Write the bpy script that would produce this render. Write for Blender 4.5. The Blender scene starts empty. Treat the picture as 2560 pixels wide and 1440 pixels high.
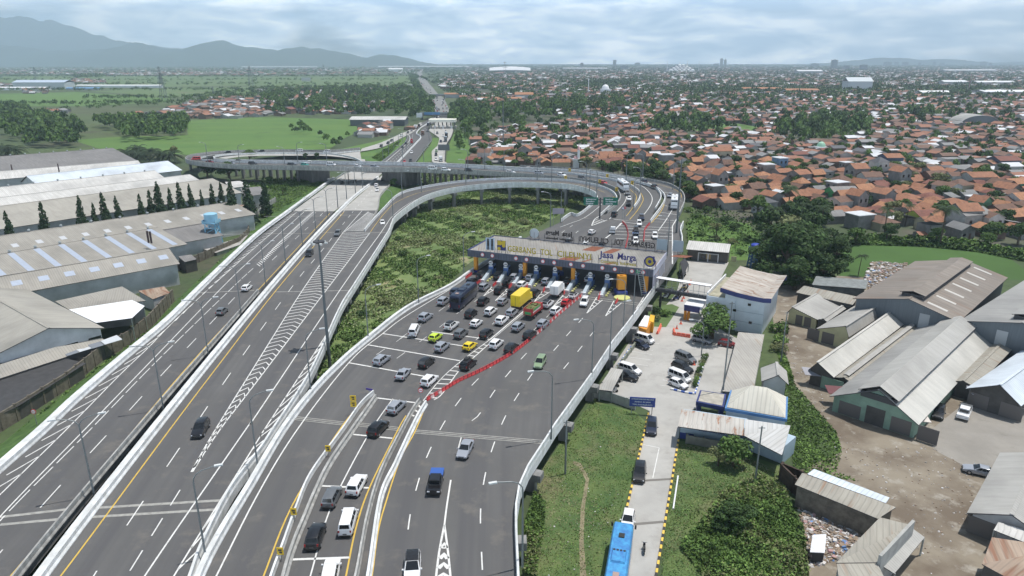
import bpy, bmesh, math, random
import numpy as np
from mathutils import Vector, Matrix
R = math.radians
random.seed(7); rng = np.random.default_rng(11)
S = bpy.context.scene
COL = S.collection
# ---------------------------------------------------------------- camera, sky, sun, exposure
PITCH = R(18.1); FPX = 1730.0; CAMZ = 58.5
SP, CP = math.sin(PITCH), math.cos(PITCH)
cam_d = bpy.data.cameras.new('camera'); cam = bpy.data.objects.new('camera', cam_d); COL.objects.link(cam)
cam.location = (0, 0, CAMZ); cam.rotation_euler = (R(90) - PITCH, 0, 0)
cam_d.sensor_width = 36; cam_d.lens = FPX / 2560 * 36; cam_d.clip_start = 0.5; cam_d.clip_end = 80000
S.camera = cam
SUN = Vector((0.27, 0.10, 1.0)).normalized()
w = bpy.data.worlds.new('World'); S.world = w; w.use_nodes = True
nt = w.node_tree; nt.nodes.clear()
def nd(t, ty, **kw):
    n = t.nodes.new(ty)
    for k, v in kw.items():
        if k.startswith('i_'):
            n.inputs[k[2:].replace('_', ' ')].default_value = v
        else: setattr(n, k, v)
    return n
out = nd(nt, 'ShaderNodeOutputWorld'); sky = nd(nt, 'ShaderNodeTexSky'); sky.sky_type = 'NISHITA'; sky.sun_disc = False
sky.sun_elevation = math.asin(SUN.z); sky.sun_rotation = math.atan2(SUN.x, SUN.y); sky.air_density = 1.3; sky.dust_density = 2.0
b1 = nd(nt, 'ShaderNodeBackground', i_Strength=0.062); nt.links.new(sky.outputs[0], b1.inputs[0])
tc = nd(nt, 'ShaderNodeTexCoord'); mp = nd(nt, 'ShaderNodeMapping'); mp.inputs['Scale'].default_value = (9, 9, 36)
nt.links.new(tc.outputs['Generated'], mp.inputs[0])
n1 = nd(nt, 'ShaderNodeTexNoise', i_Scale=1.25, i_Detail=8.0, i_Roughness=0.55, i_Distortion=0.3); nt.links.new(mp.outputs[0], n1.inputs['Vector'])
cr = nd(nt, 'ShaderNodeValToRGB'); cr.color_ramp.elements[0].position = 0.38; cr.color_ramp.elements[1].position = 0.64
cr.color_ramp.elements[0].color = (0.34, 0.46, 0.62, 1); cr.color_ramp.elements[1].color = (1.0, 1.02, 1.05, 1)
e_ = cr.color_ramp.elements.new(0.52); e_.color = (0.62, 0.71, 0.82, 1)
nt.links.new(n1.outputs[0], cr.inputs[0])
b2 = nd(nt, 'ShaderNodeBackground', i_Strength=4.6); nt.links.new(cr.outputs[0], b2.inputs[0])
n2 = nd(nt, 'ShaderNodeTexNoise', i_Scale=0.5, i_Detail=4.0); nt.links.new(mp.outputs[0], n2.inputs['Vector'])
r2 = nd(nt, 'ShaderNodeMapRange'); r2.inputs[1].default_value = 0.22; r2.inputs[2].default_value = 0.42; nt.links.new(n2.outputs[0], r2.inputs[0])
sx = nd(nt, 'ShaderNodeSeparateXYZ'); nt.links.new(tc.outputs['Generated'], sx.inputs[0])
r3 = nd(nt, 'ShaderNodeMapRange'); r3.inputs[1].default_value = 0.09; r3.inputs[2].default_value = 0.20; r3.inputs[3].default_value = 1.0; r3.inputs[4].default_value = 0.02; nt.links.new(sx.outputs[2], r3.inputs[0])
m3 = nd(nt, 'ShaderNodeMath', operation='MULTIPLY'); nt.links.new(r2.outputs[0], m3.inputs[0]); nt.links.new(r3.outputs[0], m3.inputs[1])
mx = nd(nt, 'ShaderNodeMixShader'); nt.links.new(m3.outputs[0], mx.inputs[0]); nt.links.new(b1.outputs[0], mx.inputs[1]); nt.links.new(b2.outputs[0], mx.inputs[2])
nt.links.new(mx.outputs[0], out.inputs[0])
ld = bpy.data.lights.new('sun', 'SUN'); ld.energy = 4.6; ld.angle = R(0.6); ld.color = (1.0, 0.965, 0.91)
lo = bpy.data.objects.new('sun', ld); COL.objects.link(lo); lo.rotation_euler = SUN.to_track_quat('Z', 'Y').to_euler(); lo.location = (0, 0, 300)
S.view_settings.view_transform = 'Standard'; S.view_settings.look = 'None'; S.view_settings.exposure = 0.1; S.view_settings.gamma = 1.0
S.cycles.volume_bounces = 2; S.cycles.max_bounces = 6; S.cycles.transparent_max_bounces = 4

# ---------------------------------------------------------------- photo pixel -> point on a level plane of height z
def P(px, py, z=0.0):
    u = (px - 1280) / FPX; v = (py - 720) / FPX
    d = Vector((u, CP - v * SP, -SP - v * CP))
    d.z = min(d.z, -0.0015)
    return Vector((0, 0, CAMZ)) + d * ((CAMZ - z) / -d.z)
def proj(p):
    y = p[1] * CP - (p[2] - CAMZ) * SP; q = p[1] * SP + (p[2] - CAMZ) * CP
    if y < 1: return (-9999, -9999)
    return 1280 + FPX * p[0] / y, 720 - FPX * q / y
def interp(x, tab):
    tab = sorted(tab)
    return float(np.interp(x, [t[0] for t in tab], [t[1] for t in tab]))
def zM(py): return interp(py, [(1440, 4.5), (700, 4.5), (580, 3.9), (530, 3.2), (462, 1.3), (430, .7), (300, .5)])
def zP(py): return interp(py, [(1440, 4.5), (900, 4.5), (700, 5.2), (620, 6), (560, 6.6), (500, 7.8), (470, 8.6), (445, 9.3)])
def z0(py): return 0.0

# ---------------------------------------------------------------- materials
MATS = {}
def new_mat(name):
    m = bpy.data.materials.new(name); m.use_nodes = True; t = m.node_tree
    return m, t, t.nodes['Principled BSDF']
def M(name, col, rough=0.6, metal=0.0, var=0.0, scale=1.0, col2=None, det=4.0, stretch=None, uv=False, island=0.0, spec=None, coat=0.0, thr=(0.35, 0.65), rnd=0.0, bump=0.0, grime=None, streak=None):
    if name in MATS: return MATS[name]
    m, t, b = new_mat(name); MATS[name] = m
    b.inputs['Roughness'].default_value = rough; b.inputs['Metallic'].default_value = metal
    if spec is not None: b.inputs['Specular IOR Level'].default_value = spec
    if coat: b.inputs['Coat Weight'].default_value = coat
    c = nd(t, 'ShaderNodeRGB'); c.outputs[0].default_value = (*col, 1); cur = c.outputs[0]
    tcn = nd(t, 'ShaderNodeTexCoord'); src = tcn.outputs['UV' if uv else 'Object']
    if stretch:
        mm = nd(t, 'ShaderNodeMapping'); mm.inputs['Scale'].default_value = stretch; t.links.new(src, mm.inputs[0]); src = mm.outputs[0]
    if var or col2:
        n = nd(t, 'ShaderNodeTexNoise', i_Scale=scale, i_Detail=det, i_Roughness=0.6); t.links.new(src, n.inputs['Vector'])
        r = nd(t, 'ShaderNodeMapRange'); r.inputs[1].default_value = thr[0]; r.inputs[2].default_value = thr[1]; t.links.new(n.outputs[0], r.inputs[0])
        x = nd(t, 'ShaderNodeMix', data_type='RGBA'); t.links.new(r.outputs[0], x.inputs[0]); t.links.new(cur, x.inputs[6])
        c2 = col2 if col2 else tuple(v * (1 - var) for v in col)
        x.inputs[7].default_value = (*c2, 1); cur = x.outputs[2]
        if bump:
            bp = nd(t, 'ShaderNodeBump', i_Strength=bump); t.links.new(n.outputs[0], bp.inputs['Height']); t.links.new(bp.outputs[0], b.inputs['Normal'])
    if streak:
        mm = nd(t, 'ShaderNodeMapping'); mm.inputs['Scale'].default_value = (streak[1], streak[2], 1); t.links.new(tcn.outputs['UV'], mm.inputs[0])
        n = nd(t, 'ShaderNodeTexNoise', i_Scale=1.0, i_Detail=4.0, i_Roughness=0.55); t.links.new(mm.outputs[0], n.inputs['Vector'])
        r = nd(t, 'ShaderNodeMapRange'); r.inputs[1].default_value = 0.38; r.inputs[2].default_value = 0.62; t.links.new(n.outputs[0], r.inputs[0])
        x = nd(t, 'ShaderNodeMix', data_type='RGBA'); t.links.new(r.outputs[0], x.inputs[0]); t.links.new(cur, x.inputs[6]); x.inputs[7].default_value = (*streak[0], 1); cur = x.outputs[2]
    if grime:
        gcol, gs, g0, g1 = grime
        n = nd(t, 'ShaderNodeTexNoise', i_Scale=gs, i_Detail=5.0, i_Roughness=0.65); t.links.new(tcn.outputs['Object'], n.inputs['Vector'])
        r = nd(t, 'ShaderNodeMapRange'); r.inputs[1].default_value = g0; r.inputs[2].default_value = g1; t.links.new(n.outputs[0], r.inputs[0])
        x = nd(t, 'ShaderNodeMix', data_type='RGBA'); t.links.new(r.outputs[0], x.inputs[0]); t.links.new(cur, x.inputs[6]); x.inputs[7].default_value = (*gcol, 1); cur = x.outputs[2]
    if island or rnd:
        h = nd(t, 'ShaderNodeHueSaturation')
        if island: g = nd(t, 'ShaderNodeNewGeometry'); s = g.outputs['Random Per Island']; amt = island
        else: g = nd(t, 'ShaderNodeObjectInfo'); s = g.outputs['Random']; amt = rnd
        r = nd(t, 'ShaderNodeMapRange'); r.inputs[3].default_value = 1 - amt; r.inputs[4].default_value = 1 + amt; t.links.new(s, r.inputs[0]); t.links.new(r.outputs[0], h.inputs['Value'])
        t.links.new(cur, h.inputs['Color']); cur = h.outputs[0]
    t.links.new(cur, b.inputs['Base Color'])
    return m
def roofmat(name, c1, c2, rust=None, rg=(0.5, 0.6), sheet=1.0, rs=0.12):
    """sheet roofing: panels across the slope, streaks down it, optional rust"""
    if name in MATS: return MATS[name]
    m, t, b = new_mat(name); MATS[name] = m; b.inputs['Roughness'].default_value = 0.65
    tcn = nd(t, 'ShaderNodeTexCoord')
    def noise(sx, sy, sc, det=3.0):
        mm = nd(t, 'ShaderNodeMapping'); mm.inputs['Scale'].default_value = (sx, sy, 1); t.links.new(tcn.outputs['UV'], mm.inputs[0])
        n = nd(t, 'ShaderNodeTexNoise', i_Scale=sc, i_Detail=det, i_Roughness=0.6); t.links.new(mm.outputs[0], n.inputs['Vector']); return n.outputs[0]
    def mix(f, lo, hi, a, bcol):
        r = nd(t, 'ShaderNodeMapRange'); r.inputs[1].default_value = lo; r.inputs[2].default_value = hi; t.links.new(f, r.inputs[0])
        x = nd(t, 'ShaderNodeMix', data_type='RGBA'); t.links.new(r.outputs[0], x.inputs[0])
        if isinstance(a, tuple): x.inputs[6].default_value = (*a, 1)
        else: t.links.new(a, x.inputs[6])
        x.inputs[7].default_value = (*bcol, 1); return x.outputs[2]
    cur = mix(noise(1.1, 0.12, 1.0), 0.35, 0.65, c1, c2)
    cur = mix(noise(0.07, 0.07, 1.0, 5), 0.45, 0.75, cur, tuple(v * 0.62 for v in c1))
    if rust: cur = mix(noise(1.4, rs, 0.7), rg[0], rg[1], cur, rust)
    wv = nd(t, 'ShaderNodeTexWave', i_Scale=sheet / 2.0, i_Distortion=0.0); wv.bands_direction = 'X'; t.links.new(tcn.outputs['UV'], wv.inputs['Vector'])
    r = nd(t, 'ShaderNodeMapRange'); r.inputs[1].default_value = 0.0; r.inputs[2].default_value = 0.25; r.inputs[3].default_value = 0.80; r.inputs[4].default_value = 1.0; t.links.new(wv.outputs['Fac'], r.inputs[0])
    v = nd(t, 'ShaderNodeVectorMath', operation='SCALE'); t.links.new(cur, v.inputs[0]); t.links.new(r.outputs[0], v.inputs['Scale'])
    t.links.new(v.outputs[0], b.inputs['Base Color'])
    return m

# ---------------------------------------------------------------- mesh building
ORG = {}
class MB:
    def __init__(s): s.v = []; s.f = []; s.m = []; s.mats = []
    def mi(s, mat):
        if mat not in s.mats: s.mats.append(mat)
        return s.mats.index(mat)
    def face(s, pts, mat=None, k=None):
        n = len(s.v); s.v += [tuple(p) for p in pts]; s.f.append(tuple(range(n, n + len(pts)))); s.m.append(s.mi(mat) if k is None else k)
    def mesh(s, pts, faces, mat):
        n = len(s.v); s.v += [tuple(p) for p in pts]; k = s.mi(mat)
        for f in faces: s.f.append(tuple(i + n for i in f)); s.m.append(k)
    def box(s, c, size, mat, rz=0.0, taper=1.0):
        x, y, z = [q / 2 for q in size]; cs, sn = math.cos(rz), math.sin(rz); pts = []
        for dz in (-z, z):
            k = taper if dz > 0 else 1.0
            for dx, dy in ((-x, -y), (x, -y), (x, y), (-x, y)):
                dx *= k; dy *= k
                pts.append((c[0] + dx * cs - dy * sn, c[1] + dx * sn + dy * cs, c[2] + dz))
        s.mesh(pts, [(3, 2, 1, 0), (4, 5, 6, 7), (0, 1, 5, 4), (1, 2, 6, 5), (2, 3, 7, 6), (3, 0, 4, 7)], mat)
    def prism(s, poly, z0_, z1_, mat, top=None):
        """poly: list of points (x,y[,z ignored]); solid between z0 and z1"""
        n = len(poly); a = sum(poly[i][0] * poly[(i + 1) % n][1] - poly[(i + 1) % n][0] * poly[i][1] for i in range(n))
        if a < 0: poly = list(reversed(poly))
        lo_ = [(p[0], p[1], z0_) for p in poly]; hi = [(p[0], p[1], z1_) for p in poly]
        s.mesh(lo_ + hi, [tuple(reversed(range(n)))] + [(i, (i + 1) % n, (i + 1) % n + n, i + n) for i in range(n)], mat)
        s.face(hi, top or mat)
    def slab(s, quad, th, mat, under=None):
        """4 (or n) points of a sloping sheet, thickness th down"""
        q = [Vector(p) for p in quad]; nrm = (q[1] - q[0]).cross(q[2] - q[0])
        if nrm.z < 0: q = list(reversed(q))
        n = len(q); lo_ = [p - Vector((0, 0, th)) for p in q]
        s.mesh(q, [(0, i, i + 1) for i in range(1, n - 1)], mat)
        s.mesh(q + lo_, [(n, n + i + 1, n + i) for i in range(1, n - 1)] + [(i, i + n, (i + 1) % n + n, (i + 1) % n) for i in range(n)], under or mat)
    def cyl(s, a, b, r0, r1, n, mat, caps=True):
        a = Vector(a); b = Vector(b); d = (b - a).normalized(); u = d.orthogonal().normalized(); w_ = d.cross(u); pts = []
        for c, r in ((a, r0), (b, r1)):
            for i in range(n):
                t = 2 * math.pi * i / n; pts.append(c + (u * math.cos(t) + w_ * math.sin(t)) * r)
        fs = [(i, (i + 1) % n, (i + 1) % n + n, i + n) for i in range(n)]
        if caps: fs += [tuple(reversed(range(n))), tuple(range(n, 2 * n))]
        s.mesh(pts, fs, mat)
    def tube(s, pts, r, n, mat, r1=None):
        pts = [Vector(p) for p in pts]
        for i in range(len(pts) - 1):
            ra = r if r1 is None else r + (r1 - r) * i / (len(pts) - 1); rb = r if r1 is None else r + (r1 - r) * (i + 1) / (len(pts) - 1)
            s.cyl(pts[i], pts[i + 1], ra, rb, n, mat, caps=(i in (0, len(pts) - 2)))
    def dome(s, c, r, h, n, k, mat):
        pts = []; fs = []
        for j in range(k):
            a = (math.pi / 2) * j / k
            for i in range(n):
                t = 2 * math.pi * i / n; pts.append((c[0] + r * math.cos(a) * math.cos(t), c[1] + r * math.cos(a) * math.sin(t), c[2] + h * math.sin(a)))
        pts.append((c[0], c[1], c[2] + h))
        for j in range(k - 1):
            for i in range(n): fs.append((j * n + i, j * n + (i + 1) % n, (j + 1) * n + (i + 1) % n, (j + 1) * n + i))
        for i in range(n): fs.append(((k - 1) * n + i, (k - 1) * n + (i + 1) % n, k * n))
        s.mesh(pts, fs, mat)
    def sweep(s, path, prof, mat, closed=True):
        """path: world points; prof: (lateral, up) points; vertical-section sweep"""
        path = [Vector(p) for p in path]; n = len(prof); pts = []
        for i, p in enumerate(path):
            d = path[min(i + 1, len(path) - 1)] - path[max(i - 1, 0)]; d.z = 0; d.normalize(); l = Vector((-d.y, d.x, 0))
            for a, b in prof: pts.append(p + l * a + Vector((0, 0, b)))
        fs = []
        for i in range(len(path) - 1):
            for j in range(n if closed else n - 1):
                k = (j + 1) % n; fs.append((i * n + j, (i + 1) * n + j, (i + 1) * n + k, i * n + k))
        if closed: fs += [tuple(range(n)), tuple(reversed(range((len(path) - 1) * n, len(path) * n)))]
        s.mesh(pts, fs, mat)
    def build(s, name, parent=None, base=None, smooth=False, kind=None, uv=True):
        if not s.f: return None
        o_ = Vector(ORG.get(parent.name, (0, 0, 0))) if parent is not None else (Vector(base) if base is not None else Vector((0, 0, 0)))
        me = bpy.data.meshes.new(name); V = np.array(s.v, dtype=np.float64) - np.array(o_)
        me.from_pydata(V.tolist(), [], s.f)
        for m in s.mats: me.materials.append(m)
        me.polygons.foreach_set('material_index', s.m)
        if smooth: me.shade_smooth(); me.set_sharp_from_angle(angle=R(38))
        if uv: auto_uv(me)
        ob = bpy.data.objects.new(name, me); COL.objects.link(ob)
        if parent is not None: ob.parent = parent; ORG[ob.name] = tuple(o_)
        else: ob.location = o_; ORG[ob.name] = tuple(o_)
        if kind: ob['kind'] = kind
        return ob
def auto_uv(me):
    nl = len(me.loops); 
    if nl == 0 or nl > 400000: return
    l = me.uv_layers.new(name='UV'); npol = len(me.polygons)
    nr = np.empty(npol * 3); me.polygons.foreach_get('normal', nr); nr = nr.reshape(-1, 3)
    tot = np.empty(npol, dtype=np.int32); me.polygons.foreach_get('loop_total', tot)
    vi = np.empty(nl, dtype=np.int32); me.loops.foreach_get('vertex_index', vi)
    co = np.empty(len(me.vertices) * 3); me.vertices.foreach_get('co', co); co = co.reshape(-1, 3)
    u = np.stack([-nr[:, 1], nr[:, 0], np.zeros(npol)], 1); ln = np.linalg.norm(u, axis=1); u[ln < 1e-3] = (1, 0, 0); ln[ln < 1e-3] = 1; u /= ln[:, None]
    v = np.cross(nr, u); pi = np.repeat(np.arange(npol), tot); c = co[vi]
    uv = np.stack([(c * u[pi]).sum(1), (c * v[pi]).sum(1)], 1).astype(np.float32)
    l.data.foreach_set('uv', uv.ravel())
def npmesh(name, V, Fc, mats, mi=None, parent=None, base=(0, 0, 0), kind=None, smooth=False):
    me = bpy.data.meshes.new(name); n = len(Fc); k = Fc.shape[1]
    me.vertices.add(len(V)); me.vertices.foreach_set('co', V.astype(np.float32).ravel())
    me.loops.add(n * k); me.loops.foreach_set('vertex_index', Fc.astype(np.int32).ravel())
    me.polygons.add(n); me.polygons.foreach_set('loop_start', np.arange(n, dtype=np.int32) * k); me.polygons.foreach_set('loop_total', np.full(n, k, dtype=np.int32))
    for m in mats: me.materials.append(m)
    if mi is not None: me.polygons.foreach_set('material_index', mi.astype(np.int32))
    me.update(calc_edges=True)
    if smooth: me.shade_smooth()
    ob = bpy.data.objects.new(name, me); COL.objects.link(ob); ob.location = base; ORG[ob.name] = tuple(base)
    if parent is not None: ob.parent = parent; ob.location = (0, 0, 0)
    if kind: ob['kind'] = kind
    return ob
def thing(name, label, cat, loc=(0, 0, 0), group=None, rz=0.0):
    o = bpy.data.objects.new(name, None); COL.objects.link(o); o.location = loc; o.rotation_euler = (0, 0, rz); o.empty_display_size = 0.5
    ORG[o.name] = tuple(loc); return tag(o, label, cat, group)
def tag(o, label, cat, group=None):
    o['label'] = label; o['category'] = cat
    if group: o['group'] = group
    return o
def dup(root, loc, rz=None, label=None, group=None, sc=None, swap=None):
    r = root.copy(); COL.objects.link(r); r.location = loc
    if rz is not None: r.rotation_euler = (0, 0, rz)
    if sc is not None: r.scale = sc if hasattr(sc, '__len__') else (sc, sc, sc)
    if label: r['label'] = label
    if group: r['group'] = group
    def kids(a, b):
        for ch in a.children:
            c = ch.copy(); COL.objects.link(c); c.parent = b
            if swap: remat(c, swap)
            kids(ch, c)
    if swap: remat(r, swap)
    kids(root, r)
    return r
def remat(o, swap):
    for sl in o.material_slots:
        if sl.material and sl.material.name in swap: m = swap[sl.material.name]; sl.link = 'OBJECT'; sl.material = m
def hide_proto(root):
    for c in list(root.children): hide_proto(c)
    bpy.data.objects.remove(root)
# polylines
def smooth_pts(pts, n=6):
    if len(pts) < 3: return [tuple(p) for p in pts]
    q = [pts[0]] + list(pts) + [pts[-1]]; o = []
    for i in range(1, len(q) - 2):
        a, b, c, d = [np.array(t, float) for t in q[i - 1:i + 3]]
        for k in range(n):
            t = k / n; o.append(tuple(0.5 * ((2 * b) + (c - a) * t + (2 * a - 5 * b + 4 * c - d) * t * t + (3 * b - a - 3 * c + d) * t ** 3)))
    o.append(tuple(pts[-1])); return o
def wl(pts, zf=z0, dz=0.0, sm=True):
    """pixel polyline -> world polyline; a point is (px,py) or (px,py,z)"""
    raw = len(pts[0]) < 3; full = [(p[0], p[1], p[2] if len(p) > 2 else zf(p[1])) for p in pts]
    if sm: full = smooth_pts(full)
    o = [full[0]]
    for a, b in zip(full, full[1:]):
        n = int(abs(b[1] - a[1]) // 9) + 1
        for k in range(1, n + 1):
            t = k / n; y = a[1] + (b[1] - a[1]) * t
            o.append((a[0] + (b[0] - a[0]) * t, y, zf(y) if raw else a[2] + (b[2] - a[2]) * t))
    full = o
    return [P(p[0], p[1], p[2]) + Vector((0, 0, dz)) for p in full]
class PL:
    def __init__(s, pts):
        s.p = [Vector(q) for q in pts]; s.c = [0.0]
        for a, b in zip(s.p, s.p[1:]): s.c.append(s.c[-1] + (b - a).length)
        s.L = s.c[-1]
    def at(s, d):
        d = min(max(d, 0), s.L); i = min(max(np.searchsorted(s.c, d) - 1, 0), len(s.p) - 2)
        return s.p[i].lerp(s.p[i + 1], (d - s.c[i]) / max(s.c[i + 1] - s.c[i], 1e-6))
    def dirn(s, d):
        v = s.at(d + .5) - s.at(d - .5); return v.normalized() if v.length > 0 else Vector((0, 1, 0))
def resample(w_, n):
    p = PL(w_); return [p.at(p.L * i / (n - 1)) for i in range(n)]
def road_uv(ob, A, B, n):
    me = ob.data; l = me.uv_layers.new(name='UV'); sv = [0.]
    for i in range(1, n): sv.append(sv[-1] + (A[i].lerp(B[i], .5) - A[i - 1].lerp(B[i - 1], .5)).length)
    wd = [(A[i] - B[i]).length for i in range(n)]; vi = np.empty(len(me.loops), dtype=np.int32); me.loops.foreach_get('vertex_index', vi); uv = np.zeros((len(vi), 2), np.float32)
    for k, v in enumerate(vi):
        i = (v // 2) if v < 2 * n else 0; uv[k] = (wd[i] * (v % 2) if v < 2 * n else 0, sv[i])
    l.data.foreach_set('uv', uv.ravel()); return ob
def ribbon(name, A, B, mat, n=60, deck=None, dmat=None, cols=1):
    """surface between two world polylines"""
    a = resample(A, n); b = resample(B, n); m = MB(); pts = []
    for i in range(n): pts += [a[i], b[i]]
    up = (b[0] - a[0]).cross(a[1] - a[0]).z
    fs = [(2 * i, 2 * i + 1, 2 * i + 3, 2 * i + 2) for i in range(n - 1)]
    if up < 0: fs = [tuple(reversed(f)) for f in fs]
    m.mesh(pts, fs, mat)
    if deck:
        for side in (a, b):
            lo_ = [p - Vector((0, 0, deck)) for p in side]
            m.mesh(side + lo_, [(i, i + 1, i + 1 + n, i + n) for i in range(n - 1)], dmat or mat)
        lo_ = [q - Vector((0, 0, deck)) for i in range(n) for q in (a[i], b[i])]
        m.mesh(lo_, [(2 * i + 2, 2 * i + 3, 2 * i + 1, 2 * i) for i in range(n - 1)], dmat or mat)
    return road_uv(m.build(name, kind='structure', uv=False), a, b, n)
def rows(name, Lx, Rx, zf, mat, y0, y1, step=12, deck=None, dmat=None, dz=0.0):
    ys = list(np.arange(y0, y1, -step)) + [y1]
    A = [P(interp(y, Lx), y, zf(y)) + Vector((0, 0, dz)) for y in ys]; B = [P(interp(y, Rx), y, zf(y)) + Vector((0, 0, dz)) for y in ys]
    m = MB(); n = len(ys); pts = [q for i in range(n) for q in (A[i], B[i])]
    m.mesh(pts, [(2 * i, 2 * i + 1, 2 * i + 3, 2 * i + 2) for i in range(n - 1)], mat)
    if deck:
        for side in (A, B):
            lo_ = [p - Vector((0, 0, deck)) for p in side]; m.mesh(side + lo_, [(i, i + 1, i + 1 + n, i + n) for i in range(n - 1)], dmat or mat)
        lo_ = [p - Vector((0, 0, deck)) for p in pts]; m.mesh(lo_, [(2 * i + 2, 2 * i + 3, 2 * i + 1, 2 * i) for i in range(n - 1)], dmat or mat)
    return road_uv(m.build(name, kind='structure', uv=False), A, B, n)
def sheet(name, px, mat, z=0.02, kind='structure'):
    m = MB(); pts = [P(p[0], p[1], z) for p in px]
    a = sum(pts[i].x * pts[(i + 1) % len(pts)].y - pts[(i + 1) % len(pts)].x * pts[i].y for i in range(len(pts)))
    if a < 0: pts.reverse()
    m.face(pts, mat); o = m.build(name, kind=kind, uv=False); return o
# ---------------------------------------------------------------- shared materials
asph = M('asphalt', (0.120, 0.118, 0.116), 0.85, var=0.24, scale=0.045, det=9, thr=(.35, .65), streak=((0.084, 0.083, 0.086), .40, .010), grime=((0.138, 0.128, 0.116), 0.28, 0.56, 0.74))
asph2 = M('asphalt_far', (0.105, 0.105, 0.105), 0.9, var=0.15, scale=0.05)
conc = M('concrete_road', (0.42, 0.41, 0.385), 0.85, var=0.18, scale=0.15, det=8, grime=((0.30, 0.29, 0.27), 0.35, 0.5, 0.75))
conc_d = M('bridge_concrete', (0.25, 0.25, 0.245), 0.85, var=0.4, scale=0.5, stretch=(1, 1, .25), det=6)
conc_w = M('white_barrier_paint', (0.76, 0.78, 0.79), 0.7, var=0.2, scale=0.8, det=6, streak=((.52, .53, .52), .8, .3), grime=((0.34, 0.34, 0.33), 0.9, 0.60, 0.8))
conc_g = M('barrier_concrete', (0.48, 0.48, 0.46), 0.8, var=0.3, scale=1.2, det=6, streak=((.26, .26, .25), 1.1, .3))
paint = M('road_paint_white', (0.70, 0.70, 0.68), 0.7, var=0.15, scale=1.0, grime=((0.28, 0.28, 0.27), 2.2, 0.58, 0.74))
ypaint = M('road_paint_yellow', (0.62, 0.42, 0.075), 0.7, var=0.15, scale=1.0)
joint = M('joint_mortar', (0.36, 0.355, 0.33), 0.85, var=0.3, scale=1.5)
steel = M('galvanised_steel', (0.33, 0.36, 0.36), 0.5, 0.4)
dark = M('dark_metal', (0.05, 0.05, 0.055), 0.6)
black = M('black_rubber', (0.02, 0.02, 0.02), 0.8)
glass = M('dark_glass', (0.012, 0.014, 0.016), 0.12, spec=0.6)
white = M('white_paint', (0.78, 0.79, 0.80), 0.5, var=0.08, scale=0.6)
red_p = M('red_plastic', (0.62, 0.07, 0.075), 0.5, rnd=0.12)
orange_p = M('orange_plastic', (0.75, 0.16, 0.10), 0.5)
pink_p = M('faded_white_plastic', (0.66, 0.50, 0.49), 0.6)
yel = M('yellow_paint', (0.75, 0.50, 0.03), 0.5)
orange = M('orange_wall', (0.72, 0.30, 0.03), 0.6, var=0.15, scale=1.0)
blue_p = M('blue_wall_paint', (0.03, 0.055, 0.26), 0.5, var=0.15, scale=1)
navy = M('navy_fascia', (0.035, 0.05, 0.19), 0.5, var=0.3, scale=0.5)
lblue = M('light_blue_paint', (0.60, 0.67, 0.73), 0.5, var=0.1, scale=0.6)
green_s = M('green_sign', (0.0, 0.14, 0.085), 0.5)
brick = M('brick_wall', (0.22, 0.13, 0.10), 0.9, var=0.35, scale=1.5)
cwall = M('plaster_wall', (0.40, 0.40, 0.38), 0.85, var=0.3, scale=0.6, det=6)
# ---------------------------------------------------------------- ground
def ground_mat():
    m, t, b = new_mat('ground_cover'); b.inputs['Roughness'].default_value = 0.95
    tcn = nd(t, 'ShaderNodeTexCoord')
    def noise(s, d=6.0, r=0.6):
        n = nd(t, 'ShaderNodeTexNoise', i_Scale=s, i_Detail=d, i_Roughness=r); t.links.new(tcn.outputs['Object'], n.inputs['Vector']); return n.outputs[0]
    def mix(f, lo, hi, a, c):
        r = nd(t, 'ShaderNodeMapRange'); r.inputs[1].default_value = lo; r.inputs[2].default_value = hi; t.links.new(f, r.inputs[0])
        x = nd(t, 'ShaderNodeMix', data_type='RGBA'); t.links.new(r.outputs[0], x.inputs[0])
        if isinstance(a, tuple): x.inputs[6].default_value = (*a, 1)
        else: t.links.new(a, x.inputs[6])
        if isinstance(c, tuple): x.inputs[7].default_value = (*c, 1)
        else: t.links.new(c, x.inputs[7])
        return x.outputs[2]
    cur = mix(noise(0.004, 4), 0.45, 0.56, (0.055, 0.085, 0.032), (0.085, 0.12, 0.04))
    cur = mix(noise(0.018, 5), 0.52, 0.66, cur, (0.075, 0.075, 0.045))
    cur = mix(noise(0.5, 6), 0.45, 0.75, cur, (0.035, 0.055, 0.022))
    t.links.new(cur, b.inputs['Base Color']); return m
gm = ground_mat()
m = MB(); m.face([(-19900, -400, 0), (19900, -400, 0), (19900, 19700, 0), (-19900, 19700, 0)], gm); m.build('ground', kind='structure', uv=False)
grass = M('lawn_grass', (0.105, 0.150, 0.045), 0.95, col2=(0.055, 0.105, 0.028), scale=0.25, det=9, thr=(.38, .62), grime=((0.17, 0.155, 0.085), 0.09, 0.52, 0.68))
field1 = M('rice_field', (0.075, 0.155, 0.030), 0.95, col2=(0.10, 0.175, 0.035), scale=0.02, det=6, stretch=(.4, 2, 1), grime=((0.06, 0.11, 0.03), 0.05, .55, .7))
field2 = M('pale_field', (0.085, 0.14, 0.042), 0.95, col2=(0.10, 0.155, 0.05), scale=0.008, det=6, stretch=(.4, 2.5, 1), grime=((0.14, 0.14, 0.07), 0.01, .55, .7))
dirt = M('dirt_yard', (0.25, 0.215, 0.165), 0.95, col2=(0.145, 0.115, 0.085), scale=0.12, det=10, thr=(.4, .62), grime=((0.34, 0.315, 0.27), 0.35, 0.55, 0.7))
yardc = M('yard_concrete', (0.29, 0.27, 0.24), 0.9, var=0.2, scale=0.2, det=9, grime=((0.16, 0.15, 0.13), 0.12, 0.62, 0.75))
brown_r = M('village_ground', (0.10, 0.095, 0.07), 0.95, col2=(0.055, 0.08, 0.035), scale=0.03, det=8, thr=(.42, .58))
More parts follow.
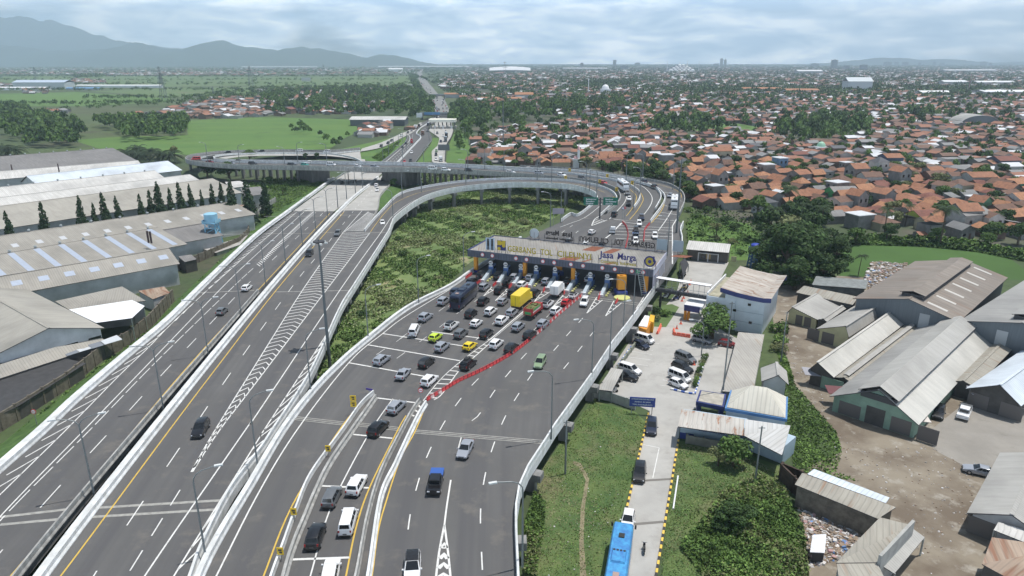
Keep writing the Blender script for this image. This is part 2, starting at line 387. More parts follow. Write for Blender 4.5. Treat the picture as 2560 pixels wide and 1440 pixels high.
# fields (photo pixels)
sheet('near_rice_field', [(250, 372), (180, 350), (300, 342), (470, 338), (465, 302), (660, 293), (870, 298), (905, 325), (862, 345), (825, 372), (700, 378), (600, 378), (480, 388)], field1, .04)
sheet('left_rice_field', [(0, 272), (0, 234), (190, 230), (430, 246), (420, 255), (220, 265), (60, 266)], field1, .04)
sheet('grey_green_field', [(110, 282), (110, 268), (300, 266), (400, 268), (390, 285), (230, 286)], M('dull_field', (0.085, 0.105, 0.045), .95, var=.25, scale=.02), .04)
sheet('middle_rice_field', [(228, 228), (420, 220), (640, 217), (650, 228), (640, 238), (430, 243)], field2, .05)
sheet('wide_pale_field', [(0, 205), (0, 191), (290, 190), (620, 192), (1030, 190), (1035, 199), (1035, 222), (880, 221), (700, 217), (640, 213), (420, 217), (250, 220), (150, 214)], field2, .04)
sheet('far_rice_field', [(1280, 196), (1280, 190), (1375, 188), (1395, 192), (1340, 197)], field2, .05)
sheet('dry_field', [(1160, 275), (1160, 263), (1250, 259), (1265, 272)], field2, .05)
sheet('highway_side_meadow', [(955, 408), (830, 386), (820, 380), (975, 345), (1018, 336), (1012, 360)], field1, .03)
sheet('toll_side_meadow', [(1040, 410), (1075, 365), (1082, 345), (1098, 345), (1092, 372), (1080, 402)], field1, .03)
sheet('right_verge_meadow', [(1115, 405), (1122, 365), (1135, 330), (1165, 335), (1178, 380), (1180, 412)], field1, .03)
sheet('dark_meadow', [(2100, 690), (2100, 618), (2160, 612), (2320, 615), (2440, 625), (2530, 650), (2560, 672), (2560, 700)], M('dark_meadow_grass', (0.055, 0.120, 0.020), 0.95, var=0.2, scale=0.05, det=8), .03)
sheet('village_clearing', [(1725, 640), (1715, 560), (1740, 535), (1870, 560), (1905, 590), (1905, 650), (1830, 650)], field1, .03)
sheet('village_ground_sheet', [(1175, 408), (1190, 345), (1150, 240), (1160, 178), (2600, 172), (2900, 300), (2900, 600), (2560, 620), (2300, 600), (1900, 585), (1720, 535), (1640, 470), (1400, 430)], brown_r, .012)
sheet('village_green', [(1640, 312), (1640, 290), (1710, 285), (1712, 305)], field1, .05)
sheet('village_paddock', [(1740, 328), (1745, 308), (1850, 310), (1900, 318), (1890, 332)], field1, .05)
sheet('dirt_yard', [(1925, 720), (2090, 690), (2130, 690), (2620, 760), (2900, 1200), (2900, 1700), (2020, 1700), (2010, 1330), (2040, 1270), (1990, 1180), (2105, 1130), (2090, 1080), (1985, 960), (1970, 900), (1935, 820)], dirt, .02)
sheet('yard_pavement', [(2310, 1088), (2440, 985), (2640, 1000), (2640, 1170), (2504, 1137), (2460, 1190), (2345, 1130)], yardc, .03)
sheet('lawn_by_access_road', [(1300, 1700), (1335, 1200), (1480, 1000), (1590, 1030), (1620, 1060), (1555, 1290), (1500, 1500), (1470, 1700)], grass, .02)
sheet('lawn_right_of_road', [(1640, 1700), (1668, 1250), (1692, 1100), (1830, 1120), (1960, 1170), (1960, 1240), (2020, 1330), (2030, 1700)], grass, .02)
sheet('footpath', [(1450, 1440), (1448, 1350), (1452, 1270), (1464, 1200), (1446, 1166), (1430, 1158), (1434, 1152), (1452, 1158), (1473, 1195), (1462, 1270), (1459, 1350), (1466, 1440)], M('worn_path', (0.26, 0.225, 0.14), .95, var=.3, scale=.6), .035)
sheet('garden_lawn', [(1605, 815), (1625, 768), (1680, 760), (1698, 768), (1665, 818)], M('garden_grass', (0.10, 0.16, 0.05), .95, var=.2, scale=.6), .03)
sheet('marsh_floor', [(890, 745), (972, 600), (1045, 520), (1170, 482), (1290, 470), (1400, 476), (1470, 500), (1420, 525), (1360, 560), (1240, 612), (1170, 660), (1120, 712), (1010, 775), (915, 840), (845, 905), (795, 975), (790, 915), (850, 800)], M('marsh_grass', (0.17, 0.22, 0.075), .95, col2=(.095, .15, .045), scale=.07, det=9, thr=(.4, .6), grime=((.30, .24, .15), .045, .60, .68)), .02)
# access road and parking
sheet('access_road', [(1490, 1600), (1562, 1300), (1604, 1110), (1622, 1030), (1640, 1005), (1705, 1030), (1696, 1100), (1672, 1250), (1640, 1440), (1612, 1600)], conc, .03)
sheet('parking_lot', [(1484, 985), (1540, 905), (1600, 815), (1640, 790), (1690, 735), (1716, 650), (1822, 656), (1800, 700), (1780, 740), (1757, 800), (1850, 850), (1836, 880), (1812, 985), (1800, 1000), (1700, 1035), (1630, 1030), (1590, 1012)], conc, .025)
m = MB()
for i, (a, b) in enumerate([((1596, 868), (1632, 877)), ((1575, 878), (1630, 887)), ((1573, 893), (1626, 900)), ((1565, 907), (1620, 915)), ((1560, 950), (1592, 956)), ((1612, 855), (1648, 860)), ((1682, 903), (1700, 906)), ((1675, 922), (1690, 925)), ((1665, 940), (1680, 942)), ((1657, 950), (1672, 953)), ((1650, 963), (1668, 966))]):
    m.sweep(wl([a, b], dz=.05), [(-.06, 0), (.06, 0)], paint, closed=False)
for a in ([(1608, 1112), (1648, 1120), (1632, 1195)],): m.sweep(wl(a, dz=.05, sm=False), [(-.07, 0), (.07, 0)], paint, closed=False)
m.build('parking_line_paint', kind='structure', uv=False)
m = MB()
for a in ([(1612, 1202), (1678, 1198)], [(1585, 1311), (1658, 1305)]): m.sweep(wl(a, dz=.045), [(-.25, 0), (.25, 0)], M('drain_cover', (0.17, 0.16, 0.145), .9), closed=False)
m.build('drain_strip', kind='structure', uv=False)
kb_y = M('kerb_yellow', (0.75, 0.50, 0.08), .6); kb_k = M('kerb_black', (0.03, 0.03, 0.03), .6); kb_b = M('kerb_blue', (0.05, 0.12, 0.42), .6)
def kerb(line, c1, c2, seg, label, h=.32, wd=.28):
    p = PL(wl(line)); root = thing('kerb', label, 'kerb', p.at(0), 'striped kerbs')
    for mt, off in ((c1, 0), (c2, 1)):
        m = MB(); s = off * seg
        while s < p.L - .2:
            e = min(s + seg, p.L); m.sweep([p.at(s), p.at(e)], [(-wd / 2, 0), (wd / 2, 0), (wd / 2, h), (-wd / 2, h)], mt); s += 2 * seg
        m.build('kerb_stripe', root)
kerb([(1492, 1600), (1535, 1400), (1560, 1302), (1604, 1112), (1622, 1032)], kb_y, kb_k, .75, 'yellow and black kerb along the left edge of the access road')
kerb([(1606, 1600), (1640, 1440), (1672, 1250), (1696, 1100)], kb_y, kb_k, .75, 'yellow and black kerb along the right edge of the access road')
kerb([(1540, 922), (1578, 868)], kb_b, white, .8, 'blue and white kerb beside the empty parking bays')
kerb([(1765, 890), (1740, 978), (1728, 985), (1676, 974)], kb_b, white, .7, 'blue and white kerb round the planter strip behind parked cars')
# ---------------------------------------------------------------- road surfaces
LB = [(1700, -560), (1440, -297), (1181, 0), (1080, 115), (1002, 197), (904, 310), (807, 425), (720, 512), (598, 640), (530, 730), (447, 842), (430, 868)]
LM = [(1700, -130), (1440, 47), (1080, 343), (732, 643), (530, 833), (445, 943), (430, 958)]
RM = [(1700, -60), (1440, 112), (1080, 388), (720, 680), (527, 854), (462, 929), (445, 948), (430, 963)]
RR = [(1700, 396), (1440, 482), (1360, 512), (1232, 577), (1132, 652), (1080, 686), (970, 758), (900, 795), (777, 850), (720, 885), (592, 966), (578, 973)]
RR2 = [(578, 912), (527, 943), (492, 950), (467, 972), (452, 984), (430, 1008)]
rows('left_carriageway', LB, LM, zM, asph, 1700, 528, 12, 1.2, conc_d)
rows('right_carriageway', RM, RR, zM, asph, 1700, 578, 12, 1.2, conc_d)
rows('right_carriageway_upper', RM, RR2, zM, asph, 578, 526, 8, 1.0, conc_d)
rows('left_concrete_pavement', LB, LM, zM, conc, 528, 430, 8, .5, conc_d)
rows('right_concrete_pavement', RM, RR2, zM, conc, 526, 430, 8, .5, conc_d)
med = M('median_soil', (0.10, 0.085, 0.06), .95, col2=(0.05, 0.09, 0.03), scale=.4)
rows('median_strip', LM, RM, zM, med, 530, 430, 8, dz=.02)
CL = [(437, 905), (408, 951), (360, 1010), (335, 1021), (322, 1034), (312, 1046), (300, 1068), (292, 1082)]
CLr = [(437, 960), (408, 990), (360, 1036), (344, 1049), (335, 1038), (322, 1047), (312, 1062), (300, 1079), (292, 1094)]
CR = [(437, 968), (408, 993), (363, 1037), (350, 1050), (336, 1043), (322, 1055), (312, 1064), (300, 1082), (292, 1098)]
CRr = [(437, 1008), (408, 1037), (363, 1071), (350, 1080), (336, 1077), (322, 1070), (312, 1074), (300, 1108), (292, 1127)]
rows('far_left_carriageway', CL, CLr, zM, asph2, 437, 292, 4)
rows('far_right_carriageway', CR, CRr, zM, asph2, 437, 292, 4, dz=.03)
rows('far_toll_road', [(412, 1100), (405, 1080), (378, 1079), (364, 1094), (345, 1099), (326, 1071), (300, 1095)], [(412, 1125), (405, 1113), (378, 1113), (364, 1115), (345, 1127), (326, 1133), (300, 1128)], zM, conc, 412, 300, 4, dz=.06)
rows('distant_highway', [(292, 1083), (282, 1087), (246, 1080), (235, 1072), (225, 1061), (207, 1051), (195, 1045), (179, 1043)], [(292, 1127), (282, 1126), (246, 1110), (238, 1097), (225, 1086), (207, 1071), (195, 1061), (179, 1052)], z0, M('distant_road', (0.22, 0.22, 0.21), .9, var=.1), 292, 179, 3, dz=.8)
A1 = [(912, 579, 3.88), (930, 557, 4.1), (962, 522, 4.8), (1000, 487, 6), (1065, 469, 7), (1165, 455, 8), (1280, 449, 8.8), (1400, 452, 8.9), (1440, 456, 8.9), (1480, 463, 8.8), (1513, 473, 8.5), (1533, 484, 8.3), (1541, 495, 8), (1540, 503, 7.8), (1526, 517, 7.4), (1500, 541, 7)]
A2 = [(974, 579, 3.88), (980, 561, 4.1), (990, 545, 4.5), (1040, 507, 5.8), (1090, 485, 6.8), (1165, 470, 7.8), (1280, 461, 8.7), (1400, 464, 8.8), (1453, 472, 8.6), (1485, 484, 8.3), (1491, 492, 8.1), (1492, 502, 7.8), (1472, 520, 7.4), (1446, 540, 7)]
ribbon('loop_ramp_inner', wl(A1), wl(A2), asph, 110, 1.4, conc_d)
OV = 9.3
Bn = [(900, 372, 1), (820, 379, 1.5), (728, 377, 3), (647, 378, 4.5), (566, 380, 6), (512, 385, 7), (476, 391, 8), (464, 399, 8.6), (476, 405, 8.9), (512, 410, OV), (566, 414, OV), (620, 416.5, OV), (781, 419, OV), (900, 422, OV), (1040, 424, OV), (1165, 429, OV), (1280, 436, OV), (1400, 446, OV), (1440, 450, 9.2), (1493, 458, 9), (1519, 466, 8.7), (1539, 475, 8.4), (1549, 488, 8.1), (1550, 500, 7.8), (1539, 516, 7.4), (1519, 532, 7.1), (1502, 548, 6.8)]
Bf = [(900, 378, 1), (820, 385, 1.5), (727, 384, 3), (637, 384, 4.5), (575, 387, 6), (521, 392.5, 7), (500, 397, 8), (506, 402, 8.9), (557, 405.5, OV), (640, 407.5, OV), (781, 410, OV), (900, 412.5, OV), (1040, 415, OV), (1165, 420, OV), (1280, 427, OV), (1400, 434, OV), (1453, 439, 9.2), (1500, 447, 9), (1533, 452, 8.8), (1573, 465, 8.5), (1586, 472, 8.3), (1597, 481, 8.1), (1600, 491, 7.9), (1597, 503, 7.6), (1585, 520, 7.2), (1559, 549, 6.7)]
Cn = [(905, 407, 1), (880, 396, 1.5), (820, 386, 2.5), (727, 385, 4), (640, 386, 5.5), (575, 388, 6.5), (541, 393, 7.5), (535, 398, 8.3), (548, 402, 8.9), (602, 403.5, OV), (781, 406, OV), (900, 408, OV), (1040, 410.5, OV), (1165, 415, OV), (1280, 421.5, OV), (1400, 427, OV), (1466, 431, 9.2), (1506, 436, 9.1), (1546, 444, 8.8), (1579, 451, 8.7), (1612, 459, 8.5), (1638, 472, 8.2), (1649, 484, 8), (1652, 494, 7.8), (1650, 504, 7.6), (1638, 525, 7.1), (1619, 550, 6.7)]
ribbon('overpass_front_lanes', wl(Bn), wl(Bf), asph2, 150, 1.5, conc_d)
ribbon('overpass_back_lanes', wl([(p[0], p[1], p[2]) for p in Bf[7:]])[::1], wl(Cn[7:]), asph2, 120, 1.5, conc_d)
G1 = [(1180, 412, 5), (1300, 417, 6.5), (1466, 427, 8.4), (1573, 446, 8.8), (1626, 453, 8.7), (1666, 461, 8.5), (1690, 472, 8.2), (1706, 485, 8), (1711, 499, 7.8), (1709, 512, 7.5), (1698, 537, 7), (1692, 552, 6.7)]
F1 = [(1180, 418, 5), (1300, 424, 6.5), (1466, 436, 8.4), (1580, 455, 8.8), (1630, 468, 8.6), (1646, 476, 8.4), (1658, 487, 8.2), (1662, 496, 8), (1660, 507, 7.7), (1650, 524, 7.3), (1626, 556, 6.6)]
ribbon('outer_ramp', wl(G1), wl(F1), asph, 80, 1.4, conc_d)
ribbon('left_loop_back_road', wl([(900, 378.5, .9), (840, 385, 1), (760, 385, 2), (640, 386, 4.5), (575, 390, 6), (545, 395, 7.4)]), wl([(905, 407, .8), (884, 398, 1), (820, 390, 2), (727, 389, 3.5), (640, 390, 5), (600, 392, 6), (565, 397, 7.4)]), conc, 60)
ribbon('left_loop_road_under_bridge', wl([(897, 398, .7), (893, 420, .7), (868, 434, .8), (842, 447, 1)]), wl([(912, 398, .7), (915, 415, .7), (905, 432, .8), (890, 447, 1)]), conc, 24)
ribbon('service_lane_far', wl([(905, 371, .7), (950, 357, .6), (1000, 335, .6), (1021, 326, .6), (1050, 306, .5)]), wl([(900, 379, .7), (955, 368, .6), (1008, 343, .6), (1034, 329, .6), (1060, 307, .5)]), conc, 40)
# toll plaza deck
PLx = [(1700, 430), (1440, 505), (1200, 640), (1080, 711), (985, 783), (915, 850), (852, 922), (775, 1020), (720, 1127), (683, 1180), (645, 1240), (598, 1305), (555, 1402), (537, 1428), (530, 1455)]
PRx = [(1700, 1300), (1440, 1293), (1330, 1288), (1280, 1288), (1230, 1296), (1180, 1318), (1112, 1362), (1075, 1385), (940, 1481), (862, 1531), (822, 1563), (770, 1601), (712, 1643), (690, 1661), (625, 1702), (600, 1704), (575, 1701), (558, 1707), (552, 1693), (545, 1693), (530, 1701)]
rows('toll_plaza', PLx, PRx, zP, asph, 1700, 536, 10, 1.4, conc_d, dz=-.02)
# ---------------------------------------------------------------- embankments and verges
emb = M('bank_grass', (0.075, 0.145, 0.030), .95, col2=(0.045, 0.095, 0.02), scale=.5, det=8, thr=(.4, .6))
a = wl([(-300, 1440, 4), (0, 1181, 4), (115, 1078, 4), (310, 902, 4), (425, 805, 4), (512, 718, 4), (640, 596, 3.6), (728, 530, 2.8), (842, 446, .9)])
b = wl([(-420, 1400, 0), (0, 1112, 0), (60, 1062, 0), (265, 905, 0), (372, 825, 0), (440, 752, 0), (560, 640, 0), (640, 560, 0), (800, 460, 0)])
ribbon('grass_embankment', a, b, emb, 60)
a = wl([(944, 527, 2.9), (952, 492, 2), (975, 466, 1.3), (1000, 445, .8)]); b = wl([(965, 524, 0), (985, 495, 0), (1005, 470, 0), (1030, 447, 0)])
ribbon('grass_bank_by_loop', a, b, emb, 20)
# ---------------------------------------------------------------- barriers
def barrier(line, zf, label, h=.95, mat=None, wb=.5, wt=.22, dz=0., grp='concrete barriers beside the lanes', sm=True, drop=0.):
    p = wl(line, zf, dz, sm); m = MB(); m.sweep(p, [(-wb / 2, -drop), (wb / 2, -drop), (wb / 2, .12), (wt / 2, .38), (wt / 2, h), (-wt / 2, h), (-wt / 2, .38), (-wb / 2, .12)], mat or conc_w)
    return tag(m.build('concrete_barrier', base=p[0]), label, 'barrier', grp)
def xy(tab): return [(x, y) for y, x in sorted(tab, reverse=True)]
barrier([(x - 8, y) for x, y in xy(LB)][:-1], zM, 'broad white parapet on the far left edge of the highway', .9, wb=1.5, wt=1.25)
barrier([(x + 3, y) for x, y in xy(LM)[:-3]], zM, 'grey faced barrier on the left side of the highway median', 1.05, conc_g)
barrier([(x - 3, y) for x, y in xy(RM)[:-1]], zM, 'white barrier on the right side of the highway median', .95, wb=1.3, wt=.9)
barrier([(x, y) for x, y in xy(RR)], zM, 'barrier between the highway and the marsh, running up the ramp', 1.0, wb=.5, wt=.3, drop=1.1)
barrier([(x, y) for x, y in xy(RR2)[:-1]], zM, 'low barrier right of the highway beside the concrete pavement', .8, conc_g)
barrier([(x - 3, y) for x, y in xy(PLx)[:-3]], zP, 'long white barrier on the left edge of the toll plaza', .95, wb=.95, wt=.65, drop=1.)
barrier([(x + 2, y) for x, y in xy(PRx)[:13]], zP, 'white railing barrier on the right edge of the toll plaza', 1.15, wb=.35, wt=.25, drop=1.2, dz=.0, sm=False)
barrier([(1703, 625), (1705, 600), (1701, 578), (1708, 560)], zP, 'short curved white barrier at the upper right edge of the plaza', 1.1, wb=.35, wt=.3, drop=1.2)
barrier([(653, 1530), (682, 1440), (707, 1372), (740, 1280), (777, 1192), (857, 1080), (900, 1018), (934, 985)], zP, 'left half of the divider between slip road and queue lanes', .75, wb=.35, wt=.25)
barrier([(690, 1530), (712, 1440), (730, 1380), (760, 1305), (815, 1180), (881, 1080), (912, 1036), (939, 997)], zP, 'right half of the divider between slip road and queue lanes', .85, conc_g, wb=.8, wt=.35)
barrier([(870, 1530), (892, 1440), (917, 1305), (950, 1192), (1005, 1080), (1032, 1030), (1050, 1005)], zP, 'left half of the divider between queue lanes and exit lanes', .85, conc_g, wb=.5, wt=.25)
barrier([(905, 1530), (922, 1440), (950, 1255), (988, 1167), (1028, 1080), (1048, 1040), (1065, 1012)], zP, 'right half of the divider between queue lanes and exit lanes', .85, wb=.7, wt=.3)
barrier(A1, zP, 'white outer barrier of the inner loop ramp', .95, wb=.4, wt=.3)
barrier(A2[:-1], zP, 'white inner barrier of the inner loop ramp above its piers', 1., wb=.4, wt=.3, drop=1.3)
barrier([(1494, 502, 7.8), (1472, 521, 7.4), (1444, 541, 7), (1426, 538, 7), (1402, 555, 6.8)], zP, 'white barrier where the inner loop opens into the plaza', 1., wb=.4, wt=.3)
barrier(Bn[:-1], zP, 'near parapet of the overpass, sweeping round the left loop', 1., conc_g, wb=.35, wt=.3, drop=1.3)
barrier(Bf[7:-1], zP, 'middle barrier between the two roads of the overpass', .95, wb=.45, wt=.3)
barrier(Bf[:8], zP, 'white barrier inside the outer road of the left loop', .9, wb=.4, wt=.3)
barrier(Cn[:-1], zP, 'far parapet of the overpass facing the village', 1., wb=.4, wt=.35)
barrier(G1[1:-1], zP, 'outermost barrier of the outer ramp beside the village', 1., conc_g, wb=.35, wt=.3)
barrier(F1[2:], zP, 'white inner barrier of the outer ramp', 1., wb=.5, wt=.3)
barrier([(x + 3, y) for x, y in xy(CLr)[:9]], zM, 'white median barrier of the distant highway', .9, wb=.9, wt=.5)
barrier([(x, y) for x, y in xy(CRr)[:5]], zM, 'grey guardrail right of the distant highway', .7, steel, wb=.15, wt=.12)
barrier([(x, y) for x, y in xy(CL)[:5]], zM, 'grey guardrail left of the distant highway', .7, steel, wb=.15, wt=.12)
barrier([(730, 528), (800, 474), (842, 446), (866, 430)], zM, 'dark guardrail left of the concrete pavement', .75, steel, wb=.2, wt=.15)
barrier([(1113, 405), (1114, 380), (1117, 363), (1128, 345), (1135, 325)], zM, 'dark barrier right of the far toll road', 1., dark, wb=.4, wt=.3)
# piers
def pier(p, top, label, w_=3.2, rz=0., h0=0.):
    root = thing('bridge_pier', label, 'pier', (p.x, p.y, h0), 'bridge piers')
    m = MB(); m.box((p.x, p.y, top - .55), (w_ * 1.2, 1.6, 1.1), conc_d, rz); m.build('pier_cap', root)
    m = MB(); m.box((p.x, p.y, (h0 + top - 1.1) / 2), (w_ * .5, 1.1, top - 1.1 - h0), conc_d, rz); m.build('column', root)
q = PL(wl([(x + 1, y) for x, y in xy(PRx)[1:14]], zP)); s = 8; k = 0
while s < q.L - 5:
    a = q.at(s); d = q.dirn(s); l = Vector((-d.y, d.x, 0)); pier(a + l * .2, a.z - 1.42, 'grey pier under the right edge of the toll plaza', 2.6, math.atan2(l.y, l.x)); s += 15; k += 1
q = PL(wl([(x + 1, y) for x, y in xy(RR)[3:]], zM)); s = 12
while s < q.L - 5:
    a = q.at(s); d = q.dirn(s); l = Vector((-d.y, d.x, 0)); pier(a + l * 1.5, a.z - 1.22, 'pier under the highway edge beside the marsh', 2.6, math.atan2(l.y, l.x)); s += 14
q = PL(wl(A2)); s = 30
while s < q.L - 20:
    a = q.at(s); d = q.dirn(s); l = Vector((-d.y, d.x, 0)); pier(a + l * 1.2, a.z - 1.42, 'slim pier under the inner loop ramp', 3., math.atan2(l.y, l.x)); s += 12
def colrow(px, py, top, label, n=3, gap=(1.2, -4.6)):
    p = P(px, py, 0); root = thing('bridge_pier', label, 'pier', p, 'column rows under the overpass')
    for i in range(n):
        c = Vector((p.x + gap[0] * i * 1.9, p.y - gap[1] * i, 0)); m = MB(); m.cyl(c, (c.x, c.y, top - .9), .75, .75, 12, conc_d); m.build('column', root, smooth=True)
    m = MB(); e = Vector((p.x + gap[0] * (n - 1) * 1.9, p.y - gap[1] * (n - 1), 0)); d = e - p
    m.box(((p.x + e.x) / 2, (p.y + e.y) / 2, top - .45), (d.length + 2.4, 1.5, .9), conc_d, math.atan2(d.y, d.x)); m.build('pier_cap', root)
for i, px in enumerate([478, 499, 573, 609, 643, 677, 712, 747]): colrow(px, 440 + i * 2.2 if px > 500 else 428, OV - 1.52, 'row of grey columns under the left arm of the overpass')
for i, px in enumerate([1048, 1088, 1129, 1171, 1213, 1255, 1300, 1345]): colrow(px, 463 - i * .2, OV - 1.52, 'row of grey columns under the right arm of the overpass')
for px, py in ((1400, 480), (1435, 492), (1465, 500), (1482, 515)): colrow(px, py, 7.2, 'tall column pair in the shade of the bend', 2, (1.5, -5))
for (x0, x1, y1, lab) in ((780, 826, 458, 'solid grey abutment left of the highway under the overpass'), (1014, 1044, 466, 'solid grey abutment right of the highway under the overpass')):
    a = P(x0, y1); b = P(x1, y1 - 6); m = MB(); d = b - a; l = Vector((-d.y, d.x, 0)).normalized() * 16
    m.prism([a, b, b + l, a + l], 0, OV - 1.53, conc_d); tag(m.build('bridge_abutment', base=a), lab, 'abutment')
# ---------------------------------------------------------------- road markings
mk = MB(); mky = MB()
def line(pts, zf, w_=.18, mat=None, dz=.02, sm=True, b=None):
    (b or (mky if mat is ypaint else mk)).sweep(wl(pts, zf, dz, sm), [(-w_ / 2, 0), (w_ / 2, 0)], mat or paint, closed=False)
def dash(pts, zf, on=3., off=5., w_=.16, ph=0.):
    p = PL(wl(pts, zf, .02)); s = ph
    while s + on < p.L: mk.sweep([p.at(s), p.at(s + on / 2), p.at(s + on)], [(-w_ / 2, 0), (w_ / 2, 0)], paint, closed=False); s += on + off
def rungs(A, B, zf, step=4., w_=.22, skew=0., kink=None, kskew=0.):
    a = PL(wl(A, zf, .02)); b = PL(wl(B, zf, .02)); s = 1.
    while s < a.L - 1:
        t = s / a.L; p = a.at(s); sb = t * b.L + skew
        if 0 < sb < b.L:
            q = b.at(sb)
            if kink:
                mid = a.at(s + kskew).lerp(b.at(t * b.L + kskew), kink); path = [p, mid, q]
            else: path = [p, q]
            mk.sweep(path, [(-w_ / 2, 0), (w_ / 2, 0)], paint, closed=False)
        s += step
hl = [(-330, 1560), (0, 1237), (160, 1080), (297, 940), (370, 870), (432, 806), (525, 720), (640, 617), (741, 531)]
line(hl, zM); rungs([(-430, 1600), (-5, 1208), (118, 1088), (225, 985), (318, 905), (432, 808), (520, 722), (645, 603), (733, 531)], hl, zM, 4.6, .2, 3.2)
line([(-200, 1520), (0, 1292), (206, 1080), (390, 890), (554, 720), (640, 637), (760, 530)], zM)
line([(654, 655), (705, 600), (787, 527)], zM, .2); rungs([(640, 662), (705, 598), (780, 528)], [(648, 668), (712, 604), (792, 530)], zM, 1.6, .25)
dash([(-190, 1520), (0, 1302), (220, 1080), (390, 905), (580, 720), (645, 660)], zM, 4.6, .9, .16)
dash([(-60, 1450), (40, 1337), (166, 1197), (285, 1068), (423, 917), (524, 811), (600, 730), (683, 648), (766, 572), (808, 532)], zM, 5, 8)
line([(-60, 1540), (27, 1440), (330, 1080), (480, 905), (639, 732), (825, 533)], zM, .2, ypaint)
line([(80, 1520), (152, 1440), (420, 1080), (560, 895), (695, 720), (860, 530)], zM, .2, ypaint)
dash([(190, 1510), (247, 1420), (356, 1256), (441, 1132), (507, 1034), (561, 955), (644, 836), (706, 750), (755, 685), (800, 632), (881, 531)], zM, 5, 8)
gl = [(478, 1180), (535, 1080), (640, 910), (760, 720), (857, 582)]; gr = [(481, 1180), (546, 1080), (640, 957), (820, 720), (925, 582)]
line(gl, zM, .2); line(gr, zM, .2); rungs(gl, gr, zM, 2.15, .28, .2, .62, 1.6)
dash([(325, 1427), (478, 1180)], zM, 3.4, 2.6); line([(857, 582), (905, 527)], zM, .2)
rungs([(861, 580), (921, 529)], [(908, 578), (940, 532)], zM, 2.0, .4, -2.); line([(861, 580), (921, 529)], zM, .2)
line([(320, 1520), (362, 1440), (610, 1080), (640, 1039), (852, 722), (952, 582)], zM, .2)
line([(390, 1530), (435, 1440), (639, 1110), (657, 1080), (772, 905), (837, 802), (882, 724)], zM, .2)
rungs([(435, 1440), (639, 1110), (657, 1080), (772, 905), (837, 802)], [(470, 1440), (500, 1360), (564, 1234), (640, 1134), (676, 1082), (748, 970), (786, 912), (846, 790)], zM, 3.6, .2, 3.)
line([(926, 580, 3.95), (940, 560, 4.15), (964, 530, 4.75), (992, 505, 5.6), (1055, 480, 7), (1165, 461, 7.9), (1280, 454, 8.7), (1400, 457, 8.9), (1440, 461, 8.9), (1480, 470, 8.7), (1513, 482, 8.3), (1531, 494, 8), (1532, 506, 7.7)], zP, .16, ypaint)
line([(952, 582, 3.95), (966, 561, 4.15), (982, 540, 4.65), (1024, 508, 5.7), (1085, 483, 6.9), (1165, 467, 7.8), (1280, 459, 8.7)], zP, .2)
# concrete section lines
dash([(800, 540), (866, 480), (900, 452)], zM, 3, 5); dash([(850, 540), (905, 475), (930, 447)], zM, 3, 5); dash([(880, 532), (930, 475), (955, 447)], zM, 3, 5)
jl = MB()
for t in (.2, .45, .7):
    line([(interp(y, LB) * (1 - t) + interp(y, LM) * t, y) for y in (526, 500, 470, 440)], zM, .12, joint, .03, b=jl)
for y in (515, 503, 492, 482, 473, 465): line([(interp(y, LB), y), (interp(y, LM), y)], zM, .1, joint, .03, b=jl); line([(interp(y, RM), y), (interp(y, RR2), y)], zM, .1, joint, .03, b=jl)
jl.build('concrete_joint', kind='structure', uv=False)
# far carriageways
dash([(970, 408), (1023, 360), (1032, 336)], zM, 3, 6, .3); dash([(980, 408), (1030, 360)], zM, 3, 6, .3); line([(960, 408), (1016, 360), (1025, 346), (1020, 334)], zM, .35)
dash([(1010, 408), (1050, 362), (1062, 350), (1060, 334)], zM, 3, 6, .3); dash([(1024, 408), (1062, 362)], zM, 3, 6, .3); line([(1030, 406), (1068, 362), (1074, 350), (1066, 336)], zM, .3)
line([(998, 406), (1042, 362), (1053, 350), (1046, 336)], zM, .25, ypaint)
# slip road, queue lanes, exit lanes
line([(500, 1520), (541, 1440), (640, 1244), (739, 1080), (872, 907), (957, 834), (1012, 792), (1127, 722)], zP, .2)
for a, b in (((872, 907), (1062, 941)), ((919, 862), (1150, 902)), ((956, 834), (1190, 870)), ((1079, 829), (1225, 849)), ((804, 1215), (924, 1220)), ((730, 1399), (874, 1394)), ((881, 1086), (981, 1096)), ((943, 995), (1040, 1007))): line([a, b], zP, .35, sm=False)
line([(625, 1520), (659, 1440), (730, 1265), (845, 1080), (914, 994)], zP, .2, ypaint)
line([(745, 1540), (776, 1440), (812, 1310), (852, 1215), (925, 1080), (982, 997)], zP, .18)
line([(845, 1530), (865, 1440), (890, 1320), (924, 1219), (992, 1080), (1015, 1039)], zP, .2, ypaint)
line([(915, 1530), (930, 1440), (945, 1330), (965, 1255), (1000, 1150), (1037, 1080), (1062, 1020)], zP, .18, ypaint)
dash([(1010, 1440), (1023, 1302), (1043, 1214), (1068, 1140), (1106, 1064), (1142, 1010), (1181, 962), (1240, 905), (1297, 855)], zP, 3, 5)
line([(1127, 1200), (1117, 1265), (1111, 1312)], zP, .22)
line([(1111, 1312), (1098, 1380), (1088, 1460)], zP, .25); line([(1111, 1312), (1120, 1380), (1128, 1460)], zP, .25)
for y in (1362, 1388, 1412, 1438): line([(interp(y, [(1312, 1111), (1460, 1086)]) + 2, y + 9), (interp(y, [(1312, 1111), (1460, 1107)]) + 1, y - 3), (interp(y, [(1312, 1111), (1460, 1130)]) - 2, y + 9)], zP, .5, sm=False)
dash([(1206, 1425), (1201, 1300), (1207, 1220), (1226, 1136), (1261, 1046), (1299, 981), (1344, 915)], zP, 3, 5.2)
dash([(1146, 1120), (1164, 1065), (1196, 1039), (1240, 972), (1297, 904), (1344, 855)], zP, 3, 5.4)
dash([(1384, 877), (1424, 831), (1451, 802), (1480, 768)], zP, 3, 5); dash([(1409, 922), (1450, 872), (1500, 809)], zP, 3, 5.4)
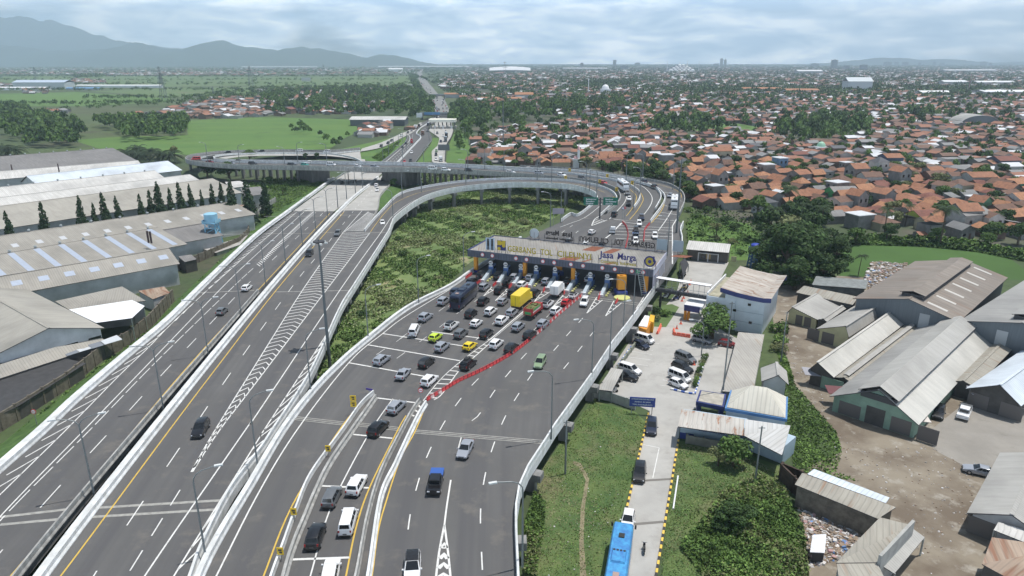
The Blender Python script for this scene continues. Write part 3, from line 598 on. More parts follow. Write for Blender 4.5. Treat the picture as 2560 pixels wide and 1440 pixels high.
dash([(941, 887), (1035, 822), (1120, 762)], zP, 3, 5.5, .12); dash([(992, 896), (1087, 827), (1148, 780), (1230, 725)], zP, 3, 5.5, .12); dash([(991, 854), (1104, 778), (1205, 705)], zP, 3, 8, .12)
dash([(1190, 850), (1247, 795), (1290, 755)], zP, 3, 6, .12); dash([(1330, 830), (1380, 780), (1420, 745)], zP, 3, 6, .12)
line([(1225, 849), (1314, 774)], zP, .28); line([(1228, 851), (1317, 776)], zP, .12)
sa = [(1058, 1002), (1100, 950), (1150, 905), (1225, 849)]; sb = [(1085, 1000), (1105, 985), (1145, 930), (1168, 908), (1232, 852)]
line(sa, zP, .16); line(sb, zP, .2); rungs(sa, sb, zP, 1.9, .3, 0)
rungs([(1015, 1040), (1050, 1002)], [(1030, 1048), (1058, 1010)], zP, 1.6, .35)
for ax, ay, bx, by, cx, cy in ((1209, 740, 1230, 717, 1239, 722), (1238, 752, 1268, 722, 1276, 727), (1336, 754, 1359, 725, 1376, 729), (1382, 767, 1410, 736, 1423, 739), (1467, 783, 1492, 743, 1506, 750), (1514, 790, 1535, 752, 1553, 758)):
    line([(ax, ay), (bx, by)], zP, .2, sm=False); line([(ax, ay), (cx, cy)], zP, .2, sm=False)
    rungs([(ax, ay), (bx, by)], [(ax, ay), (cx, cy)], zP, 2.2, .3, 0)
line([(1590, 772), (1606, 748), (1613, 736)], zP, .2); rungs([(1590, 772), (1606, 748)], [(1598, 774), (1622, 742)], zP, 2., .3)
# behind the toll gate
line([(1400, 568), (1424, 559), (1460, 545), (1494, 520), (1507, 505), (1508, 497), (1498, 487), (1475, 477), (1420, 467)], zP, .2)
tp = [(1479, 564), (1486, 549), (1497, 541)]; line(tp, zP, .3); line([(1479, 564), (1500, 557), (1518, 550)], zP, .3); rungs(tp, [(1479, 564), (1500, 557), (1518, 550)], zP, 2., .35)
line([(1511, 598), (1530, 583), (1553, 558)], zP, .4, sm=False); line([(1534, 548), (1560, 551)], zP, .35, sm=False); line([(1523, 548), (1545, 525), (1560, 508), (1566, 494), (1562, 484), (1548, 474), (1510, 460)], zP, .25)
line([(1560, 553), (1547, 565), (1540, 573)], zP, .3); rungs([(1545, 567), (1551, 555)], [(1550, 565), (1558, 554)], zP, 1.6, .3)
for y, xa, xb in ((557, 1560, 1601), (566, 1548, 1680), (572, 1545, 1680), (580, 1538, 1680), (588, 1530, 1681), (598, 1540, 1680), (548, 1638, 1686), (533, 1652, 1695), (516, 1662, 1700), (499, 1664, 1705), (482, 1658, 1692)): line([(xa, y - 2), (xb, y + 4)], zP, .3, sm=False)
line([(1681, 660), (1681, 610), (1681, 565), (1696, 540)], zP, .3, sm=False); line([(1645, 578), (1665, 550), (1682, 522)], zP, .25)
line([(1628, 558), (1650, 532), (1662, 508), (1664, 496), (1656, 484)], zP, .2, ypaint); line([(1704, 494), (1702, 484), (1688, 474), (1660, 465), (1640, 460)], zP, .15, ypaint)
line([(1574, 549), (1592, 528), (1605, 507), (1608, 496), (1602, 482)], zP, .2, ypaint); line([(1566, 540), (1584, 516), (1590, 500), (1590, 488), (1575, 474)], zP, .2, ypaint)
line([(1610, 536), (1622, 520), (1630, 503), (1628, 488), (1612, 470), (1590, 460), (1530, 447), (1466, 437)], zP, .25)
dash([(1404, 582), (1436, 560)], zP, 3, 5); dash([(1418, 600), (1460, 566)], zP, 3, 6)
mk.build('lane_marking_white', kind='structure', uv=False); mky.build('lane_marking_yellow', kind='structure', uv=False)
jn = MB()
def jt(pts, zf, w_=.3): jn.sweep(wl(pts, zf, .014, False), [(-w_ / 2, 0), (w_ / 2, 0)], joint, closed=False)
for a in (((0, 1293), (180, 1272)), ((0, 1312), (160, 1297)), ((235, 1270), (552, 1251)), ((222, 1293), (536, 1274))): jt(a, zM, .5)
for a in (((475, 733), (636, 726)), ((684, 730), (884, 726)), ((560, 586), (775, 583)), ((800, 581), (964, 581)), ((660, 541), (822, 540)), ((850, 538), (912, 537))): jt(a, zM, .35)
for k in (-4, 0, 4): jt(((1028, 1078 + k), (1368, 1106 + k)), zP, .22); jt(((735, 1045 + k), (868, 1060 + k)), zP, .2); jt(((895, 1061 + k), (1000, 1073 + k)), zP, .2)
for k in (0, 5): jt(((1438, 738 + k), (1612, 760 + k)), zP, .3)
jt(((1445, 545), (1484, 548)), zP, .25); jt(((1560, 551), (1690, 557)), zP, .3)
jn.build('expansion_joint', kind='structure', uv=False)

# ---------------------------------------------------------------- toll gate
def gate_frame():
    zt = 11.4
    FLc, FRc, BLc, BRc = P(1171, 626, zt), P(1632, 676, zt), P(1236, 589, zt), P(1663, 633, zt)
    u = (FRc - FLc).normalized(); v = Vector((-u.y, u.x, 0)); dep = ((BLc - FLc).dot(v) + (BRc - FRc).dot(v)) / 2
    return FLc, u, v, (FRc - FLc).length, dep, zt
G0, GU, GV, GW, GD, GZ = gate_frame(); GA = math.atan2(GU.y, GU.x); SH = (P(1236, 589, GZ) - G0).dot(GU) * .0
def gp(a, b, z): p = G0 + GU * a + GV * b; return Vector((p.x, p.y, z))
canopy_m = roofmat('old_canopy_sheet', (0.33, 0.315, 0.29), (0.25, 0.235, 0.21), rust=(0.24, 0.13, 0.08), rg=(0.62, 0.68), sheet=.9, rs=.05)
gate = thing('toll_gate', 'long toll gate with a rust-stained canopy on orange pillars across the plaza', 'toll gate', gp(GW / 2, GD / 2, 5))
m = MB(); m.slab([gp(0, 0, GZ), gp(GW, 0, GZ), gp(GW, GD, GZ), gp(0, GD, GZ)], .25, canopy_m, dark); m.build('roof', gate)
rustm = M('rust_sheet', (0.25, 0.09, 0.05), .9, var=.35, scale=2)
m = MB()
for a, b, c, d in ((24.5, .5, 28.5, 4.5), (30.5, .5, 31.3, 4), (27.5, 11.5, 31, 16.5), (33.2, 11, 35.5, 16), (50, 14, 54, 16.5), (36, .6, 37.5, 3)): m.slab([gp(a, b, GZ + .03), gp(c, b, GZ + .03), gp(c + 1.5, d, GZ + .03), gp(a + 1.5, d, GZ + .03)], .02, rustm)
m.build('rusty_roof_sheet', [c for c in gate.children if c.name.startswith('roof')][0])
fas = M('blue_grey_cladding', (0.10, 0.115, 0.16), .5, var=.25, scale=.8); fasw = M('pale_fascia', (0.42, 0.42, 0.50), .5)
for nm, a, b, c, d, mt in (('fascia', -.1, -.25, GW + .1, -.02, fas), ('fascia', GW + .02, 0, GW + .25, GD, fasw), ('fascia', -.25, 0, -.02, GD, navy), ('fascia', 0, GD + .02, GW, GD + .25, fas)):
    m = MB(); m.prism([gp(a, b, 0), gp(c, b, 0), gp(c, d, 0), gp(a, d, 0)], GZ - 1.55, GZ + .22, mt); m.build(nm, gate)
m = MB(); n_ = 64
for i in range(n_): x = GW * (i + .5) / n_; m.box(gp(x, -.27, GZ - .75), (.10, .06, 1.3), dark, GA)
m.build('cladding_rib', gate)
pil = M('orange_pillar', (0.66, 0.28, 0.025), .5)
for a in (1.6, 15.5, 28.5, 41.5, GW - 1.6):
    for b in (1.2, GD - 2.):
        zb = zP(proj(gp(a, b, 5))[1]); m = MB(); m.box(gp(a, b, (zb + GZ - 1.5) / 2), (.9, .9, GZ - 1.5 - zb), pil, GA); m.box(gp(a, b, zb + .3), (1.2, 1.2, .6), blue_p, GA); m.build('pillar', gate)
m = MB(); 
for i in range(9): m.box(gp(GW + .1, 1 + i * 1.8, 8.2), (.08, .9, 3.2), fasw, GA)
m.build('side_louvre', gate)
# lane signals on the fascia
for i, x in enumerate((4.2, 7.0, 13.6, 16.5, 20.9, 23.9, 28.3, 31.4, 36.3, 39.4, 43.6, 46.3)):
    r = thing('speed_sign', 'small round red-rimmed sign on the toll canopy fascia, ' + ['leftmost', 'second from left', 'third from left', 'fourth from left', 'fifth from left', 'sixth from left', 'seventh from left', 'eighth from left', 'ninth from left', 'tenth from left', 'second from right', 'rightmost'][i], 'sign', gp(x, -.35, GZ - .7), 'round signs on the toll fascia')
    m = MB(); m.cyl(gp(x, -.30, GZ - .65), gp(x, -.38, GZ - .65), .52, .52, 18, red_p); m.build('rim', r)
    m = MB(); m.cyl(gp(x, -.38, GZ - .65), gp(x, -.40, GZ - .65), .40, .40, 18, white); m.build('sign_face', r)
r = MB(); r.box(gp(45.0, -.33, GZ - .7), (.8, .1, .8), M('signal_green', (0.0, 0.35, 0.12), .4), GA); tag(r.build('lane_signal', base=gp(45, -.33, GZ - .7)), 'green lane light between two round signs on the toll fascia', 'signal')
# lettering
def text_mesh(txt, size, mat, org, ux, uz, name, parent=None, ext=.06, align='LEFT', bold=0.0, mirror=False, base=None, spacing=1.0, width=None):
    cu = bpy.data.curves.new('t', 'FONT'); cu.body = txt; cu.size = size; cu.extrude = ext; cu.align_x = align; cu.offset = bold; cu.space_character = spacing; cu.resolution_u = 2
    ob = bpy.data.objects.new('t', cu); COL.objects.link(ob); bpy.context.view_layer.update()
    me = ob.to_mesh(); vs = [v.co.copy() for v in me.vertices]; fs = [tuple(p.vertices) for p in me.polygons]; ob.to_mesh_clear(); bpy.data.objects.remove(ob)
    if width:
        x0 = min(v.x for v in vs); x1 = max(v.x for v in vs); k = width / (x1 - x0)
        for v in vs: v.x = (v.x - x0) * k
    un = Vector(uz).cross(Vector(ux)); m = MB()
    m.mesh([Vector(org) + Vector(ux) * v.x + Vector(uz) * v.y - un * v.z * (-1) for v in vs], fs, mat)
    return m.build(name, parent, base=base if base is not None else org, uv=False)
ylet = M('yellow_letters', (0.42, 0.33, 0.03), .5); blet = M('blue_letters', (0.03, 0.03, 0.17), .5); klet = M('black_letters', (0.03, 0.025, 0.025), .6)
UZ = Vector((0, 0, 1))
def words(txt, size, mat, org, ux, uz, name, parent, width, bold=0.):
    tot = len(txt); i = 0
    for wd in txt.split(' '): text_mesh(wd, size, mat, Vector(org) + Vector(ux) * width * i / tot, ux, uz, name, parent, width=width * (len(wd) - .15) / tot, bold=bold); i += len(wd) + 1
def sign_on_roof(x, b, w_, name, label, build):
    r = thing(name, label, 'sign', gp(x, b, GZ)); build(r)
    m = MB(); n = max(2, int(w_ / 2.2))
    for i in range(n + 1): q = x + w_ * i / n; m.cyl(gp(q, b, GZ), gp(q, b, GZ + 2.3), .05, .05, 5, dark); m.cyl(gp(q, b + 1.2, GZ), gp(q, b, GZ + 1.8), .04, .04, 4, dark)
    m.cyl(gp(x, b + .06, GZ + 1.0), gp(x + w_, b + .06, GZ + 1.0), .04, .04, 4, dark)
    m.build('sign_frame', r); return r
sign_on_roof(11, .6, 22.3, 'roof_letters', 'yellow letters GERBANG TOL CILEUNYI standing along the front of the canopy', lambda r: words('GERBANG TOL CILEUNYI', 2.2, ylet, gp(11, .6, GZ + .75), GU, UZ, 'lettering', r, width=22.3, bold=.02))
def jm(r): words('Jasa Marga', 2.2, blet, gp(35.2, .5, GZ + 1.75), GU, UZ, 'lettering', r, width=9.2, bold=.05); words('Connecting Indonesia', 1.0, ylet, gp(35.6, .5, GZ + .45), GU, UZ, 'small_lettering', r, width=8.8, bold=.02)
sign_on_roof(35, .5, 9.4, 'roof_letters', 'bold blue two-word lettering over a yellow line at the canopy front', jm)
def ring(r, x, b, f, c1, c2, z=2.0, R_=1.35):
    m = MB(); m.cyl(gp(x, b, GZ + z), gp(x, b - .1 * f, GZ + z), R_, R_, 28, c1); m.build('disc', r)
    if c2 is not None:
        m = MB(); m.cyl(gp(x, b - .1 * f, GZ + z), gp(x, b - .16 * f, GZ + z), R_ * .72, R_ * .72, 24, c2); m.build('emblem', r)
        m = MB(); m.cyl(gp(x, b - .16 * f, GZ + z), gp(x, b - .2 * f, GZ + z), R_ * .32, R_ * .32, 18, c1); m.box(gp(x + .68 * R_, b - .18 * f, GZ + z + .5 * R_), (.28 * R_, .05, 1.0 * R_), c1, GA); m.build('emblem_core', r)
sign_on_roof(46.2, .45, 2.8, 'round_emblem', 'round blue and gold emblem at the right end of the canopy lettering', lambda r: ring(r, 47.6, .45, 1, blet, ylet))
def duo(r):
    m = MB(); m.box(gp(6.0, .6, GZ + 2.2), (2.5, .08, 3.2), M('pale_blue_panel', (.45, .55, .65), .5), GA); m.build('panel', r); m = MB()
    for dx in (-.55, .6):
        m.box(gp(6 + dx, .52, GZ + 2.4), (.55, .05, 1.5), klet, GA); m.box(gp(6 + dx - .15, .52, GZ + 1.2), (.18, .05, 1.2), klet, GA); m.box(gp(6 + dx + .15, .52, GZ + 1.2), (.18, .05, 1.2), klet, GA); m.cyl(gp(6 + dx, .55, GZ + 3.4), gp(6 + dx, .49, GZ + 3.4), .26, .26, 12, klet)
    m.build('figure_outline', r)
sign_on_roof(4.8, .62, 2.4, 'picture_panel', 'pale blue upright panel with two dark standing figures at the canopy left end', duo)
def pu(r):
    m = MB(); m.box(gp(9.2, .6, GZ + 2.1), (2.4, .08, 2.6), M('pu_navy', (.03, .035, .16), .5), GA); m.build('panel', r)
    yb = M('pu_yellow', (.62, .45, .03), .5); m = MB()
    m.box(gp(8.55, .53, GZ + 2.75), (.9, .05, 1.2), yb, GA); m.cyl(gp(8.9, .55, GZ + 2.75), gp(8.9, .50, GZ + 2.75), .55, .55, 16, yb); m.cyl(gp(8.55, .55, GZ + 1.25), gp(8.55, .50, GZ + 1.25), .45, .45, 16, yb)
    m.box(gp(9.85, .53, GZ + 2.75), (.95, .05, 1.3), yb, GA); m.cyl(gp(9.85, .55, GZ + 2.1), gp(9.85, .50, GZ + 2.1), .48, .48, 16, yb); m.build('emblem', r)
sign_on_roof(8.1, .62, 2.2, 'square_emblem', 'square yellow and navy emblem panel beside the yellow canopy letters', pu)
BB = GD - .4
def bk1(r): words('GERBANG TOL CILEUNYI', 2.1, klet, gp(45.6, BB, GZ + 1.0), -GU, UZ, 'lettering', r, width=20.5, bold=.04)
sign_on_roof(25, BB, 20.6, 'roof_letters', 'dark back view of the letters GERBANG TOL CILEUNYI on the canopy rear', bk1)
def bk2(r): words('Jasa Marga', 1.9, klet, gp(23.4, BB, GZ + 2.0), -GU, UZ, 'lettering', r, width=8, bold=.06); words('Connecting Indonesia', .9, klet, gp(23.4, BB, GZ + .8), -GU, UZ, 'small_lettering', r, width=7.8, bold=.03)
sign_on_roof(15.2, BB, 8.4, 'roof_letters', 'dark mirrored two-word lettering on the canopy rear, left part', bk2)
sign_on_roof(11, BB, 2.4, 'round_emblem', 'grey back of a round emblem on the canopy rear', lambda r: ring(r, 12.2, BB, -1, M('grey_disc', (.45, .5, .53), .5), None))
def bp2(r, x):
    m = MB(); m.box(gp(x, BB, GZ + 2.2), (2.7, .1, 2.9), M('panel_back_%d' % (x > 47), (.30, .36, .40) if x < 48 else (.10, .14, .15), .6), GA); m.build('panel', r)
sign_on_roof(46.2, BB, 2.6, 'panel_back', 'light grey back of a square panel at the canopy rear', lambda r: bp2(r, 47.4))
sign_on_roof(50.2, BB, 2.6, 'panel_back', 'dark back of a square panel at the right of the canopy rear', lambda r: bp2(r, 51.5))
# ladder
def ladder():
    a = P(1611, 742, 5.1); b = gp(GW - 3, -.7, GZ + .1); r = thing('ladder', 'grey metal ladder leaning on the right end of the toll canopy', 'ladder', a); l = Vector((GU.x, GU.y, 0)) * .6
    for k in (-1, 1): m = MB(); m.cyl(a + l * k, b + l * k, .09, .09, 5, steel); m.build('rail', r)
    m = MB()
    for i in range(1, 13): c = a.lerp(b, i / 13); m.cyl(c - l, c + l, .07, .07, 4, steel)
    m.build('rung', r)
ladder()
# toll islands: booth, crash cushion, kerb
bl_b = M('booth_blue', (0.10, 0.19, 0.42), .5); cush = M('crash_cushion_paint', (0.45, 0.52, 0.58), .5, var=.2, scale=2)
isl = [(1206, 704, 1226, 687), (1246, 709, 1263, 691), (1284, 712, 1301, 695), (1323, 717, 1339, 699), (1369, 723, 1386, 704), (1417, 730, 1434, 712), (1459, 736, 1474, 717), (1502, 741, 1516, 722)]
ordn = ['leftmost', 'second from left', 'third from left', 'fourth from left', 'fifth from left', 'sixth from left', 'seventh from left', 'rightmost']
for i, (x0, y0, x1, y1) in enumerate(isl):
    z = zP(y0); a = P(x0, y0, z); b = P(x1, y1, z); d = (b - a).normalized(); l = Vector((-d.y, d.x, 0)); an = math.atan2(d.y, d.x)
    r = thing('crash_cushion', 'pale blue wedge in front of a toll lane island, ' + ordn[i], 'crash cushion', a, 'wedges before the toll booths')
    m = MB(); m.mesh([a + l * .45, a - l * .45, b - l * .45, b + l * .45, a + l * .4 + UZ * .45, a - l * .4 + UZ * .45, b - l * .4 + UZ * 1.5, b + l * .4 + UZ * 1.5], [(0, 1, 5, 4), (1, 2, 6, 5), (2, 3, 7, 6), (3, 0, 4, 7), (4, 5, 6, 7)], cush); m.build('wedge', r)
    m = MB(); m.box(a + UZ * .3 - d * .2, (.5, 1.2, .6), white, an); m.build('nose_block', r)
    r = thing('kerb', 'yellow and black kerb beside a toll lane wedge, ' + ordn[i], 'kerb', a, 'kerbs at the toll islands')
    for kk, mt in ((0, M('kerb_pale_yellow', (.55, .55, .20), .6)), (1, kb_k)):
        m = MB()
        for j in range(kk, 9, 2): m.box(a - l * 1.25 + d * (j * .75 + .6) + UZ * .15, (.72, .5, .3), mt, an)
        m.build('kerb_stripe', r)
    c = b + d * 1.6; r = thing('toll_booth', 'blue toll booth with a round white sign, ' + ordn[i], 'toll booth', c, 'toll booths under the canopy')
    m = MB(); m.box(c + UZ * 1.25, (2.2, 1.3, 2.5), bl_b, an); m.build('body', r); m = MB(); m.box(c + UZ * 1.75, (1.8, 1.36, .7), glass, an); m.build('window', r)
    m = MB(); q = c - d * 1.2 + UZ * 3.2; m.cyl(q, q - d * .1, .55, .55, 16, white); m.build('round_sign', r); m = MB(); m.box(q - UZ * .85, (.1, 1.1, .35), white, an); m.build('plate', r); m = MB(); m.box(q - d * .12, (.05, .75, .2), dark, an); m.build('sign_bar', r)
for x, y, lab, w_, h in ((1397, 690, 'orange upper booth block in the middle of the toll canopy', 1.9, 2.6), (1555, 741, 'orange and navy double-height booth at the right toll lanes', 2.2, 4.2)):
    z = zP(y); a = P(x, y, z); r = thing('toll_booth', lab, 'toll booth', a); m = MB(); m.box(a + Vector((0, 1.8, h / 2 + .95)), (w_ * .9, 1.7, h * .8), pil, GA + .5); m.build('body', r); m = MB(); m.box(a + Vector((0, 1.8, .5)), (w_ + .3, 3.2, 1.0), blue_p, GA + .5); m.build('plinth', r)
    m = MB(); m.box(a + Vector((0, 1.8, h + 1.1)), (.7, .7, .35), dark, GA + .5); m.build('roof_unit', r)
m = MB(); a = P(1555, 746, 5.1); m.cyl(a, a + UZ * .3, 1.9, 1.9, 20, M('kerb_pale_yellow', (.55, .55, .20), .6)); tag(m.build('kerb', base=a), 'rounded yellow kerb nose in front of the orange booth', 'kerb')
# plastic barriers
mbp = MB(); mbp.box((0, 0, .13), (.84, .32, .26), red_p); mbp.box((0, 0, .38), (.7, .2, .3), red_p); mbp.box((0, 0, .6), (.84, .16, .16), M('red_plastic_top', (.38, .05, .055), .5))
red_proto = tag(mbp.build('traffic_barrier', base=(0, 0, 0)), 'red plastic barrier', 'barrier')
mbp = MB(); mbp.box((0, 0, .13), (.84, .32, .26), pink_p); mbp.box((0, 0, .38), (.7, .2, .3), pink_p); mbp.box((0, 0, .6), (.84, .16, .16), M('faded_red_plastic', (.38, .12, .12), .6))
pink_proto = tag(mbp.build('traffic_barrier', base=(0, 0, 0)), 'faded barrier', 'barrier')
def bar_row(line, zf, lab, step=.98, pat=None, grp='plastic barriers in a row'):
    p = PL(wl(line, zf, .02)); s = .5; i = 0
    while s < p.L:
        d = p.dirn(s); pr = pat(s, p.L) if pat else 'r'
        if pr: dup(red_proto if pr == 'r' else pink_proto, p.at(s), math.atan2(d.y, d.x), (('red' if pr == 'r' else 'faded white and red') + lab), grp)
        s += step; i += 1
bar_row([(1066, 1003), (1110, 977), (1146, 955), (1210, 925), (1285, 882), (1352, 828), (1400, 785), (1457, 738)], zP, ' barrier in the long curved row', 1.0, lambda s, L: 'p' if (s < 5 and int(s) % 2) or (s > L * .56 and int(s) % 2) else 'r')
bar_row([(1164, 697), (1181, 685)], zP, ' barrier by the left gate end', .95)
for (x, y, x2, y2, w_) in ((1190, 712, 1200, 705, 'first'), (1232, 717, 1241, 709, 'second'), (1272, 722, 1279, 713, 'third'), (1311, 728, 1319, 717, 'fourth'), (1357, 732, 1362, 723, 'fifth'), (1409, 738, 1412, 730, 'sixth'), (1495, 751, 1501, 735, 'seventh'), (1538, 761, 1545, 750, 'eighth')):
    bar_row([(x, y), (x2, y2)], zP, ' plastic barrier on the %s hatched gore' % w_, .95)
bar_row([(1556, 556), (1566, 569), (1570, 588), (1567, 606), (1563, 622)], zP, ' barrier, left row behind the toll gate', 1.1)
bar_row([(1624, 560), (1612, 575), (1610, 590), (1609, 604)], zP, ' barrier, right row behind the toll gate', 1.1)
hide_proto(red_proto); hide_proto(pink_proto)
# ---------------------------------------------------------------- street lamps, masts, road signs
lampg = M('lamp_post_grey', (0.20, 0.22, 0.225), .5, .3); lamph = M('lamp_head_pale', (.6, .62, .62), .5)
def lamp(px, py, zf, arms, label, h=11.5, grp='street lamps along the road', cat='street lamp', az=0., arm=2.4, rz=0.):
    z = zf(py) if callable(zf) else zf; b = P(px, py, z); r = thing('street_lamp', label, cat, b, grp)
    far = b.length > 190; n = 5 if far else 8; k = 1.6 if b.length > 260 else (1.25 if far else 1.0)
    m = MB(); m.cyl(b, b + UZ * (h - 1.3), .13 * k, .085 * k, n, lampg); m.build('pole', r)
    for a in arms:
        d = Vector((math.cos(az) * a, math.sin(az) * a, 0)); m = MB(); pts = [b + UZ * (h - 1.4)] + [b + UZ * (h - 1.4 + 1.3 * math.sin(t)) + d * (arm * (1 - math.cos(t)) * .55) for t in (.35, .8, 1.3)] + [b + UZ * (h + .15) + d * arm]
        m.tube(pts, .07 * k, n, lampg); ar = m.build('arm', r)
        m = MB(); m.box(pts[-1] + d * .35, (.9, .32, .16), lamph, az); m.build('lamp_head', ar)
names = ['nearest', 'second nearest', 'third nearest', 'fourth nearest', 'fifth nearest', 'sixth nearest', 'seventh nearest', 'eighth nearest', 'ninth nearest', 'tenth nearest', 'eleventh nearest', 'twelfth nearest', 'farthest']
for i, (x, y) in enumerate([(236, 1240), (409, 1025), (521, 889), (603, 787), (665, 716), (715, 662), (757, 617), (790, 578), (820, 550), (845, 519), (867, 498), (889, 483), (907, 470)]):
    lamp(x, y, zM, (-1, 1), 'double-armed lamp post on the left highway median, %s' % names[i], az=.35, rz=0)
for i, (x, y, z) in enumerate([(515, 1396, 4.5), (645, 1172, 4.5), (778, 985, 4.5), (921, 851, 4.6), (1047, 762, 4.8), (1160, 690, 5.3)]):
    lamp(x, y, z, (1,), 'single-armed lamp between the highway and the plaza, %s' % names[i], az=.35)
for i, (x, y, z, a) in enumerate([(1306, 1418, 4.5, -1), (1378, 1098, 4.5, -1), (1479, 946, 4.5, -1), (1524, 900, 4.5, 1), (1558, 826, 4.6, -1), (1582, 800, 4.7, 1)]):
    lamp(x, y, z, (a,), 'lamp post on the right edge of the plaza, %s' % names[i], az=.3, arm=3)
for i, (x, y, z) in enumerate([(1376, 567, 6.7), (1402, 557, 6.8), (1491, 500, 8), (1474, 478, 8.6), (1465, 475, 8.6), (1379, 460, 8.8), (1343, 451, 8.9), (1583, 524, 7.2), (1599, 492, 7.8), (1565, 452, 9), (1606, 452, 8.9), (1682, 474, 8.2), (1668, 640, 6.2)]):
    lamp(x, y, z, (1 if i % 2 else -1,), 'tall thin lamp on the loop ramps behind the toll gate', h=11.5, grp='lamps on the loops')
for i, (x, y, z) in enumerate([(713, 420, 8), (745, 408, 9), (520, 408, 9), (600, 415, 9), (818, 412, 9), (1054, 480, 7), (1165, 460, 8), (1006, 492, 6), (983, 547, 5), (1060, 412, 1), (1008, 418, 9), (1212, 425, 9), (1170, 430, 9), (1260, 430, 9)]):
    lamp(x, y, z, (1 if i % 2 else -1,), 'thin lamp post on the overpass or its ramp', h=10.5, grp='lamps on the overpass')
for i, (x, y) in enumerate([(958, 402), (972, 390), (985, 378), (997, 366), (1007, 355), (1016, 345), (1017, 376), (1007, 390), (1073, 355), (1086, 342), (1135, 330), (1146, 340), (1164, 352), (1140, 310), (1090, 312), (1047, 300)]):
    lamp(x, y, z0, (1 if i % 2 else -1,), 'tiny lamp post beside the far highway', h=10, grp='lamps on the far highway')
lamp(1753, 1008 - 118, z0, (-1,), 'lamp post in the planter strip of the parking lot', h=8)
def mast(px, py, z, h, label, r0=.42, top=True):
    b = P(px, py, z); r = thing('light_mast', label, 'mast', b, 'high light masts'); m = MB(); m.cyl(b, b + UZ * h, r0, r0 * .45, 10, M('mast_grey', (.13, .15, .16), .5, .3)); m.build('pole', r)
    if top:
        m = MB(); m.cyl(b + UZ * (h - .6), b + UZ * (h - .3), 1.1, 1.1, 12, dark)
        for i in range(6): a = i * math.pi / 3; m.box(b + Vector((math.cos(a) * 1.3, math.sin(a) * 1.3, h - .7)), (.6, .4, .3), lamph, a)
        m.build('lamp_ring', r)
mast(825, 918, 0, 26.5, 'tall grey mast with a lamp ring in the marsh beside the highway', .36)
mast(1690, 592, 5, 25, 'tall dark mast at the right edge beyond the toll gate', .34, False)
for x, y, h, lab in ((1413, 1185, 9, 'grey utility pole on the grass beside the plaza edge'), (1887, 1210, 9.5, 'concrete utility pole in the bushes right of the access road'), (1952, 905, 11, 'double steel pole beside the dirt lane'), (1803, 1020, 20, 'slim radio mast above the parking lot')):
    b = P(x, y); m = MB(); m.cyl(b, b + UZ * h, .16, .1, 8, lampg); m.box(b + UZ * (h - .3), (.9, .1, .1), lampg); tag(m.build('utility_pole', base=b), lab, 'pole', 'utility poles')
def panel(px, py, z, zc, w_, h_, mat, name, label, yaw=0., posts=2, txt=None, tm=None, ts=.4):
    b = P(px, py, z); r = thing(name, label, 'sign', b); u = Vector((math.cos(yaw), math.sin(yaw), 0)); m = MB(); m.box(b + UZ * zc, (w_, .12, h_), mat, yaw); m.build('panel', r); m = MB()
    for i in range(posts): q = b + u * (w_ * (-.4 + .8 * i / max(1, posts - 1)) if posts > 1 else 0); m.cyl(q + Vector((0, .12, 0)), q + Vector((0, .12, zc)), .07, .07, 6, steel)
    m.build('post', r)
    if txt:
        n = len(txt)
        for i, t in enumerate(txt): wd = w_ * min(.86, .07 * len(t) * 1.0 * (ts / .4) * (4 / w_) + .1); text_mesh(t, ts, tm or white, b + UZ * (zc + h_ / 2 - (i + .8) * h_ / (n + .35)) - u * wd / 2 - Vector((-u.y, u.x, 0)) * .075, u, UZ, 'lettering', r, ext=.01, width=wd, bold=.012)
    return r
panel(1604, 1036, 0, 2.4, 4.4, 1.75, M('office_sign_blue', (.03, .06, .28), .5), 'direction_board', 'blue board with three lines of white writing by the parking entrance', -.13, 2, ['LAYANAN KAMI SIAP MELAYANI', 'ANDA 24 JAM', 'TOL PADALEUNYI'], lblue, .3)
def roundsign(px, py, z, h, label, c, bar=None):
    b = P(px, py, z); r = thing('road_sign', label, 'sign', b); m = MB(); m.cyl(b, b + UZ * h, .06, .06, 6, steel); m.build('post', r)
    m = MB(); m.cyl(b + Vector((0, -.08, h)), b + Vector((0, -.12, h)), .45, .45, 18, red_p if c == 'r' else blue_p); m.build('rim', r); m = MB()
    m.cyl(b + Vector((0, -.12, h)), b + Vector((0, -.14, h)), .33, .33, 18, white if bar != 'no' else red_p); m.box(b + Vector((0, -.16, h)), (.5, .03, .1), red_p if bar == 'y' else white, 0); m.build('sign_face', r); return r
roundsign(1053, 1005, 4.5, 2.2, 'no U-turn sign with a red rim at the head of the queue divider', 'r', 'y')
roundsign(95, 1072, 1, 3.2, 'round no-turn sign with a small plate on the grass bank', 'r', 'y')
roundsign(1561, 548, 6.7, 4, 'red no-entry disc on a pole behind the toll gate', 'r', 'no'); roundsign(1556, 549, 6.7, 4, 'blue arrow disc beside the no-entry disc behind the toll gate', 'b', 'b')
def warn(px, py, z, h, label, s=1.0, k=1, chev=True):
    b = P(px, py, z); r = thing('warning_sign', label, 'sign', b, 'yellow warning signs'); m = MB(); m.cyl(b, b + UZ * h, .05, .05, 6, steel); m.build('post', r)
    for i in range(k):
        c = b + UZ * (h + .1 - i * 1.05) + Vector((0, -.1, 0)); m = MB(); 
        if chev: m.box(c, (s * .75, .05, s), yel)
        else: m.cyl(c, c + Vector((0, -.05, 0)), s * .62, s * .62, 4, yel)
        m.build('panel', r); m = MB(); m.box(c + Vector((0, -.05, .15 * s)), (s * .4, .05, .2 * s), dark, 0); m.box(c + Vector((0.05, -.05, -.15 * s)), (s * .3, .05, .2 * s), dark, 0); m.build('symbol', r)
warn(886, 1035, 4.5, 2.8, 'two stacked yellow diamond signs where the slip road splits off', 1.1, 2, False)
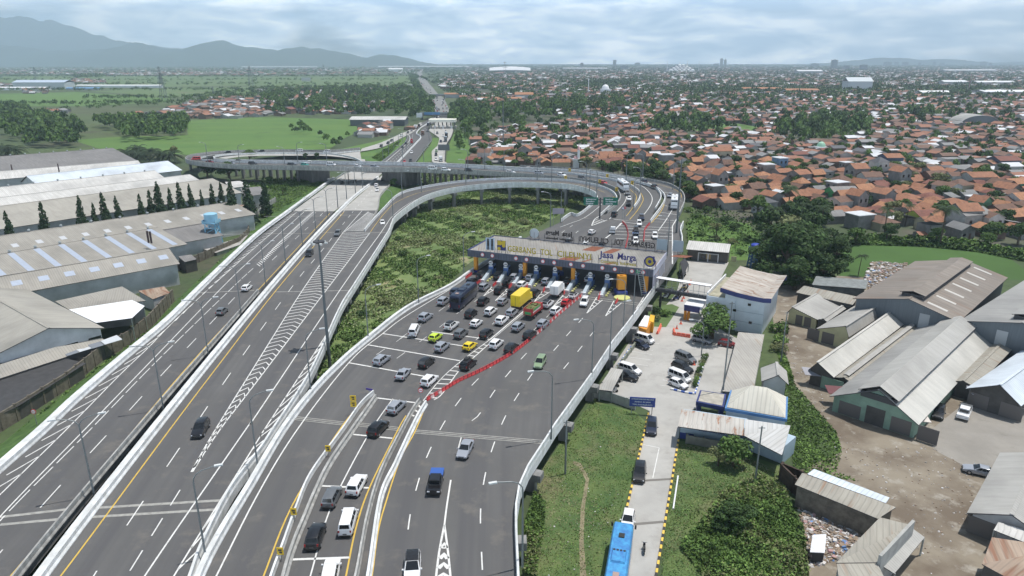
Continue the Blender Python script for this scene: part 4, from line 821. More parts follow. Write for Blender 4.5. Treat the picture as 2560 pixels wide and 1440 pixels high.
warn(822, 1140, 4.5, 1.2, 'yellow chevron sign on the slip road divider, farthest'); warn(737, 1300, 4.5, 1.2, 'yellow chevron sign on the slip road divider, middle'); warn(704, 1400, 4.5, 1.2, 'yellow chevron sign on the slip road divider, nearest')
for i, (x, y, z) in enumerate([(1424, 432, 9.3), (1518, 447, 9), (1414, 451, 9), (1499, 461, 8.9), (1541, 482, 8.3), (1580, 465, 8.6), (1535, 506, 7.7)]): warn(x, y, z, 1.3, 'small yellow chevron sign on a loop ramp barrier', 1.5)
m = MB(); b = P(924, 984, 4.5); m.box(b + UZ * .8, (1.3, .06, .35), M('violet_plate', (.10, .07, .32), .5), -.35); m.cyl(b, b + UZ * .7, .04, .04, 5, steel); tag(m.build('name_plate', base=b), 'small violet plate on the tip of the slip road divider', 'sign')
def gantry(px, py, z, h, label, a1, a2, t1, t2, sc=1.0, yaw=0.):
    b = P(px, py, z); r = thing('direction_sign', label, 'sign', b); m = MB(); m.box(b + UZ * h / 2, (.45 * sc, .45 * sc, h), dark); m.build('post', r); m = MB(); m.box(b + UZ * (h - .6 * sc), (3 * sc, .25, .25), dark, yaw); m.box(b + UZ * (h - 1.7 * sc), (3 * sc, .25, .25), dark, yaw); m.build('cross_beam', r)
    u = Vector((math.cos(yaw), math.sin(yaw), 0))
    for cx, t, up in ((-3.0 * sc, t1, 1), (3.2 * sc, t2, 1)):
        c = b + u * cx + UZ * (h - 1.1 * sc); m = MB(); m.box(c + Vector((0, -.25, 0)), (4.6 * sc, .12, 2.5 * sc), green_s, yaw); pn = m.build('panel', r)
        for i, s in enumerate(t): text_mesh(s, .62 * sc, white, c - u * 1.6 * sc + UZ * ((.45 - i * .72) * sc) + Vector((0, -.34, 0)), u, UZ, 'lettering', r, ext=.01, width=min(3.4, .34 * len(s)) * sc, bold=.02)
gantry(1499, 547, 6.8, 7.4, 'twin green direction boards on a black post behind the toll gate', 0, 0, ['Jatinangor', 'Sumedang', 'Cirebon'], ['Bandung', 'Tol Padaleunyi', 'Jakarta'], 1.08, -.05)
gantry(872, 461, 1.2, 8.5, 'twin green direction boards in front of the overpass', 0, 0, ['Garut', 'Tasikmalaya', 'Cileunyi'], ['Tol Cisumdawu', 'Sumedang', 'Cirebon'], .78)
panel(1110, 388, .5, 5, 7.5, 3.8, M('grey_sign_back', (.14, .15, .16), .6), 'sign_back', 'grey back of a large road sign over the far toll road', 0, 1)
panel(1395, 565, 6.7, 5, 3.8, 1.9, M('faded_sign', (.36, .33, .38), .6), 'notice_board', 'small faded notice board left of the plaza, seen over the marsh', -.03, 2)
panel(1049, 303, .5, 6, 6, 4.6, white, 'billboard', 'small white and blue billboard beside the far toll gate', 0, 1)
panel(766, 207, 0, 10, 27, 11, M('billboard_grey', (.45, .46, .46), .6), 'billboard', 'wide blank billboard standing in the distant fields', 0, 2)
# far toll gate and two road bridges
def fp(x, y, z): return P(x, y, z)
a = fp(1073, 321, .5); b = fp(1140, 321, .5); d = (b - a); r = thing('toll_gate', 'small far toll gate with a cream canopy on the distant highway', 'toll gate', a)
m = MB(); m.prism([a + Vector((0, -3, 0)), b + Vector((0, -3, 0)), b + Vector((0, 11, 0)), a + Vector((0, 11, 0))], 6.2, 8.6, M('cream_canopy', (.78, .76, .66), .6)); m.build('roof', r)
for i in range(7): c = a.lerp(b, (i + .2) / 6.5); m = MB(); m.box(c + Vector((0, 2, 3)), (.9, 1, 6.4), dark); m.build('pillar', r); m = MB(); m.box(c + Vector((1, -1, 1.3)), (1.6, 4, 2.6), white if i % 2 else cwall); m.build('booth', r)
for (x0, x1, y, z, h, lab, ban) in ((1052, 1130, 300, 7, 2.6, 'grey road bridge with a blue banner over the far highway', True), (1072, 1112, 248, 7, 2.2, 'plain grey road bridge crossing the distant highway', False)):
    a = P(x0, y, 0); b = P(x1, y, 0); r = thing('road_bridge', lab, 'bridge', a, 'bridges over the far highway'); m = MB(); m.prism([a, b, b + Vector((0, 9, 0)), a + Vector((0, 9, 0))], z - h, z, conc_d); m.build('deck', r)
    m = MB(); m.box(((a.x + b.x) / 2, a.y - .2, z + .6), (b.x - a.x, .2, 1.2), steel); m.build('railing', r)
    m = MB()
    for t in (.02, .5, .98): c = a.lerp(b, t); m.box((c.x, c.y + 4.5, (z - h) / 2), (1.4, 8, z - h), conc_d)
    m.build('pier', r)
    if ban: m = MB(); m.box((a.x + (b.x - a.x) * .37, a.y - .5, z - .3), ((b.x - a.x) * .5, .15, 2.6), M('banner_blue', (.10, .26, .48), .6)); m.build('banner', r)

# ---------------------------------------------------------------- vehicles
PAINT = {}
def paintm(k):
    cols = {'white': (.78, .78, .78), 'silver': (.36, .38, .42), 'grey': (.16, .17, .18), 'black': (.010, .010, .012), 'navy': (.010, .016, .04), 'red': (.50, .01, .012), 'lime': (.55, .72, .05), 'yellow': (.80, .58, .01), 'green': (.28, .38, .22), 'teal': (.03, .30, .24), 'blue': (.02, .07, .28), 'maroon': (.20, .01, .012), 'brown': (.2, .1, .05)}
    return M('car_paint_' + k, cols[k], .3 if k not in ('white',) else .35, metal=.25 if k in ('silver', 'grey', 'green') else 0., coat=.5)
DEF = paintm('white'); tyre = black; rim = M('alloy_rim', (.4, .4, .42), .35, .5); lampw = M('headlight_glass', (.65, .67, .7), .2); lampr = M('taillight_red', (.30, .01, .01), .3); plate = M('number_plate', (.08, .08, .08), .5); trim = M('black_trim', (.02, .02, .02), .6)
SPEC = dict( # L W H belt hood  greenhouse: bottom rear, bottom front, top rear, top front (fractions of L from rear)
    mpv=(4.35, 1.70, 1.68, .98, .98, .01, .76, .06, .56, .88), suv=(4.55, 1.84, 1.72, 1.02, 1.02, .02, .72, .09, .52, .90), hatch=(3.85, 1.68, 1.50, .93, .90, .02, .75, .13, .53, .82),
    sedan=(4.55, 1.74, 1.43, .92, .90, .14, .72, .28, .53, .80), van=(4.7, 1.74, 1.94, 1.12, 1.05, .005, .90, .03, .74, .88), minivan=(4.75, 1.78, 1.82, 1.05, 1.02, .01, .80, .05, .62, .88))
def car_mesh(kind, single=False, roofmat_=None):
    L, W_, H, belt, hood, b0, b1, t0, t1, tw = SPEC[kind]; X = lambda f: (f - .5) * L; hw = W_ / 2
    body = MB(); st = [(0, .60, .86), (.02, belt * .96, .95), (.12, belt, .99), (b1 - .18, belt, 1.0), (b1, hood + .02, .985), (.90, hood * .86, .95), (.975, hood * .74, .88), (1, hood * .55, .80)]
    if kind == 'sedan': st[1] = (.02, .93, .94); st[2] = (.12, .96, .98)
    pts = []; N = 8
    for f, zt, k in st:
        w_ = hw * k; zb = .26 if .03 < f < .97 else .34
        for (y, z) in ((-w_ * .92, zb), (-w_, zb + .14), (-w_, zt * .72), (-w_ * .93, zt), (w_ * .93, zt), (w_, zt * .72), (w_, zb + .14), (w_ * .92, zb)): pts.append((X(f), y, z))
    fs = [(i * N + j, i * N + (j + 1) % N, (i + 1) * N + (j + 1) % N, (i + 1) * N + j) for i in range(len(st) - 1) for j in range(N)] + [tuple(reversed(range(N))), tuple(range((len(st) - 1) * N, len(st) * N))]
    body.mesh(pts, fs, DEF)
    zb = belt - .03; wb = hw * .92; wt = hw * .74
    g = [Vector(p) for p in ((X(b0), -wb, zb), (X(b1), -wb, zb), (X(b1), wb, zb), (X(b0), wb, zb), (X(t0), -wt, H - .06), (X(t1), -wt, H - .04), (X(t1), wt, H - .04), (X(t0), wt, H - .06))]
    rf = [Vector(p) for p in ((X(t0) + .12, -wt * .86, H), (X(t1) - .2, -wt * .86, H), (X(t1) - .2, wt * .86, H), (X(t0) + .12, wt * .86, H))]
    rm = roofmat_ or DEF
    body.mesh(g, [(0, 1, 5, 4), (1, 2, 6, 5), (2, 3, 7, 6), (3, 0, 4, 7)], DEF); body.mesh(g[4:] + rf, [(0, 1, 5, 4), (1, 2, 6, 5), (2, 3, 7, 6), (3, 0, 4, 7), (4, 5, 6, 7)], rm)
    parts = []
    def quad_on(a, b, c, d, u0, u1, v0, v1, off=.012):
        q = [a.lerp(b, u).lerp(d.lerp(c, u), v) for u, v in ((u0, v0), (u1, v0), (u1, v1), (u0, v1))]; n = (b - a).cross(d - a).normalized(); return [p + n * off for p in q]
    def pt(name, fn): m = MB(); fn(m); parts.append((name, m))
    pt('windscreen', lambda m: m.face(quad_on(g[1], g[2], g[6], g[5], .05, .95, .12, .97), glass)); pt('rear_window', lambda m: m.face(quad_on(g[3], g[0], g[4], g[7], .1, .9, .30 if kind != 'sedan' else .1, .92), glass))
    for s, (a, b, c, d) in ((0, (g[0], g[1], g[5], g[4])), (1, (g[2], g[3], g[7], g[6]))):
        for (u0, u1) in ((.07, .34), (.37, .62), (.65, .90)) : pt('side_window', lambda m, a=a, b=b, c=c, d=d, u0=u0, u1=u1, s=s: m.face(quad_on(a, b, c, d, u0 if s == 0 else 1 - u1, u1 if s == 0 else 1 - u0, .12, .88), glass))
    for f in (.18, .81):
        for s in (-1, 1):
            def wh(m, f=f, s=s): c = (X(f), s * (hw - .20), .33); m.cyl(c, (c[0], s * (hw + .01), .33), .33, .33, 14, tyre)
            pt('wheel', wh)
            parts.append(('rim', MB())); parts[-1][1].cyl((X(f), s * (hw + .011), .33), (X(f), s * (hw + .03), .33), .19, .19, 10, rim)
    for s in (-1, 1):
        pt('headlight', lambda m, s=s: m.box((X(.968), s * hw * .64, hood * .66), (.14, hw * .38, .15), lampw, -s * .35)); pt('tail_light', lambda m, s=s: m.box((X(.012), s * hw * .80, belt * .86), (.10, .18, .30), lampr)); pt('mirror', lambda m, s=s: m.box((X(b1 - .06), s * (hw + .09), belt + .04), (.14, .2, .14), DEF))
    pt('number_plate', lambda m: m.box((X(-.002), 0, .62), (.03, .46, .13), plate)); pt('grille', lambda m: m.box((X(.992), 0, hood * .56), (.06, hw * .9, .16), trim)); pt('bumper', lambda m: m.box((X(.0), 0, .38), (.12, hw * 1.5, .16), trim)); pt('bumper', lambda m: m.box((X(1.), 0, .34), (.1, hw * 1.4, .14), trim))
    if single:
        for nme, q in parts:
            if nme in ('mirror', 'number_plate', 'grille'): continue
            off = len(body.v); body.v += q.v
            for f, k in zip(q.f, q.m): body.f.append(tuple(i + off for i in f)); body.m.append(body.mi(q.mats[k]))
        return body, []
    return body, parts
PROTO = {}
def proto(kind, far=False, roof=None):
    key = (kind, far, roof)
    if key in PROTO: return PROTO[key]
    if kind in SPEC:
        b, parts = car_mesh(kind, far, M('black_roof', (.02, .02, .022), .25) if roof else None)
        if far: PROTO[key] = b.build('car', base=(0, 0, 0), smooth=True); return PROTO[key]
        root = thing('car', 'x', 'car'); b.build('body', root, smooth=True)
        lw_ = root
        for n, q in parts: pb = q.build(n, lw_ if n == 'rim' else root); lw_ = pb if n == 'wheel' else lw_
        if roof == 'box': m = MB(); m.box((-.5, 0, SPEC[kind][2] + .18), (1.3, .9, .34), trim, 0, .85); m.build('roof_box', root)
    else:
        root = thing(kind, 'x', 'x'); big(kind, root)
    PROTO[key] = root; return root
def wheels(root, xs, hw, r=.48, n=14):
    for x in xs:
        for s in (-1, 1): m = MB(); m.cyl((x, s * (hw - .32), r), (x, s * (hw - .02), r), r, r, n, tyre); m.cyl((x, s * (hw - .02), r), (x, s * (hw), r), r * .5, r * .5, 10, rim); m.build('wheel', root)
def big(kind, root):
    if kind in ('bus', 'coach', 'near_bus'):
        L, W_, H = 11.8, 2.5, 3.6; hw = W_ / 2; m = MB(); st = [(-L / 2, .96, H - .35), (-L / 2 + .25, 1, H - .05), (-L / 2 + .8, 1, H), (L / 2 - 1.2, 1, H), (L / 2 - .35, .98, H - .12), (L / 2, .93, H * .45)]; pts = []
        for x, k, z in st:
            w_ = hw * k
            for y, zz in ((-w_, .4), (-w_, z - .25), (-w_ * .85, z), (w_ * .85, z), (w_, z - .25), (w_, .4)): pts.append((x, y, zz))
        m.mesh(pts, [(i * 6 + j, i * 6 + (j + 1) % 6, (i + 1) * 6 + (j + 1) % 6, (i + 1) * 6 + j) for i in range(5) for j in range(6)] + [tuple(reversed(range(6))), tuple(range(30, 36))], DEF); m.build('body', root, smooth=True)
        for s in (-1, 1): m = MB(); m.box((.1, s * (hw + .005), 2.35), (L - 1.4, .03, 1.05), glass); m.build('side_window', root)
        m = MB(); m.box((-L / 2 - .01, 0, 2.5), (.05, 2.0, .85), glass); m.build('rear_window', root); m = MB(); m.mesh([(L / 2 + .02, -1.1, 1.3), (L / 2 + .02, 1.1, 1.3), (L / 2 - .28, 1.12, 3.2), (L / 2 - .28, -1.12, 3.2)], [(0, 1, 2, 3)], glass); m.build('windscreen', root)
        m = MB(); m.box((-1.0, 0, H + .12), (2.4, 1.7, .26), DEF, 0, .9)
        for q in range(4): m.cyl((-.2, -.6 + q * .4, H + .25), (-.2, -.6 + q * .4, H + .28), .15, .15, 10, trim)
        m.build('air_conditioner', root); m = MB(); m.box((2.8, 0, H + .05), (.8, .7, .12), trim); m.box((-4.2, 0, H + .05), (.8, .7, .12), M('hatch_rust', (.35, .25, .22), .6)); m.build('roof_hatch', root)
        for s in (-1, 1): m = MB(); m.box((L / 2 + .15, s * (hw + .22), 2.7), (.2, .22, .5), trim); m.build('mirror', root); m = MB(); m.box((-L / 2 - .02, s * 1.1, 1.2), (.06, .2, .6), lampr); m.build('tail_light', root)
        wheels(root, (-3.2, 3.4), hw)
    elif kind in ('box_truck', 'small_box_truck', 'cargo_truck'):
        L, W_, H = {'box_truck': (8.2, 2.3, 3.5), 'small_box_truck': (6.2, 2.0, 3.0), 'cargo_truck': (6.4, 2.15, 2.5)}[kind]; hw = W_ / 2
        m = MB(); m.box((L / 2 - .8, 0, 1.35), (1.6, W_ * .92, 1.5), DEF if kind != 'cargo_truck' else M('truck_cab_red', (.35, .03, .03), .4), 0, .9); m.build('cab', root); m = MB(); m.box((L / 2 - .02, 0, 1.65), (.08, W_ * .8, .6), glass); m.build('windscreen', root)
        m = MB(); m.box((0, 0, .75), (L - .3, .9, .25), dark); m.build('chassis', root); bl = L - 1.8
        if kind != 'cargo_truck': m = MB(); m.box((-L / 2 + bl / 2, 0, .95 + (H - .95) / 2), (bl, W_, H - .95), DEF); m.box((-L / 2 - .01, 0, 1.9), (.04, .06, H - 1.1), dark); m.build('cargo_box', root)
        else:
            tr = M('truck_side_red', (.40, .04, .04), .5); tg = M('truck_side_green', (.06, .33, .10), .5); m = MB()
            for s in (-1, 1): m.box((-L / 2 + bl / 2, s * hw, 1.75), (bl, .08, 1.5), tr)
            m.box((-L / 2, 0, 1.75), (.08, W_, 1.5), tr); m.box((-L / 2 + bl, 0, 1.75), (.08, W_, 1.5), tr); m.box((-L / 2 + bl / 2, 0, 1.05), (bl, W_, .1), dark); m.build('cargo_bed', root)
            m = MB(); m.box((-L / 2 - .06, 0, 1.45), (.04, 1.5, .6), tg)
            for s in (-1, 1): m.box((-L / 2 + bl * .5, s * (hw + .06), 2.25), (bl * .9, .04, .5), tg)
            for s in (-1, 1):
                for q in range(8): m.box((-L / 2 + .4 + q * .55, s * (hw + .06), 1.7), (.3, .05, .28), white)
            m.build('painted_panel', root); m = MB()
            for q in range(60): m.box((-L / 2 + random.uniform(.2, bl - .2), random.uniform(-hw + .2, hw - .2), 2.0 + random.random() * .35), (.5, .4, .3), M('cargo_sacks', (.16, .17, .06), .9, rnd=.2), random.random() * 3)
            m.build('load', root)
        for s in (-1, 1): m = MB(); m.box((-L / 2 - .02, s * hw * .8, .85), (.06, .2, .2), lampr); m.build('tail_light', root)
        wheels(root, (-L / 2 + 1.5, L / 2 - 1.), hw, .42)
    elif kind == 'pickup':
        L, W_ = 5.0, 1.85; hw = W_ / 2; m = MB(); m.box((.0, 0, .72), (L, W_, .62), DEF, 0, .97); m.build('body', root, smooth=False)
        m = MB(); m.box((.35, 0, 1.38), (1.9, W_ * .92, .72), DEF, 0, .82); m.build('cab', root); m = MB(); m.box((1.25, 0, 1.36), (.06, 1.35, .5), glass); m.build('windscreen', root)
        m = MB(); m.box((-1.6, 0, 1.16), (1.75, W_ * .96, .26), M('tarpaulin_blue', (.03, .10, .36), .6)); m.build('tarpaulin', root)
        for s in (-1, 1): m = MB(); m.box((.35, s * .83, 1.38), (1.5, .04, .4), glass); m.build('side_window', root); m = MB(); m.box((L / 2, s * .65, .85), (.06, .35, .16), lampw); m.build('headlight', root)
        wheels(root, (-1.5, 1.55), hw, .38)
NAMES = {'mpv': 'car', 'suv': 'car', 'hatch': 'car', 'sedan': 'car', 'van': 'minibus', 'minivan': 'van', 'bus': 'bus', 'coach': 'bus', 'near_bus': 'bus', 'box_truck': 'truck', 'small_box_truck': 'truck', 'cargo_truck': 'truck', 'pickup': 'pickup_truck'}
CATS = {'car': 'car', 'minibus': 'minibus', 'van': 'van', 'bus': 'bus', 'truck': 'truck', 'pickup_truck': 'pickup'}
def car(kind, colr, px, py, dx, dy, label, zf=zP, grp='vehicles on the toll plaza', roof=None, far=False, hc=.75, base_z=.03):
    z = zf(py) if callable(zf) else zf
    a = P(px, py, z + hc); b = P(px + dx * .5, py + dy * .5, z + hc); d = b - a; an = math.atan2(d.y, d.x)
    pr = proto(kind, far and kind in SPEC, roof); o = dup(pr, (a.x, a.y, z + base_z), an, label, grp, swap={'car_paint_white': paintm(colr)})
    if kind == 'pickup' and colr == 'white':
        for c in o.children: remat(c, {'tarpaulin_blue': paintm('grey')})
    o.name = NAMES[kind]; o['category'] = CATS[NAMES[kind]]; return o
U = (12, -12); Q = (10, -11)
T = [ # kind, colour, px, py, heading in the photo, label
('suv','silver',1110,751,14,-10,'silver SUV left of the dark blue bus'),('bus','navy',1160,741,20,-17,'long dark blue bus queuing on the left of the plaza'),('suv','navy',1141,728,14,-10,'dark SUV half hidden behind the blue bus'),
('suv','black',1182,703,14,-8,'black SUV between the plaza edge and a silver MPV'),('mpv','black',1203,686,9,-8,'black MPV in shade under the left end of the toll canopy'),('mpv','black',1246,688,9,-8,'black MPV with a glint in the second toll lane'),
('van','black',1269,706,9,-9,'dark van with white rooftop load entering the toll lanes'),('mpv','silver',1286,692,9,-9,'silver MPV at the third toll booth'),('mpv','silver',1211,716,12,-9,'silver MPV between two red barriers left of the toll lanes'),
('mpv','black',1249,724,12,-10,'black MPV between the second and third hatched gores'),('suv','white',1306,711,12,-9,'white SUV at the mouth of the fourth toll lane'),('van','black',1283,731,11,-10,'black van with bright red tail light before the fourth gore'),
('mpv','silver',1326,693,10,-9,'silver MPV at the fourth toll booth'),('mpv','silver',1366,702,9,-9,'silver MPV at the fifth toll booth'),('suv','black',1337,731,13,-11,'black SUV right of the yellow box truck'),
('box_truck','yellow',1305,746,16,-13,'yellow box truck with a torn pale roof'),('small_box_truck','white',1394,725,12,-13,'white box truck entering the sixth toll lane'),('suv','black',1209,751,12,-10,'dark grey-roofed SUV right of the blue bus rear'),
('hatch','silver',1257,752,12,-10,'small silver hatchback left of the yellow box truck'),('cargo_truck','green',1334,775,15,-12,'red and green open cargo truck'),('suv','white',1369,758,13,-11,'white SUV with a black glass roof'),
('mpv','white',1390,775,14,-12,'white MPV below the black-roofed SUV beside the red barrier row'),('hatch','red',1416,754,12,-12,'bright red hatchback beside the red barrier row'),('hatch','white',1434,737,12,-11,'white hatchback with a black sunroof behind the red one'),
('mpv','white',1461,754,-7,14,'white MPV driving towards the camera just below the toll lanes'),('mpv','black',1420,703,10,-9,'black car in deep shade at the sixth toll booth'),('mpv','silver',1473,697,11,-11,'silver car in the shade beside the orange pillar'),
('mpv','black',1178,782,13,-10,'black MPV below the blue bus'),('mpv','white',1227,777,13,-10,'white MPV above the two white hatchbacks'),('mpv','silver',1280,780,13,-11,'silver MPV beside the solid lane line'),
('suv','white',1255,799,13,-11,'white SUV directly below a silver MPV by the lane line'),('hatch','white',1191,806,13,-10,'white hatchback between two white SUVs'),('suv','white',1129,812,13,-10,'white SUV with a black sunroof near the left stop line'),
('mpv','silver',1296,815,13,-11,'silver MPV alone just right of the solid lane line'),('mpv','silver',1358,808,13,-12,'silver MPV hugging the red barrier row'),('mpv','grey',1153,832,14,-11,'grey MPV crossing the upper stop line'),
('mpv','black',1217,832,14,-11,'black MPV on the right end of the upper stop line'),('mpv','black',1325,835,14,-12,'black MPV between a silver MPV and the red barriers'),('suv','silver',1064,791,13,-9,'silver SUV with black roof rails on the left of the plaza'),
('van','white',1035,827,6,-12,'white minibus on the far left of the queue'),('hatch','lime',1089,841,14,-10,'lime green hatchback on the upper stop line'),('mpv','silver',1106,865,14,-11,'silver MPV just below the lime green hatchback'),
('hatch','yellow',1175,863,14,-10,'bright yellow hatchback on the stop line'),('mpv','white',1241,858,14,-12,'white MPV right of the yellow hatchback'),('mpv','black',1279,868,14,-12,'black MPV beside the bright red barriers'),
('suv','black',1171,908,14,-12,'black SUV with a roof box on the ladder marking'),('mpv','silver',955,898,15,-11,'silver MPV nearest the left barrier below the queue'),('mpv','black',1067,904,14,-11,'black MPV between two stop lines'),
('sedan','silver',1008,932,10,-12,'silver hatchback-like car on the lowest stop line'),('mpv','white',1074,949,15,-13,'white MPV at the left foot of the ladder marking'),('mpv','green',1350,905,-8,14,'pale green MPV coming down the empty exit lanes'),
('mpv','silver',992,1015,15,-14,'silver MPV on the queue lanes beside the yellow diamond signs'),('suv','black',946,1068,14,-14,'black SUV on the expansion joint of the queue lanes'),('sedan','silver',1163,1120,-8,16,'silver sedan coming down the exit lanes'),
('pickup','black',1089,1204,-3,14,'black pickup with a blue tarpaulin over its bed'),('suv','white',892,1209,10,-18,'white SUV on the right queue lane crossing a stop bar'),('mpv','grey',830,1239,9,-18,'dark grey MPV left of the white SUV'),
('van','white',870,1303,5,-18,'white minibus in the near right queue lane'),('suv','black',789,1336,7,-20,'large black MPV in the near left queue lane'),('suv','white',827,1428,4,-20,'white car cut off by the bottom of the picture in the queue lanes'),
('suv','white',1031,1418,-1,20,'white SUV with a dark glass roof at the bottom of the exit lanes')]
for t in T: car(*t[:6], t[6], roof=('box' if 'roof box' in t[6] else ('r' if 'glass roof' in t[6] or 'sunroof' in t[6] else None)), hc=1.6 if t[0] in ('bus', 'box_truck') else (1.2 if 'truck' in t[0] else .75))
for t in [('hatch','white',617,718,14,-11,'white hatchback in the left carriageway'),('hatch','grey',555,776,13,-12,'grey hatchback in the left carriageway below the white one'),('suv','black',501,1070,-12,20,'large black SUV coming down beside the hatched gore'),
          ('suv','black',773,633,-8,9,'black SUV on the yellow line of the right carriageway'),('suv','grey',844,583,-7,8,'dark SUV at the upper end of the right carriageway'),('hatch','white',956,556,3,12,'white hatchback at the foot of the inner loop ramp')]:
    car(*t[:6], t[6], zf=zM, grp='vehicles on the highway')
for t in [('suv','white',941,463,3,-6,'white SUV under the overpass on the concrete road'),('hatch','white',943,474,-1,6,'white car on the right concrete road'),('suv','black',957,449,-5,6,'dark car in the overpass shade on the right road'),('hatch','black',888,453,-5,6,'dark car in the overpass shade on the left road'),('sedan','black',856,456,-5,5,'dark sedan in the shade at the left concrete lane')]: car(*t[:6], t[6], zf=zM, grp='vehicles on the highway')
for t in [('hatch','white',1480,579,14,-8,'white hatchback alone on the plaza behind the toll gate'),('pickup','white',1532,575,3,-9,'white pickup at the hatched gore behind the toll gate'),('suv','black',1536,534,6,-7,'black SUV entering the middle loop'),('suv','navy',1604,543,2,12,'dark SUV above the queue behind the toll gate'),
          ('mpv','white',1598,558,2,12,'white MPV heading the queue behind the toll gate'),('mpv','black',1590,574,2,12,'black MPV second in the queue behind the toll gate'),('pickup','navy',1589,590,2,12,'dark blue pickup in the queue behind the toll gate'),('mpv','white',1589,602,2,12,'white car just above the canopy rear panels'),
          ('mpv','white',1637,589,2,12,'white MPV in the right lanes behind the toll gate'),('mpv','white',1465,610,4,-8,'white car right behind the dark canopy letters'),('suv','black',1421,604,5,-7,'black car hidden behind the rear canopy letters'),('suv','black',1505,613,5,-8,'dark car half hidden by the canopy rear'),
          ('bus','white',1686,505,-1,12,'white bus on the outer ramp'),('coach','white',1557,463,10,7,'white coach on the bend of the middle loop'),('suv','grey',1569,482,3,9,'grey car right behind the white coach'),('hatch','white',1573,496,1,9,'white car in the middle loop queue'),('suv','black',1572,507,0,9,'black car in the middle loop queue'),
          ('hatch','red',1509,456,14,3,'red hatchback on the loop ahead of the coach'),('suv','black',1455,444,12,3,'black SUV on the loop behind the overpass barrier'),('suv','white',1405,437,12,2,'white SUV on the loop left of the black one'),('mpv','silver',1348,432,12,1,'silver car on the overpass right arm'),
          ('hatch','silver',1675,488,-8,8,'silver hatchback on the outer ramp above the bus'),('hatch','black',1635,464,-12,-5,'dark car at the top of the outer ramp'),('hatch','navy',1610,452,-12,-4,'dark blue car partly hidden at the outer ramp start')]:
    car(*t[:6], t[6], hc=1.6 if t[0] in ('bus', 'coach') else .75, grp='vehicles behind the toll gate', far=False)
for i, (k, c, x, y, d) in enumerate([('suv','black',730,411,1),('hatch','teal',762,411,1),('van','white',828,411,1),('hatch','white',895,415,1),('suv','silver',937,417,1),('hatch','white',770,406,-1),('van','white',1082,421,1),('suv','white',1115,424,1),('mpv','black',1173,425,1),('mpv','white',1277,430,1),('suv','black',632,408,1),('hatch','silver',578,407,1),('hatch','maroon',525,404,1),('van','red',490,397,-1),('suv','black',568,381,-1),('suv','black',652,378,-1),('van','white',748,377,-1),('van','white',817,379,-1),('hatch','black',598,402,1)]):
    zz = OV if x > 600 and y > 400 else interp(x, [(464, 8.3), (566, 6), (647, 4.5), (728, 3), (820, 1.5)]) if y < 390 else 8.9
    car(k, c, x, y, 12 * d, .5, '%s %s on the overpass loop' % (c, CATS[NAMES[k]]), zf=zz, grp='vehicles on the overpass', far=True)
far_t = [('suv','red',1029,355,5,-8),('suv','black',1015,358,4,-6),('mpv','black',1006,367,5,-6),('mpv','white',1029,381,-5,7),('hatch','red',1011,403,-5,7),('suv','black',1026,401,-5,7),('suv','black',979,351,-6,3),('suv','black',970,357,-6,3),('mpv','black',953,364,-6,3),('van','white',1003,339,-6,3),('mpv','black',1020,331,-4,4),('hatch','silver',1029,326,4,-4),('box_truck','white',1039,320,5,-4),('small_box_truck','black',1048,316,5,-4),('small_box_truck','navy',1070,313,-3,4),('box_truck','brown',1057,335,-3,4),('suv','grey',1069,327,-3,4),('suv','grey',1093,332,3,4),('mpv','white',1114,328,0,5),('mpv','white',1108,339,0,5),('box_truck','black',1116,341,-1,5),('suv','navy',1102,353,-2,5),('box_truck','grey',1114,351,-1,5),('mpv','silver',1109,366,-1,5),('suv','green',1091,377,-1,5),('suv','black',1090,386,-1,5),('suv','white',1090,398,1,6),('small_box_truck','white',1102,400,3,6),('hatch','red',1029,349,4,-6)]
for k, c, x, y, dx, dy in far_t: car(k, c, x, y, dx, dy, '%s %s on the far highway near the small toll gate' % (c, CATS[NAMES[k]]), zf=.7, grp='vehicles on the far highway', far=True)
rnd_ = random.Random(5)
for lane in ((1089, 281, 1084, 250), (1094, 281, 1088, 250), (1099, 281, 1093, 250), (1110, 281, 1102, 250), (1116, 281, 1105, 250), (1122, 281, 1108, 250), (1084, 234, 1058, 206), (1078, 232, 1053, 206), (1068, 222, 1050, 205), (1054, 200, 1046, 186), (1058, 200, 1049, 186)):
    for t in sorted(rnd_.random() for _ in range(6)):
        x = lane[0] + (lane[2] - lane[0]) * t; y = lane[1] + (lane[3] - lane[1]) * t; c = rnd_.choice(['white', 'silver', 'black', 'black', 'grey', 'white', 'red']); k = rnd_.choice(['mpv', 'suv', 'hatch', 'mpv', 'small_box_truck'])
        s = -1 if lane[0] in (1110, 1116, 1122, 1084, 1058) else 1; car(k, c, x, y, (lane[2] - lane[0]) * .1 * s, (lane[3] - lane[1]) * .1 * s, '%s %s in the distant highway traffic' % (c, CATS[NAMES[k]]), zf=.9, grp='distant highway traffic', far=True)
